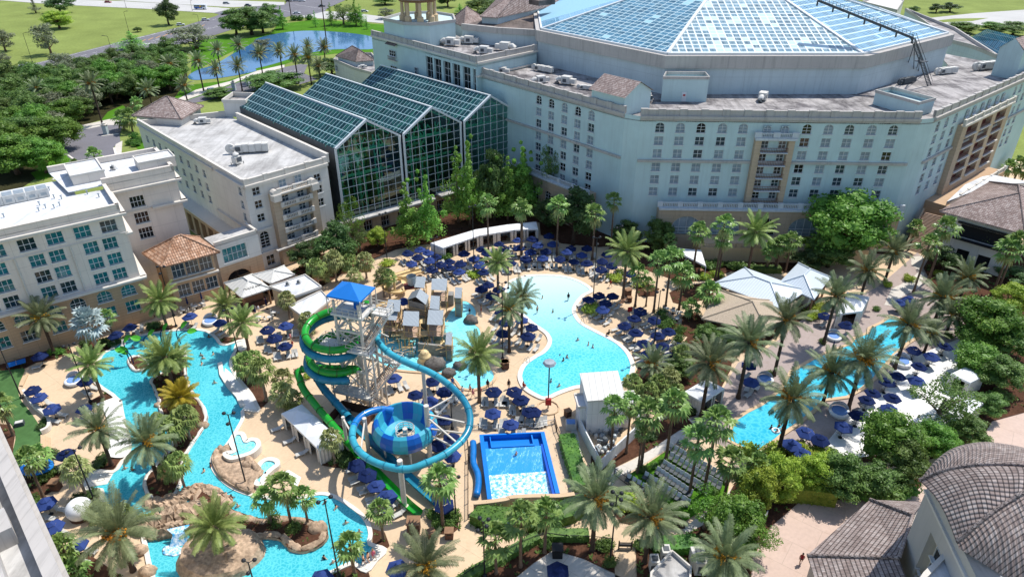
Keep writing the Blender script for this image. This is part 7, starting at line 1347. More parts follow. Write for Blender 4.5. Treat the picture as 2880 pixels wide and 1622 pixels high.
# parasols and loungers
def make_parasol(mt, r=1.36):
 t = thing('parasol', None, None); m = MB(); n = 6; ring = [(r*math.cos(2*PI*k/n), r*math.sin(2*PI*k/n),1.98) for k in range(n)]; up = [(.5*math.cos(2*PI*k/n),.5*math.sin(2*PI*k/n),2.5) for k in range(n)]
 for k in range(n): a, b = ring[k], ring[(k+1) % n]; m.quad(a, b, up[(k+1) % n], up[k]); m.quad((a[0], a[1],1.84),(b[0], b[1],1.84), b, a)
 m.build('canopy', mt, t); m = MB()
 for k in range(n): a, b = [(q[0]*1.25, q[1]*1.25, q[2]+.03) for q in (up[k], up[(k+1) % n])]; m.quad(a, b, (0,0,2.86))
 m.build('vent', mt, t); m = MB(); m.cyl((0,0,0),(0,0,2.9),.03, n=6); m.lathe((0,0,0),[(.3,0),(.3,.1),(.06,.14),(.05,.4)],10); m.build('pole','dark_metal', t); m = MB()
 for k in range(n): m.bar((0,0,2.3), ring[k],.025)
 m.build('ribs','dark_metal', t); return Proto(t)
PU = make_parasol('navy'); PC = make_parasol('navy_light'); SPOTS = []
def make_lounger(sl, back=.75):
 t = thing('lounger', None, None); m = MB(); m.box((0,.35,.36),(.62,1.25,.07)); m.build('seat', sl, t); m = MB(); m.bar((0,-.27,.36),(0,-.27-.72*math.cos(back),.36+.72*math.sin(back)),.62,.07,(0,0,1)); m.build('backrest', sl, t); m = MB()
 for x in (-.33,.33):
  m.bar((x, -.3,.33),(x, 1., .33),.05)
  for y in (-.25,.85): m.bar((x, y, 0),(x, y, .33),.05)
 m.build('frame','frame_white', t); return Proto(t)
LG = [make_lounger('sling'), make_lounger('sling',.5), make_lounger('brown_sling')]; LC = [0]; LR = random.Random(12)
def lounger(p, az, label, k=None, group=None):
 LC[0] += 1; i = k if k is not None else (1 if LR.random() < .3 else 0); LG[i].put((p.x, p.y, .09), az, 1., label, 'lounger', group)
def parasols(ctx, w, pts, az=None, nl=2, off=1.5, z=2.2, closed=False):
 pts = sorted(pts); n = len(pts)
 for i, (x, y) in enumerate(pts):
  p = Q(w, x, y, z+.15); base = Vector((p.x, p.y, 0)); od = ordinal(i, n); lab_ = f'navy parasol {ctx}' if n == 1 else f'navy parasol, {od} {ctx}'
  o = (PC if LR.random() < .35 else PU).put(base+Vector((0,0,.07)), LR.uniform(0,.7), LR.uniform(.94,1.06), lab_, 'parasol', None)
  for c in o.children:
   if c.name.startswith('canopy'): c.rotation_euler = (LR.uniform(-.06,.06), LR.uniform(-.06,.06),0)
  if nl and az is not None:
   SPOTS.append((w, base, az)); a = az+LR.uniform(-.15,.15); f = Vector((-math.sin(a), math.cos(a),0)); s_ = Vector((f.y, -f.x, 0))
   for j in range(nl):
    if LC[0] > 292: break
    k = (j-(nl-1)/2)*.85+(.35 if j >= nl/2 else -.35); q = base+s_*k+f*LR.uniform(.35,.75); lounger(q, a, f'{["left", "right", "outer"][j]} lounger, parasol {"" if n == 1 else od+" "}{ctx}')
AZ = math.radians
parasols('on the tan deck at the head of the river','C1',[(945,405),(1060,335)], AZ(200)); parasols('before the dining pavilion','C1',[(1550,255),(1790,300)], AZ(160),2); parasols('in the corner beside the blue table','C1',[(320,575)], AZ(120),1); parasols('in front of the round daybed by the white beach','C1',[(690,780)], AZ(250)); parasols('along the white curb above the turf','C1',[(260,845),(315,905),(420,1000)], AZ(250),2); parasols('at the top of the white beach','C1',[(680,1000)], AZ(260)); parasols('beside the deck steps and blue canopy','C1',[(530,1375)], AZ(120),1); parasols('along the corner building','D1',[(370,835),(420,1030),(620,1180)], AZ(250),2)
parasols('on the deck left of the green slide','C2',[(145,360),(295,330),(205,430),(290,490)], AZ(200),3); parasols('between tower stairs and tube ring','C2',[(1180,760),(1355,885),(1500,780),(1600,865),(1475,945)], AZ(210),2); parasols('glimpsed through the tube ring','C2',[(1590,1090),(1650,1240),(1660,1380),(1540,1300)], AZ(60),2); parasols('tucked among the fort huts','B2',[(1265,1290)], None); parasols('in a row left of the green run-out','D2',[(880,525),(960,605),(1040,695),(1130,790)], AZ(115),3); parasols('by the tall ragged palm','D2',[(1590,850)], AZ(60),2); parasols('at the bottom edge by a date palm','D2',[(1205,1370)], None); parasols('cut by the bottom edge of the river','D2',[(590,1450)], None)
parasols('between wave pool and splash pad','C2',[(2000,865),(2170,860),(2225,935),(1995,1040),(2290,1025),(2140,1130)], AZ(180),3); parasols('by the tall sound post','C3',[(290,1020)], AZ(180),2); parasols('on the sandy point left of the lagoon','C3',[(60,295),(190,275),(275,335),(245,415),(30,210),(40,390)], AZ(150),2)
parasols('at the left of the lagoon under the cypresses','B2',[(1295,900),(1380,930),(1400,870),(1460,895),(1330,980),(1475,960),(1530,930),(1565,990),(1640,965),(1490,1030),(1640,1015),(1730,985),(1760,905),(1720,1050),(1920,1055)], AZ(215),2); parasols('before the long white cabana','B2',[(1900,870),(1840,940),(1940,900),(1890,995),(2045,820),(2085,860),(2195,790),(2205,855),(2300,890),(2260,945),(2310,780),(2140,975)], AZ(190),2); parasols('between fort and lagoon beach','B2',[(1950,1150),(1900,1195),(2045,1195),(1980,1245)], AZ(120),2)
parasols('along the far shore of the lagoon','B3',[(290,785),(175,855),(330,835),(270,890),(395,885),(230,945),(370,940),(510,945),(565,885),(685,910),(620,965),(730,985)], AZ(180),2); parasols('in the shade of the dark tree','B3',[(420,760),(450,830),(600,855),(730,860)], AZ(180),1); parasols('at the right end of the lagoon beach','B3',[(855,960),(845,1030),(930,1000),(895,905),(1080,1065)], AZ(150),2); parasols('on the bulge right of the lagoon','B3',[(740,1275),(830,1240),(940,1245),(880,1300),(860,1360)], AZ(130),2); parasols('alone by the red rescue sign','B3',[(1165,1370)], None)
parasols('on the right shore of the lagoon','C3',[(1115,270),(1275,280),(1040,325),(1130,390),(1310,410),(1395,375),(1195,470),(1345,495),(1470,500),(1230,555),(1410,580)], AZ(120),2); parasols('at the left side of the adult pool','C4',[(80,650),(100,790),(700,240),(880,325)], AZ(120),1); parasols('at the far end of the adult pool','C4',[(1310,135),(1390,110)], None); parasols('along the right side of the adult pool','C4',[(1430,520),(1570,575),(1680,490),(1470,655),(1300,735),(1455,780),(1205,790)], AZ(310),1); parasols('on the terrace near the airy tree','C4',[(1090,870),(1045,930),(1255,915),(1230,1000),(970,1060),(850,1150)], AZ(310),1); parasols('at the near corner of the adult pool','C4',[(540,1200),(660,1260),(430,1300),(520,1360)], AZ(310),1); parasols('on the pale patio at the bottom','D3',[(490,1395)], None)
def row(ctx, w, x0, y0, x1, y1, n, az, k=None):
 for i in range(n):
  if LC[0] > 298: break
  t = i/max(1, n-1); lounger(Q(w, x0+(x1-x0)*t, y0+(y1-y0)*t), AZ(az), f'lounger, {ordinal(i, n)} in the row {ctx}', k)
row('beside the white tents','C2',240,1190,440,1390,3,120); row('of brown slings by the tall cabinet','B3',1000,1330,1040,1300,2,120,2); row('at the river head hedge','C1',1050,400,1160,375,3,200); row('below the green run-out','D2',1190,880,1230,950,2,125); row('at the adult pool by the round tub','C4',60,860,140,850,3,150)
m = MB()
for w, b, az in SPOTS:
 if w not in ('B2','B3','C3','C2'): continue
 f = Vector((-math.sin(az), math.cos(az),0)); s_ = Vector((f.y, -f.x, 0))
 for k in (-1.75,1.75):
  p = b+s_*(k+LR.uniform(-.15,.15))+f*LR.uniform(.2,.6)
  if inside(p, LAGOON) or inside(p, SPLASH) or inside(p+f, LAGOON): continue
  z = Vector((0,0,.45)); m.mi = 0; m.bar(p-f*.25+z, p+f*1.+z, .62,.07); m.bar(p-f*.25+z, p-f*.75+z+Vector((0,0,.5)),.62,.07); m.mi = 1
  for q in (-.3,.3):
   for r in (-.2,.9): g = p+s_*q+f*r; m.bar(g+Vector((0,0,.08)), g+z, .05)
tag(m.build('loungers',['sling','frame_white']),'pale loungers filling the gaps between the parasols','loungers', None, 'stuff')
m = MB();
for i, (w, x, y) in enumerate([('C1',1540,190),('C1',1655,150),('C4',750,560),('C2',60,260),('C2',150,200)]):
 t = thing('closed_parasol', f'furled dark parasol, {ORD[i]} nearest the tiled pavilion' if i != 2 else 'furled blue parasol standing beside the adult pool','parasol', Q(w, x, y)); m = MB(); m.lathe((0,0,0),[(.02,0),(.03,.9),(.2,1.),(.14,1.9),(.03,2.6),(0,2.7)],8); m.build('furled_canopy','navy', t); m = MB(); m.lathe((0,0,0),[(.3,0),(.3,.1),(0,.12)],8); m.build('base','dark_metal', t)
ch = thing('lawn_chair', None, None); m = MB(); m.box((0,.1,.4),(.6,.75,.07)); m.build('seat','unit_dark', ch); m = MB(); m.bar((0,-.25,.42),(0,-.5,.98),.6,.06,(0,0,1)); m.build('backrest','frame_white', ch); m = MB()
for x in (-.3,.3):
 for y in (-.25,.4): m.bar((x, y, 0),(x, y, .4),.05)
 m.bar((x, -.3,.6),(x, .35,.6),.05)
m.build('frame','dark_metal', ch); CH = Proto(ch)
for ri, (a, b, n) in enumerate([((1405,425),(1870,690),13),((1410,500),(1800,740),11),((1350,565),(1690,770),11),((1300,620),(1560,800),9),((1200,660),(1540,880),10),((1480,380),(1620,460),4),((1060,680),(1260,800),6)]):
 for i in range(n):
  p = Q('D3', a[0]+(b[0]-a[0])*i/(n-1), a[1]+(b[1]-a[1])*i/(n-1)); CH.put((p.x, p.y, .19), AZ(145)+LR.uniform(-.1,.1),1., f'grey lawn chair, {ordinal(i, n)} in the {ORD[ri]} lawn row','chair', None)
tb_ = thing('cafe_table', None, None); m = MB(); m.lathe((0,0,0),[(0,.74),(.45,.74),(.45,.7),(0,.7)],10); m.build('top','unit_white', tb_); m = MB(); m.cyl((0,0,0),(0,0,.7),.05, n=6); m.lathe((0,0,0),[(.28,0),(.28,.05),(0,.08)],8); m.build('base','dark_metal', tb_); TBP = Proto(tb_)
kc = thing('cafe_chair', None, None); m = MB(); m.box((0,0,.44),(.46,.46,.05)); m.build('seat','sling', kc); m = MB(); m.box((0,-.24,.72),(.46,.04,.5)); m.build('backrest','sling', kc); m = MB()
for x in (-.2,.2):
 for y in (-.2,.2): m.bar((x, y, 0),(x, y, .42),.04)
m.build('legs','frame_white', kc); KC = Proto(kc)
for i, (w, x, y) in enumerate([('C1',1600,200),('C1',1650,180),('C2',90,290),('C2',170,290),('C2',210,250),('C2',30,200),('C1',1500,230),('C3',1430,240),('C3',1490,250),('C3',1460,300),('C3',1380,220),('C3',2110,540),('C3',2090,590)]):
 p = Q(w, x, y, .09); wh = 'by the kiosk and pavilion' if i < 7 else ('by the thatched bar' if i < 11 else 'by the adult pool bar'); k = i if i < 7 else (i-7 if i < 11 else i-11); TBP.put(p, 0,1., f'round cafe table, {ORD[k]} of those {wh}','table')
 for j in range(3): an = i+j*2.1; KC.put(p+Vector((.75*math.sin(an),-.75*math.cos(an),0)), an, 1., f'{["first", "second", "third"][j]} chair clockwise at cafe table {ORD[k]} {wh}','chair')
# people
def body_mesh(J, E, name):
 """joints (x, y, z, radius) and bones grown into one continuous skin"""
 me = bpy.data.meshes.new('tmp'); me.from_pydata([j[:3] for j in J], E, []); o = bpy.data.objects.new('tmp', me); COL.objects.link(o)
 md = o.modifiers.new('skin','SKIN'); md.use_smooth_shade = True; sv = me.skin_vertices[0].data
 for i, j in enumerate(J): sv[i].radius = (j[3], j[3]); sv[i].use_root = (i == 0)
 o.modifiers.new('sub','SUBSURF').levels = 1
 bpy.context.view_layer.update(); dg = bpy.context.evaluated_depsgraph_get(); r = bpy.data.meshes.new_from_object(o.evaluated_get(dg)); r.name = name; bpy.data.objects.remove(o); return r
def pose(k):
 if k == 'stand': a, b, hands, kn, ft = .1,-.1,((.27,.04,.85),(-.27,.08,.85)),((.1,.03,.5),(-.1,.03,.5)),((.11,0,.06),(-.11,0,.06))
 elif k == 'walk': hands, kn, ft = ((.26,.2,.92),(-.26,-.2,.9)),((.1,.14,.5),(-.1,-.06,.52)),((.1,.26,.06),(-.1,-.34,.12))
 elif k == 'sit': hands, kn, ft = ((.2,.35,.62),(-.2,.35,.62)),((.12,.45,.5),(-.12,.45,.5)),((.12,.5,.06),(-.12,.5,.06))
 else: hands, kn, ft = ((.45,.25,1.0),(-.48,.2,1.05)),((.1,.05,.5),(-.1,.05,.5)),((.12,-.1,.08),(-.12,.1,.08))
 d = -.42 if k == 'sit' else 0; J = [(0,0,.95+d, .15),(0,.01,1.15+d, .14),(0,0,1.4+d, .16),(0,.01,1.52+d, .065),(0,.03,1.66+d, .1),(0,.02,1.74+d, .085)]; E_ = [(0,1),(1,2),(2,3),(3,4),(4,5)]
 for s_, h in ((1, hands[0]),(-1, hands[1])): i = len(J); J += [(.19*s_, 0,1.42+d, .065),((.19*s_+h[0])/2+.04*s_, h[1]/2-.05,(1.42+d+h[2]+ (d if k == 'sit' else 0)*0)/2,.045),(h[0], h[1], h[2],.035),(h[0], h[1]+.03, h[2]-.12,.03)]; E_ += [(2, i),(i, i+1),(i+1, i+2),(i+2, i+3)]
 for s_, q, f in ((1, kn[0], ft[0]),(-1, kn[1], ft[1])): i = len(J); J += [(.1*s_, 0,.88+d, .1),(q[0], q[1], q[2],.065),(f[0], f[1], f[2]+.05,.04),(f[0], f[1]+.17, f[2],.035)]; E_ += [(0, i),(i, i+1),(i+1, i+2),(i+2, i+3)]
 return J, E_, d
PP = {}
for k in ('stand','walk','sit','swim'):
 J, E_, d = pose(k); bm_ = body_mesh(J, E_, 'person'); h = MB(); h.smooth = True; h.blob((0,.0,1.75+d),(.115,.125,.12),10,6); f = MB(); f.blob((0,.135,1.67+d),(.02,.025,.03),6,4)
 for s_ in (-1,1): f.blob((.04*s_, .115,1.7+d),(.014,.012,.012),5,3); f.blob((.105*s_, .02,1.67+d),(.015,.025,.035),5,3)
 f.blob((0,.115,1.61+d),(.03,.012,.01),5,3); s_ = MB(); s_.smooth = True; s_.lathe((0,0,0),[(.17,1.02+d),(.2,.92+d),(.21,.84+d),(.0,.82+d)],12,0,1.05,.85)
 if k == 'sit': s_ = MB(); s_.smooth = True; s_.box((0,.2,.52),(.4,.5,.2))
 t = MB(); t.smooth = True; t.lathe((0,0,0),[(.0,1.5+d),(.14,1.49+d),(.21,1.4+d),(.19,1.15+d),(.2,.98+d)],12,0,1.05,.8); PP[k] = (bm_, {}, h, f, s_, t)
def person(w, x, y, k, az, label, skin='skin_light', hair='hair_dark', short='cloth_navy', top=None, z=0., s=1.):
 o = bpy.data.objects.new('person', None);
 b, cache, h, f, sh, tp_ = PP[k]
 if skin not in cache: q = b.copy(); q.materials.clear(); q.materials.append(M[skin]); cache[skin] = q
 o = bpy.data.objects.new('person', cache[skin]); COL.objects.link(o); p = Q(w, x, y); o.location = (p.x, p.y, (.1 if k != 'swim' else -.95)+z); o.rotation_euler = (0,0, AZ(az)); o.scale = (s,)*3; tag(o, label, 'person')
 for nm, mb_, mt in (('hair', h, hair),('face', f, skin),('shorts', sh, short))+((('shirt', tp_, top),) if top else ()):
  key = (nm, mt)
  if key not in cache: cache[key] = mb_.mesh(nm, mt)
  c = bpy.data.objects.new(nm, cache[key]); COL.objects.link(c); c.parent = o
 return o
for a in [('D4',495,1345,'walk',150,'person in a dark red top walking on the pink paving','skin_dark','hair_dark','cloth_black','cloth_red'),('B3',920,1185,'walk',100,'person in red top and dark trousers walking past the clipped ball','skin_dark','hair_dark','cloth_black','cloth_red'),('C3',575,135,'stand',0,'person in black standing in the shallow lagoon','skin_dark','hair_dark','cloth_black','cloth_black'),('C3',322,240,'stand',40,'person in dark shorts standing left in the shallow lagoon','skin_light','hair_dark','cloth_black'),('C3',365,120,'swim',60,'bather sitting low near the lagoon beach','skin_light'),('C3',450,232,'swim',90,'bather under teal float in the upper lagoon','skin_light','hair_dark','cloth_green','cloth_green'),('C3',905,425,'sit',60,'person sitting on the right lagoon rim','skin_dark','hair_dark','cloth_black','cloth_black'),('C3',652,465,'swim',20,'swimmer alone in the middle of the lagoon','skin_light'),('C3',740,500,'swim',80,'swimmer at left of the middle lagoon pair','skin_light','hair_blond'),('C3',775,520,'swim',280,'swimmer at right of the middle lagoon pair','skin_light'),('C3',507,585,'swim',0,'small swimmer left of the lagoon trio','skin_dark','hair_dark','cloth_navy', None, 0,.8),('C3',535,630,'swim',50,'front swimmer of the lagoon trio','skin_dark'),('C3',565,605,'swim',300,'right swimmer of the lagoon trio holding arms wide','skin_light'),('C3',435,800,'swim',90,'swimmer beside the tall sound post','skin_dark'),('C3',500,840,'swim',30,'swimmer with arms out near the lower lagoon rim','skin_light'),('C3',210,850,'sit',320,'person in red sitting on the lower left lagoon rim','skin_light','hair_dark','cloth_red','cloth_red'),('C3',90,850,'stand',200,'person in a dark top standing between two parasols','skin_dark','hair_dark','cloth_black','cloth_black'),
  ('C2',1803,245,'stand',0,'child standing in the upper splash pad','skin_dark','hair_dark','cloth_black','cloth_black',0,.75),('C2',1897,240,'stand',90,'person on the rim right of the splash pad','skin_dark','hair_dark','cloth_red'),('C2',1745,905,'stand',40,'person in pale blue at the lower splash pad edge','skin_light','hair_dark','cloth_blue','cloth_white'),('C2',1808,890,'walk',120,'left one of two walkers below the splash pad','skin_light','hair_dark','cloth_red'),('C2',1832,925,'walk',110,'right one of two walkers below the splash pad','skin_light','hair_dark','cloth_pink','cloth_pink'),('C2',1890,910,'stand',0,'person standing at the palm ring bed','skin_dark','hair_dark','cloth_navy','cloth_pink'),('C2',1198,730,'stand',0,'child at the lower left rim of the splash pad','skin_light','hair_dark','cloth_navy', None, 0,.75),('C2',1665,830,'stand',0,'person in blue behind the tube slide at the splash rim','skin_dark','hair_dark','cloth_blue','cloth_blue'),('C2',1950,850,'stand',0,'person in dark top by the splash pad ladder','skin_dark','hair_dark','cloth_black','cloth_black'),('C2',85,235,'walk',20,'person in a pale blue shirt before the kiosk','skin_light','hair_dark','cloth_white','cloth_white'),('C2',45,255,'stand',30,'person in black before the kiosk','skin_dark','hair_dark','cloth_black','cloth_black'),('C2',345,465,'stand',120,'person in pink beside the daybeds left of the green slide','skin_light','hair_dark','cloth_pink','cloth_pink'),('C2',360,510,'walk',200,'child in red left of the green slide','skin_light','hair_dark','cloth_red','cloth_red',0,.75),
  ('C1',1710,440,'swim',0,'swimmer at the top right of the river','skin_dark'),('C1',1090,525,'swim',60,'swimmer under the leaf fountains','skin_light'),('C1',925,630,'swim',100,'swimmer in the left arm of the upper river','skin_light'),('C1',1645,590,'swim',0,'uppermost of three river swimmers by the island','skin_light'),('C1',1660,615,'swim',200,'middle of three river swimmers by the island','skin_light','hair_dark','cloth_black'),('C1',1650,660,'swim',270,'lowest of three river swimmers by the island, arms spread','skin_light'),('C1',1745,580,'swim',90,'swimmer right of the three by the island','skin_light'),('C1',1755,815,'swim',0,'swimmer beside the ramp wall','skin_light'),('D1',1025,580,'swim',30,'left swimmer of the pair near the white steps','skin_light','hair_blond'),('D1',1085,590,'swim',0,'dark-haired right swimmer of the pair near the white steps','skin_dark'),('D1',1670,600,'swim',80,'swimmer crossing left of the rock peninsula','skin_light'),('D1',1725,555,'swim',120,'swimmer clinging to the rock peninsula','skin_dark'),('D1',1895,815,'swim',0,'swimmer below the rock peninsula','skin_dark'),('D1',1945,890,'swim',40,'swimmer near the island shore rocks','skin_light','hair_blond'),('D1',2080,885,'swim',300,'swimmer left of the three palms','skin_light'),
  ('D2',625,855,'swim',60,'swimmer in dark top beside the lamp in the river','skin_light','hair_dark','cloth_black','cloth_black'),('D2',712,900,'swim',240,'swimmer right of the lamp in the river','skin_light'),('D2',795,1025,'swim',20,'swimmer left in the right bend of the river','skin_light'),('D2',905,1100,'swim',0,'swimmer beside the palm in the right bend','skin_light','hair_blond'),('D2',618,1310,'swim',330,'swimmer in black below the boulder island','skin_light','hair_dark','cloth_black','cloth_black'),('D2',690,1345,'swim',40,'swimmer with white cap below the boulder island','skin_light','cloth_white'),('D2',942,1350,'walk',100,'left bather on the river steps','skin_light','hair_dark','cloth_black'),('D2',980,1335,'walk',60,'middle bather on the river steps','skin_light','hair_dark','cloth_black'),('D2',1022,1310,'stand',20,'right bather in pink on the river steps','skin_light','hair_blond','cloth_pink','cloth_pink'),('D1',2175,632,'swim',0,'bather in the round hot tub','skin_light'),
  ('C4',255,1180,'swim',30,'left bather of the ring in the adult pool','skin_light','hair_dark','cloth_navy','cloth_navy'),('C4',318,1165,'swim',200,'top bather of the ring in the adult pool','skin_light','hair_dark','cloth_black','cloth_black'),('C4',300,1215,'swim',0,'bottom bather of the ring in the adult pool','skin_light'),('C4',342,1195,'swim',120,'right bather of the ring in the adult pool','skin_light')]: person(*a)
person('D3',150,505,'swim',40,'kneeling rider on the wave pool','skin_light','hair_blond','cloth_black', None, 1.15,.9)
person('C2',925,105,'stand',0,'attendant in black under the tower canopy','skin_light','hair_dark','cloth_black','cloth_black').location = tp(1., .8,17.3)
person('C2',1130,640,'walk',200,'person climbing the lower tower stairs','skin_dark','hair_dark','cloth_black','cloth_red').location = tp(4.6,2., 8.02)
t = thing('inner_tube','white float ring among the bathers in the adult pool','float', Q('C4',295,1190,.25)); m = MB(); m.smooth = True; m.tube([(.5*math.cos(k*.5236),.5*math.sin(k*.5236),0) for k in range(12)],.16,8, False, True); m.build('ring','canvas', t)
# lamp posts
def lamp(label, w, x, y, tx, ty, heads=3, m_='dark_metal', cat='lamp post', arm=None):
 g = Q(w, x, y); h = max(3., HQ(g, w, tx, ty)); t = thing('lamp_post', label, cat, (g.x, g.y, .05)); m = MB(); m.tube([(0,0,0),(0,0, h)],[.11,.07],8); m.lathe((0,0,0),[(.26,0),(.26,.35),(.11,.5)],8); m.build('pole', m_, t)
 if arm: m = MB(); m.bar((0,0, h),(arm, -.3, h+.5),.14); m.box((arm*1.15,-.35, h+.5),(1., .4,.18)); m.build('arm', m_, t); return
 for k in range(heads):
  an = 2*PI*k/max(1, heads)+.6; z = h-.15-(.9 if k == 2 else 0); m = MB(); m.smooth = True; m.bar((0,0, z),(.6*math.cos(an),.6*math.sin(an), z+.1),.06); m.blob((.7*math.cos(an),.7*math.sin(an), z+.05),(.27,.27,.22),9,6); m.build('lamp_head', m_, t)
for a in [('D2',735,1451,645,815,2,'dark_metal'),('D1',2090,1560,2085,1330,3),('D1',2010,700,1880,125,3),('D1',775,835,620,410,2),('C1',180,930,0,480,2),('C1',740,960,575,490,2),('C1',1440,345,1385,165,2),('B1',1420,1420,1300,1020,3),('C1',1945,560,1870,200,2),('D3',915,1340,970,785,4),('D2',1925,1451,1920,1000,4),('D2',1690,980,1685,650,2),('B2',1130,970,1085,580,2),('B2',1840,1060,1830,520,2),('B2',1530,1120,1512,780,2),('B3',85,1200,90,850,2),('B3',775,1330,815,780,3),('C3',1265,565,1310,50,2),('C3',40,610,45,-10,3),('C2',1660,1180,1645,970,1),('B3',960,1090,1000,690,2),('B4',380,780,380,685,1),('D3',715,690,712,560,1)]:
 lamp('dark lamp post '+{('D2',735): 'standing tall across the lower river',('D1',2090): 'with three round heads at the bottom of the river',('D1',2010): 'on the rock peninsula between the tubs',('D1',775): 'beside the white inflated dome',('C1',180): 'at the edge of the turf',('C1',740): 'next to the round daybed at left',('C1',1440): 'near the leaf fountains',('B1',1420): 'before the dining pavilion',('C1',1945): 'at the top right of the river',('D3',915): 'with four heads by the iron gate',('D2',1925): 'with clustered heads at the bottom hedge',('D2',1690): 'beside the tall ragged palm',('B2',1130): 'in the clipped shrub by the colonnade',('B2',1840): 'in the clipped shrub left of the lagoon',('B2',1530): 'among the left lagoon parasols',('B3',85): 'at the left tip of the lagoon beach',('B3',775): 'on the bulge right of the lagoon',('C3',1265): 'among the parasols right of the lagoon',('C3',40): 'between splash pad and lagoon',('C2',1660): 'inside the tube ring',('B3',960): 'behind the right lagoon loungers',('B4',380): 'on the hotel terrace',('D3',715): 'short at the end of the long hedge'}[a[:2]], *a)
for a in [('A1',265,510,195,275,1.8),('A1',910,415,880,300,-1.8),('A1',1050,255,1015,100,1.8),('A1',1635,235,1610,125,-1.8),('A1',1030,65,1020,-20,0.),('A1',1570,90,1550,5,0.)]: lamp({265: 'tall street lamp behind the white pickup',910: 'street lamp with arm over the boulevard near the wood',1050: 'street lamp on the meadow side of the boulevard',1635: 'street lamp near the two white cars',1030: 'far street lamp on the highway near the red car',1570: 'far street lamp by the shuttle bus'}[a[1]], *a[:5],1,'dark_metal','street lamp', a[5] or None)
for w, x, y, tx, ty, lab_ in (('A2',645,430,600,-20,'tall wooden utility pole rising in front of the lake'),('A2',350,165,335,-20,'dark utility pole beside the crossing')): g = Q(w, x, y); t = thing('utility_pole', lab_, 'pole', g); m = MB(); m.tube([(0,0,0),(0,0, max(12, HQ(g, w, tx, ty)))],[.3,.22],8); m.build('pole','dark_trunk', t); m = MB(); m.bar((-1.2,0,11),(1.2,0,11),.2); m.build('crossarm','dark_trunk', t)
t = thing('sound_post','tall post with a satellite-shaped speaker ring and red rescue box by the lagoon','post', Q('C3',410,1010)); h = HQ(Q('C3',410,1010),'C3',415,650); m = MB(); m.tube([(0,0,0),(0,0, h)],.1,8); m.build('pole','dark_metal', t); m = MB(); m.lathe((0,0, h),[(.1,-.6),(.9,.0),(1.05,.2),(.8,.5),(0,.55)],8); m.build('speaker_ring','galv', t); m = MB(); m.box((0,-.2,1.5),(.9,.5,1.1)); m.build('rescue_box','red_paint', t); m = MB(); m.tube([(1.7*math.cos(k*.5236),1.7*math.sin(k*.5236),.15) for k in range(12)],.14,6, False, True); m.build('ring_bed','tan_coping', t)
t = thing('rescue_sign','red rescue sign by the lagoon parasols','sign', Q('C3',1075,250)); m = MB(); m.bar((0,0,0),(0,0,1.),.08); m.build('stake','dark_metal', t); m = MB(); m.box((0,0,1.3),(.9,.25,.9),.4); m.build('panel','red_paint', t)
t = thing('sign','small white sign board on the lime hedge corner','sign', Q('D4',200,1010)); m = MB(); m.bar((0,0,0),(0,0,1.1),.08); m.build('stake','dark_metal', t); m = MB(); m.box((0,0,1.4),(1., .08,.9),.9); m.build('panel','canvas', t)
# vehicles
def make_car(suv=False, pickup=False):
 t = thing('car', None, None); m = MB(); L, h = (4.7,.8) if not pickup else (5.6,.95); a = .3
 prof = [(-L/2, a),(-L/2, h),(-L/2+.3, h+.08),(-.9 if not pickup else -.2, h+.1),(L/2-.3, h),(L/2, h-.15),(L/2, a)]; n = len(prof); vs = [(x, y, z) for y in (-.9,.9) for x, z in prof]; m.add(vs, [list(range(n)), list(range(n, 2*n))[::-1]]+[[i, i+n, (i+1) % n+n, (i+1) % n] for i in range(n)])
 x0, x1 = (-L/2+.15,1.) if suv else ((-L/2+.7,.9) if not pickup else (-.3,1.5)); top = h+.72; m.prism([(x0+.35,-.68),(x1-.55,-.68),(x1-.55,.68),(x0+.35,.68)], top-.06, top); m.build('body','car_white', t)
 g = MB(); lo = [(x0,-.82),(x1+.15,-.82),(x1+.15,.82),(x0,.82)]; up_ = [(x0+.35,-.68),(x1-.55,-.68),(x1-.55,.68),(x0+.35,.68)]
 for i in range(4): j = (i+1) % 4; g.quad((*lo[i], h+.05),(*lo[j], h+.05),(*up_[j], top-.06),(*up_[i], top-.06))
 g.build('windows','dark_pane', t)
 for x in (-L*.3, L*.3):
  for y in (-.85,.85): w_ = MB(); w_.cyl((x, y-.1,.34),(x, y+.1,.34),.34, n=10); w_.build('wheel','tyre', t)
 return Proto(t)
CARS = [make_car(), make_car(True), make_car(False, True)]
def car(k, col, w, x, y, az, label):
 o = CARS[k].put(Q(w, x, y, .05), AZ(az),1., label, 'car' if k < 2 else 'pickup truck'); o.name = 'car' if k < 2 else 'pickup_truck'
 for c in o.children:
  if c.name.startswith('body'):
   key = (k, col)
   if key not in CBM: q = c.data.copy(); q.materials.clear(); q.materials.append(M[col]); CBM[key] = q
   c.data = CBM[key]
CBM = {}
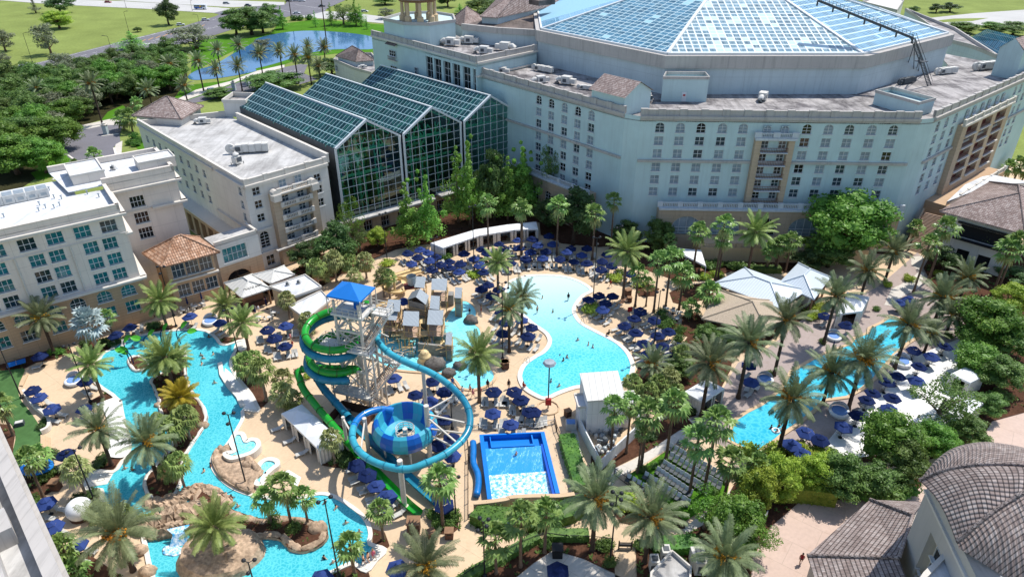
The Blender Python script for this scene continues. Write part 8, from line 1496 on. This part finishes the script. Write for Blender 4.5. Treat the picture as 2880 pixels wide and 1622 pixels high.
for a in [(2,'car_white','A1',215,545,20,'white pickup on the boulevard beside the tall street lamp'),(1,'car_white','A1',1475,210,25,'white car on the boulevard behind the grey tree'),(1,'car_white','A1',1678,170,22,'white car farther up the boulevard'),(0,'car_black','A1',1835,122,40,'dark car turning at the crossing'),(0,'car_red','A1',882,25,-5,'orange-red car on the highway'),(0,'car_blue','A1',1400,60,-5,'blue car behind the dark meadow pine'),(1,'car_silver','A1',1850,35,-3,'silver car on the far carriageway'),(0,'car_dark','A1',2025,52,-3,'dark car on the far carriageway'),(1,'car_white','A1',1740,750,30,'white car on the drive beside the lake palms'),(0,'car_white','A2',390,115,10,'white car waiting at the crossing'),(0,'car_dark','A2',595,57,20,'dark car leaving the crossing'),(1,'car_white','A2',945,100,-5,'white car on the road behind the cypresses'),(1,'car_white','A2',435,15,10,'white van parked beyond the crossing'),(0,'car_silver','A2',385,12,10,'silver car parked beyond the crossing'),(0,'car_black','A2',325,15,10,'black car parked beyond the crossing'),(0,'car_black','A4',1800,290,30,'black car parked left of the sloping blue glass roof'),(0,'car_silver','A4',1860,310,30,'silver car parked left of the sloping blue glass roof')]: car(*a)
t = thing('shuttle_bus','white shuttle bus with a blue stripe and yellow panel on the highway','bus', Q('A1',1640,78,.06), AZ(-4)); m = MB(); m.prism([(-4,-1.2),(4,-1.2),(4.3,-.8),(4.3,.8),(4,1.2),(-4,1.2)],.45,3.1); m.build('body','car_white', t); m = MB(); m.box((0,0,2.2),(7.4,2.44,.8)); m.build('windows','dark_pane', t); m = MB(); m.box((-1,0,1.2),(5.5,2.45,.8)); m.build('stripe','cloth_blue', t); m = MB(); m.box((.5,0,1.9),(1., 2.46,1.1)); m.build('panel','yellow', t)
for x in (-2.6,2.6):
 for y in (-1.1,1.1): m = MB(); m.cyl((x, y-.14,.48),(x, y+.14,.48),.48, n=10); m.build('wheel','tyre', t)
# rooftop plant
def unit(label, w, x, y, z, az, kind=0, s=1., mt='unit_white'):
 t = thing('rooftop_unit', label, 'air handler', Q(w, x, y, z), AZ(az)); t.scale = (s,)*3; m = MB()
 if kind == 0: m.box((0,0,1.3),(2.6,2., 1.9)); m.box((2., 0,1.1),(1.5,1.3,1.2)); m.build('casing', mt, t); m = MB(); m.smooth = True; m.tube([(-1.2,0,1.2),(-2.2,0,1.4),(-2.8,0,1.),(-2.9,0,.2)],.7,10); m.build('duct', mt, t)
 elif kind == 1:
  for k in range(5): m.box((k*1.4,0,1.2+.1*(k % 2)),(1.34,1.7,1.7))
  m.build('casing', mt, t); m = MB(); m.cyl((-1.9,-.3,1.2),(-1.9,.3,1.2),1.05, n=14); m.cyl((-1.9,0,1.2),(-.6,0,1.2),.6, n=10); m.build('fan', mt, t)
 else: m.box((0,0,.9),(1.5,1.2,1.3)); m.lathe((0,0,1.5),[(.5,0),(.5,.5),(.62,.55),(.3,.8),(0,.82)],10); m.build('casing', mt, t)
 m = MB()
 for x_ in (-.9,.9):
  for y_ in (-.7,.7): m.bar((x_, y_, 0),(x_, y_, .5),.1)
 m.box((-.2,-1.01,1.2),(1.1,.04,.9)); m.build('legs','unit_dark', t)
R28, R31, R18 = 28.12,31.3,18.7
for a in [('A2',1370,335, R31,-45,1,1., 'behind the parapet under the bell tower'),('A2',1650,375, R31,-20,0,1., 'nearest the middle of the window block roof'),('A2',1800,360, R31,-10,0,1., 'second from right on the window block roof'),('A2',1920,440, R31,-20,0,.9,'at the front right corner of the window block roof'),('A2',2090,415, R31,160,0,1., 'at the right end of the window block roof'),('A2',2070,600, R28,-20,0,.7,'at the left end of the shaded wing roof'),('A3',330,580, R28,-40,1,.75,'long one against the drum on the left wing roof'),('A3',350,680, R28,20,0,.8,'with a round fan on the left wing roof'),('A3',560,690, R28,-30,0,.9,'left of the pair before the gabled roof house'),('A3',690,730, R28,-20,1,.5,'right of the pair before the gabled roof house'),('A3',2160,820, R28,60,0,.85,'standing alone on legs before the drum'),('A3',1230,830, R28,30,2,.9,'beside the gabled roof house'),('A4',1640,610, R28,20,1,.8,'at the right wing roof below the stair'),('A4',1960,575, R28,20,1,1., 'before the pale gabled roof house'),('A4',1330,690, R28,30,1,.7,'blue-grey one under the catwalk stair'),('A1',1660,1010, R18,10,0,.7,'vertical tanks on the white flat roof'),('A1',1960,1250, R18,12,1,1., 'fan wheel and duct on the white flat roof'),('A1',1940,1340, R18,60,2,1.1,'bent duct beside the fan wheel'),('A2',930,560,9.2,20,0,.6,'on the low annex by the rose pavilion'),('B1',930,225,22.97,0,2,.5,'small hatch on the plain back wing roof'),('B2',320,1165,4.3,0,2,.4,'left vent on the bright kiosk roof'),('B2',410,1150,4.3,0,2,.4,'right vent on the bright kiosk roof')]: unit('rooftop unit '+a[7], *a[:7],'unit_dark' if 'blue-grey' in a[7] else 'unit_white')
t = thing('rooftop_unit','long louvred white unit at the left edge of the bright roof','air handler', Q('B1',120,480,22.2), math.atan2(d1.y, d1.x)); m = MB()
for k in range(7): m.box((-6+k*1.75,0,.8),(1.7,2.6,1.5))
m.build('casing','unit_white', t); m = MB()
for k in range(7): m.box((-6+k*1.75,-1.31,.7),(.9,.04,.5)); m.box((-6+k*1.75,0,1.57),(1.5,2.2,.06))
m.build('grille','galv', t)
for i, (w, x, y) in enumerate([('B1',370,400),('B1',405,395),('B1',445,460),('B1',505,465),('B1',325,515),('B1',490,520),('B1',375,540),('B1',445,540),('B1',320,565),('B1',35,615),('B1',715,425),('B1',810,450)]): t = thing('vent_pipe', f'small vent pipe, {ordinal(i, 12)} traced across the bright roof','vent', Q(w, x, y, 22.15),0,'vent pipes on the bright roof'); m = MB(); m.cyl((0,0,0),(0,0,.7),.1, n=6); m.box((0,0,.7),(.3,.3,.12)); m.build('pipe','galv', t)
pb = thing('roof_house','little gabled roof house with a tile roof between the two blue wings','roof structure',(0,0,0)); z = 28.1; pl = [Q('A3',825,875, z), Q('A3',1075,920, z), Q('A3',1245,800, z), Q('A3',1000,770, z)]; pl = [Vector((24.5,146., 0)), Vector((30.5,144.6,0)), Vector((33.2,151.5,0)), Vector((26.5,153.2,0))]; pl = [Vector((17.4,153.2,0)), Vector((23.6,146.2,0)), Vector((30., 151.6,0)), Vector((23.8,158.6,0))]; m = MB(); m.prism(pl, 28,32.4); c = [p+Vector((0,0,32.4)) for p in pl]; r0, r1 = (c[0]+c[3])/2+Vector((0,0,2.4)),(c[1]+c[2])/2+Vector((0,0,2.4)); m.quad(c[0], c[3], r0); m.quad(c[1], c[2], r1); m.build('wall','blue_wall', pb); m = MB(); e_ = (c[1]-c[0]).normalized()*.5; lo_ = Vector((0,0,-.25)); o1 = (c[0]-c[3]).normalized()*.6; m.quad(c[0]-e_+o1+lo_, c[1]+e_+o1+lo_, r1+e_, r0-e_); m.quad(r0-e_, r1+e_, c[2]+e_-o1+lo_, c[3]-e_-o1+lo_); m.build('roof','brown_tile', pb)
def roofbox(label, w, pts, z, h, wm='blue_wall'): t = thing('roof_box', label, 'roof structure',(0,0,0)); c = [Q(w, x, y, z+h) for x, y in pts]; m = MB(); m.prism(c, z, z+h-.5, False); m.prism([p+(sum(c, Vector())/4-p)*.03 for p in c], z+h-1.3, z+h-1.2); m.build('wall', wm, t); m = MB(); rim(m, c, .4, z+h-.55, z+h+.05); m.build('parapet','parapet', t); return t, c
t, c = roofbox('tall pale roof box with a small door against the front of the drum','A3',[(1352,625),(1728,628),(1695,590),(1375,585)],28.1,5.6); wl = Wall(c[0], c[1]); m = MB(); m.box(wl.at(wl.L*.5,29.2,.03),(1., .08,2.1), wl.rz); m.mi = 1; m.box(wl.at(wl.L*.5,29.6,.08),(.5,.04,.4), wl.rz); m.build('door',['frame_white','red_paint'], t)
roofbox('angled pale roof box at the right front corner of the hotel roof','A4',[(1115,735),(1470,835),(1600,800),(1245,708)],28.1,3.2)
cwk = thing('roof_catwalk','dark catwalk over the dome with a zigzag stair down to the hotel roof','catwalk',(0,0,0)); z0_, a, b = 0, Q('A4',640,5,47.5), Q('A4',1415,312,40.3); m = MB(); m.bar(a, b, 1., .5); n = 26
for i in range(n+1): p = a.lerp(b, i/n); m.bar(p, p+Vector((0,0,1.1)),.07)
for h in (.6,1.1): m.bar(a+Vector((0,0, h)), b+Vector((0,0, h)),.07)
for i in range(7): p = a.lerp(b, i/6); m.bar(p, p-Vector((0,0,1.2)),.3)
m.build('walkway','unit_dark', cwk); m = MB(); s0, s1, s2 = b, Q('A4',1485,500,34.5), Q('A4',1550,700,28.1)
for p, q in ((s0, s1),(s1, s2)):
 sd_ = Vector((.6,.3,0))
 for k in (-1,1): m.bar(p+sd_*k, q+sd_*k, .16); m.bar(p+sd_*k+Vector((0,0,1.)), q+sd_*k+Vector((0,0,1.)),.08)
 for i in range(16): e_ = p.lerp(q, i/16); m.bar(e_-sd_, e_+sd_, .3,.08)
m.build('stair','unit_dark', cwk); m = MB()
for x, y in ((1350,600),(1420,610),(1460,600),(1500,610),(1440,590)): m.bar(Q('A4', x, y, 28.1), s0.lerp(s1,.2 if x < 1440 else .8),.16)
m.box(s1,(2.2,2., .15),.5); m.build('truss','unit_dark', cwk)
# odds and ends on the decks
def daybed(label, w, x, y, s=1., closed=False):
 t = thing('daybed', label, 'daybed', Q(w, x, y, .1)); t.scale = (s,)*3; m = MB(); m.smooth = True
 if closed: m.blob((0,0,1.2),(1.6,1.6,1.45),16,9); m.build('cover','canvas', t); m = MB(); m.cyl((0,0,0),(0,0,.3),1.4, n=14); m.build('base','dark_wood', t)
 else: m.lathe((0,0,0),[(1.1,0),(1.35,.45),(1.2,.6),(0,.5)],16); m.build('base','canvas', t); m = MB(); m.lathe((0,.1,.55),[(0,.06),(.9,.1),(1., 0)],12); m.build('cushion','towel_blue', t); m = MB(); m.smooth = True; m.add([(1.3*math.cos(PI*k/8),.1+1.3*math.sin(PI*k/8)*math.cos(j*.35),.5+1.3*math.sin(PI*k/8)*math.sin(j*.35)) for j in range(4) for k in range(9)],[[j*9+k, j*9+k+1,(j+1)*9+k+1,(j+1)*9+k] for j in range(3) for k in range(8)]); m.build('hood','canvas', t)
daybed('white inflated dome covered up by the river steps','D1',670,950,1., True); daybed('round white daybed near the dining pavilion','C1',1720,315,1.1); daybed('round white daybed on the deck left of the river','C1',610,800,1.1); daybed('round daybed with blue cushion near the curtained cabana','C3',2180,790,1.); daybed('round daybed at the left of the adult pool','C4',765,440,1.); daybed('hooded daybed on the right of the adult pool','C4',810,1060,1.2); daybed('hooded daybed under palms right of the adult pool','C4',1320,650,1.2)
t = thing('table_tennis_table','blue table tennis table beside the turf','games table', Q('C1',145,670,.1), AZ(35)); m = MB(); m.box((0,0,.78),(2.7,1.5,.06)); m.build('top','canopy_blue', t); m = MB(); m.box((0,0,.88),(.02,1.6,.15)); m.build('net','canvas', t); m = MB()
for x in (-1.1,1.1):
 for y in (-.6,.6): m.bar((x, y, 0),(x, y, .76),.07)
m.build('legs','dark_metal', t)
t = thing('trampoline','blue round canopy over a game at the turf edge','canopy', Q('D1',325,610,.1)); m = MB(); m.smooth = True; m.lathe((0,0,0),[(1.6,1.2),(1.6,1.35),(1., 1.7),(0,1.8)],14,0,1.4,1.); m.build('canopy','canopy_blue', t); m = MB()
for k in range(6): m.bar((2.*math.cos(k),1.4*math.sin(k),0),(2.*math.cos(k),1.4*math.sin(k),1.25),.07)
m.build('posts','dark_metal', t)
for i, (w, x, y, lab_, s_) in enumerate([('D2',1350,1075,'largest brown wooden bin enclosure near the slide end',1.5),('D2',1490,1125,'brown bin right of the largest enclosure',.9),('D2',1637,1125,'brown twin-lid bin by the palm bed',1.),('C2',2090,680,'brown towel kiosk beside the lagoon ladder',1.1),('C3',60,680,'brown cabinet under the lamp left of the lagoon',1.1),('B3',1060,1250,'tall brown cabinet by the tall date palm',1.1),('B3',1075,1300,'short brown bin below the tall cabinet',.8),('B3',1215,1250,'brown bin under the grove palms',.9),('D1',465,730,'brown wooden bin by the turf canopy',1.1),('C3',570,1070,'dark bin at the pump house corner',.9),('D3',485,1275,'black grill box on the bottom patio',1.2),('B3',1650,1080,'dark brown box on the grove walk',.9)]):
 t = thing('bin', lab_, 'bin', Q(w, x, y, .1), i*.5 % 1.); m = MB(); m.box((0,0,.6*s_),(1.*s_, .9*s_, 1.2*s_)); m.build('cabinet','dark_wood' if 'black' not in lab_ else 'black_iron', t); m = MB(); m.box((0,0,1.25*s_),(1.15*s_, 1.05*s_, .1)); m.build('lid','wood' if 'black' not in lab_ else 'black_iron', t); m = MB(); m.box((0,-.46*s_, .9*s_),(.5*s_, .03,.22*s_)); m.build('slot','black_iron', t)
t = thing('towel_cart','pale box with blue towels beside the pump house','cart', Q('C3',595,1170,.1)); m = MB(); m.box((0,0,.6),(1.5,1.3,1.2)); m.build('box','unit_white', t); m = MB(); m.box((0,0,1.25),(1.2,1., .15)); m.build('towels','towel_blue', t)
def fence(label, pts, h=1.2, mt='black_iron', step=.22):
 t = thing('fence', label, 'fence',(0,0,0)); m = MB(); g = MB()
 for a, b in zip(pts, pts[1:]):
  L = (b-a).length; n = int(L/step)
  for z in (.15, h): m.bar(a+Vector((0,0, z)), b+Vector((0,0, z)),.06)
  for i in range(n): p = a.lerp(b, i/n); m.bar(p+Vector((0,0,.1)), p+Vector((0,0, h)),.03)
  k = max(1, int(L/2.4))
  for i in range(k+1): p = a.lerp(b, i/k); g.bar(p, p+Vector((0,0, h+.15)),.1)
 m.build('railing', mt, t); g.build('posts', mt, t)
fence('black iron fence slanting along the bottom deck', W('D3',-600,1700,-200,1430,200,1210,380,1140,560,1165,760,1170,935,1190)); fence('black iron fence right of the gate', W('D3',1135,1200,1260,1235,1420,1260)); t = thing('gate','black iron gate in the bottom fence','gate',(0,0,0)); m = MB(); a, b = Q('D3',985,1225), Q('D3',1090,1228)
for z in (.2,.8,1.2): m.bar(a+Vector((0,0, z)), b+Vector((0,0, z)),.1 if z != .8 else .25)
m.build('leaf','black_iron', t); m = MB(); m.bar(a, a+Vector((0,0,1.5)),.14); m.bar(b, b+Vector((0,0,1.5)),.14); m.build('posts','black_iron', t)
fence('dark fence down the right side of the wave pool', W('C3',460,1110,480,1200,'D3',540,400,620,760),1.2,'bronze'); fence('dark fence behind the wave pool', W('C2',1820,1190,2322,1175,'C3',460,1140),1., 'galv'); fence('black fence round the lounge lawn end', W('D3',950,620,1080,720,1210,790),1.3); fence('low black fence by the curtained cabana path', W('D3',1430,240,1500,250),1.3); fence('fence down the left side of the wave pool deck', W('C2',1780,1230,1800,1451,'D2',1790,500,1790,980),1.1,'bronze'); fence('black fence on the slope below the colonnade', W('B2',980,930,1100,870,1500,800,1900,690),1.1)
def ladder(label, w, x, y, az): t = thing('pool_ladder', label, 'ladder', Q(w, x, y, .15), AZ(az)); m = MB(); [m.tube(spline([Vector((s_, -.5,-.2)), Vector((s_, -.4,.7)), Vector((s_, 0,.95)), Vector((s_, .4,.1))],3, False),.04,5) for s_ in (-.3,.3)]; m.build('rails','galv', t)
ladder('steel ladder at the left rim of the lagoon','C3',235,630,40); ladder('steel ladder at the right rim of the lagoon','C3',705,310,220); ladder('steel ladder at the near corner of the adult pool','C4',190,1335,120); ladder('steel ladder at the splash pad rim','C2',1975,825,0); ladder('rails on the white steps into the left river','D1',830,650,100); ladder('rails on the steps at the right river end','D2',1030,1290,60)
for i, (w, x, y) in enumerate([('D1',165,210)]): t = thing('utility_box','small grey box with a white top on the turf','box', Q(w, x, y, .2),.4); m = MB(); m.box((0,0,.3),(1.2,.8,.6)); m.build('box','unit_dark', t); m = MB(); m.box((0,0,.63),(1., .6,.05)); m.build('lid','unit_white', t)
wl_ = thing('curb_wall','white curving low wall between the turf and the loungers','wall',(0,0,0)); m = MB(); rim(m, spline(W('C1',205,890,245,960,300,1020,370,1075,410,1130,405,1190,345,1225),4, False),.45,.1,.9, False); m.build('wall','coping', wl_)
for i, (x, y) in enumerate([(1875,1075),(1450,1010),(2240,1105)]): t = thing('gatepost', f'stone gate pier, {ordinal(i, 3)} of three lining the drive and court','pier', Q('A1', *((870,1095),(1915,740),(2025,705))[i])); m = MB(); m.box((0,0,1.5),(1.3,1.3,3.)); m.build('shaft','drum_wall', t); m = MB(); m.box((0,0,3.1),(1.7,1.7,.25)); m.lathe((0,0,3.2),[(.5,0),(.6,.5),(0,.9)],8); m.build('cap','trim', t)
# camera, sun, sky
cd = bpy.data.cameras.new('camera'); cam = bpy.data.objects.new('camera', cd); COL.objects.link(cam)
cd.sensor_width = 36.; cd.lens = 36.*FOC/2880; cd.clip_end = 4000.
cam.location = (0,0, CAMH); cam.rotation_euler = (PI/2-PITCH, 0,0); S.camera = cam
SUN = Vector((.5*.76,.5*.65,.866)).normalized()
sd = bpy.data.lights.new('sun','SUN'); sd.energy = 4.1; sd.angle = math.radians(.5); sd.color = (1., .955,.89)
so = bpy.data.objects.new('sun', sd); COL.objects.link(so); so.rotation_euler = SUN.to_track_quat('Z','Y').to_euler()
w = bpy.data.worlds.new('World'); S.world = w; w.use_nodes = True; nt = w.node_tree
sk = nt.nodes.new('ShaderNodeTexSky'); sk.sky_type = 'NISHITA'; sk.sun_disc = False; sk.sun_elevation = math.asin(SUN.z); sk.sun_rotation = math.atan2(SUN.x, SUN.y); sk.ozone_density = 1.4; sk.dust_density = .6
bg = nt.nodes['Background']; nt.links.new(sk.outputs[0], bg.inputs[0]); bg.inputs[1].default_value = .15
S.view_settings.view_transform = 'Standard'; S.view_settings.look = 'None'; S.view_settings.exposure = .3; S.view_settings.gamma = 1.
S.cycles.max_bounces = 6; S.cycles.diffuse_bounces = 2; S.cycles.glossy_bounces = 2; S.cycles.transmission_bounces = 3; S.cycles.transparent_max_bounces = 6
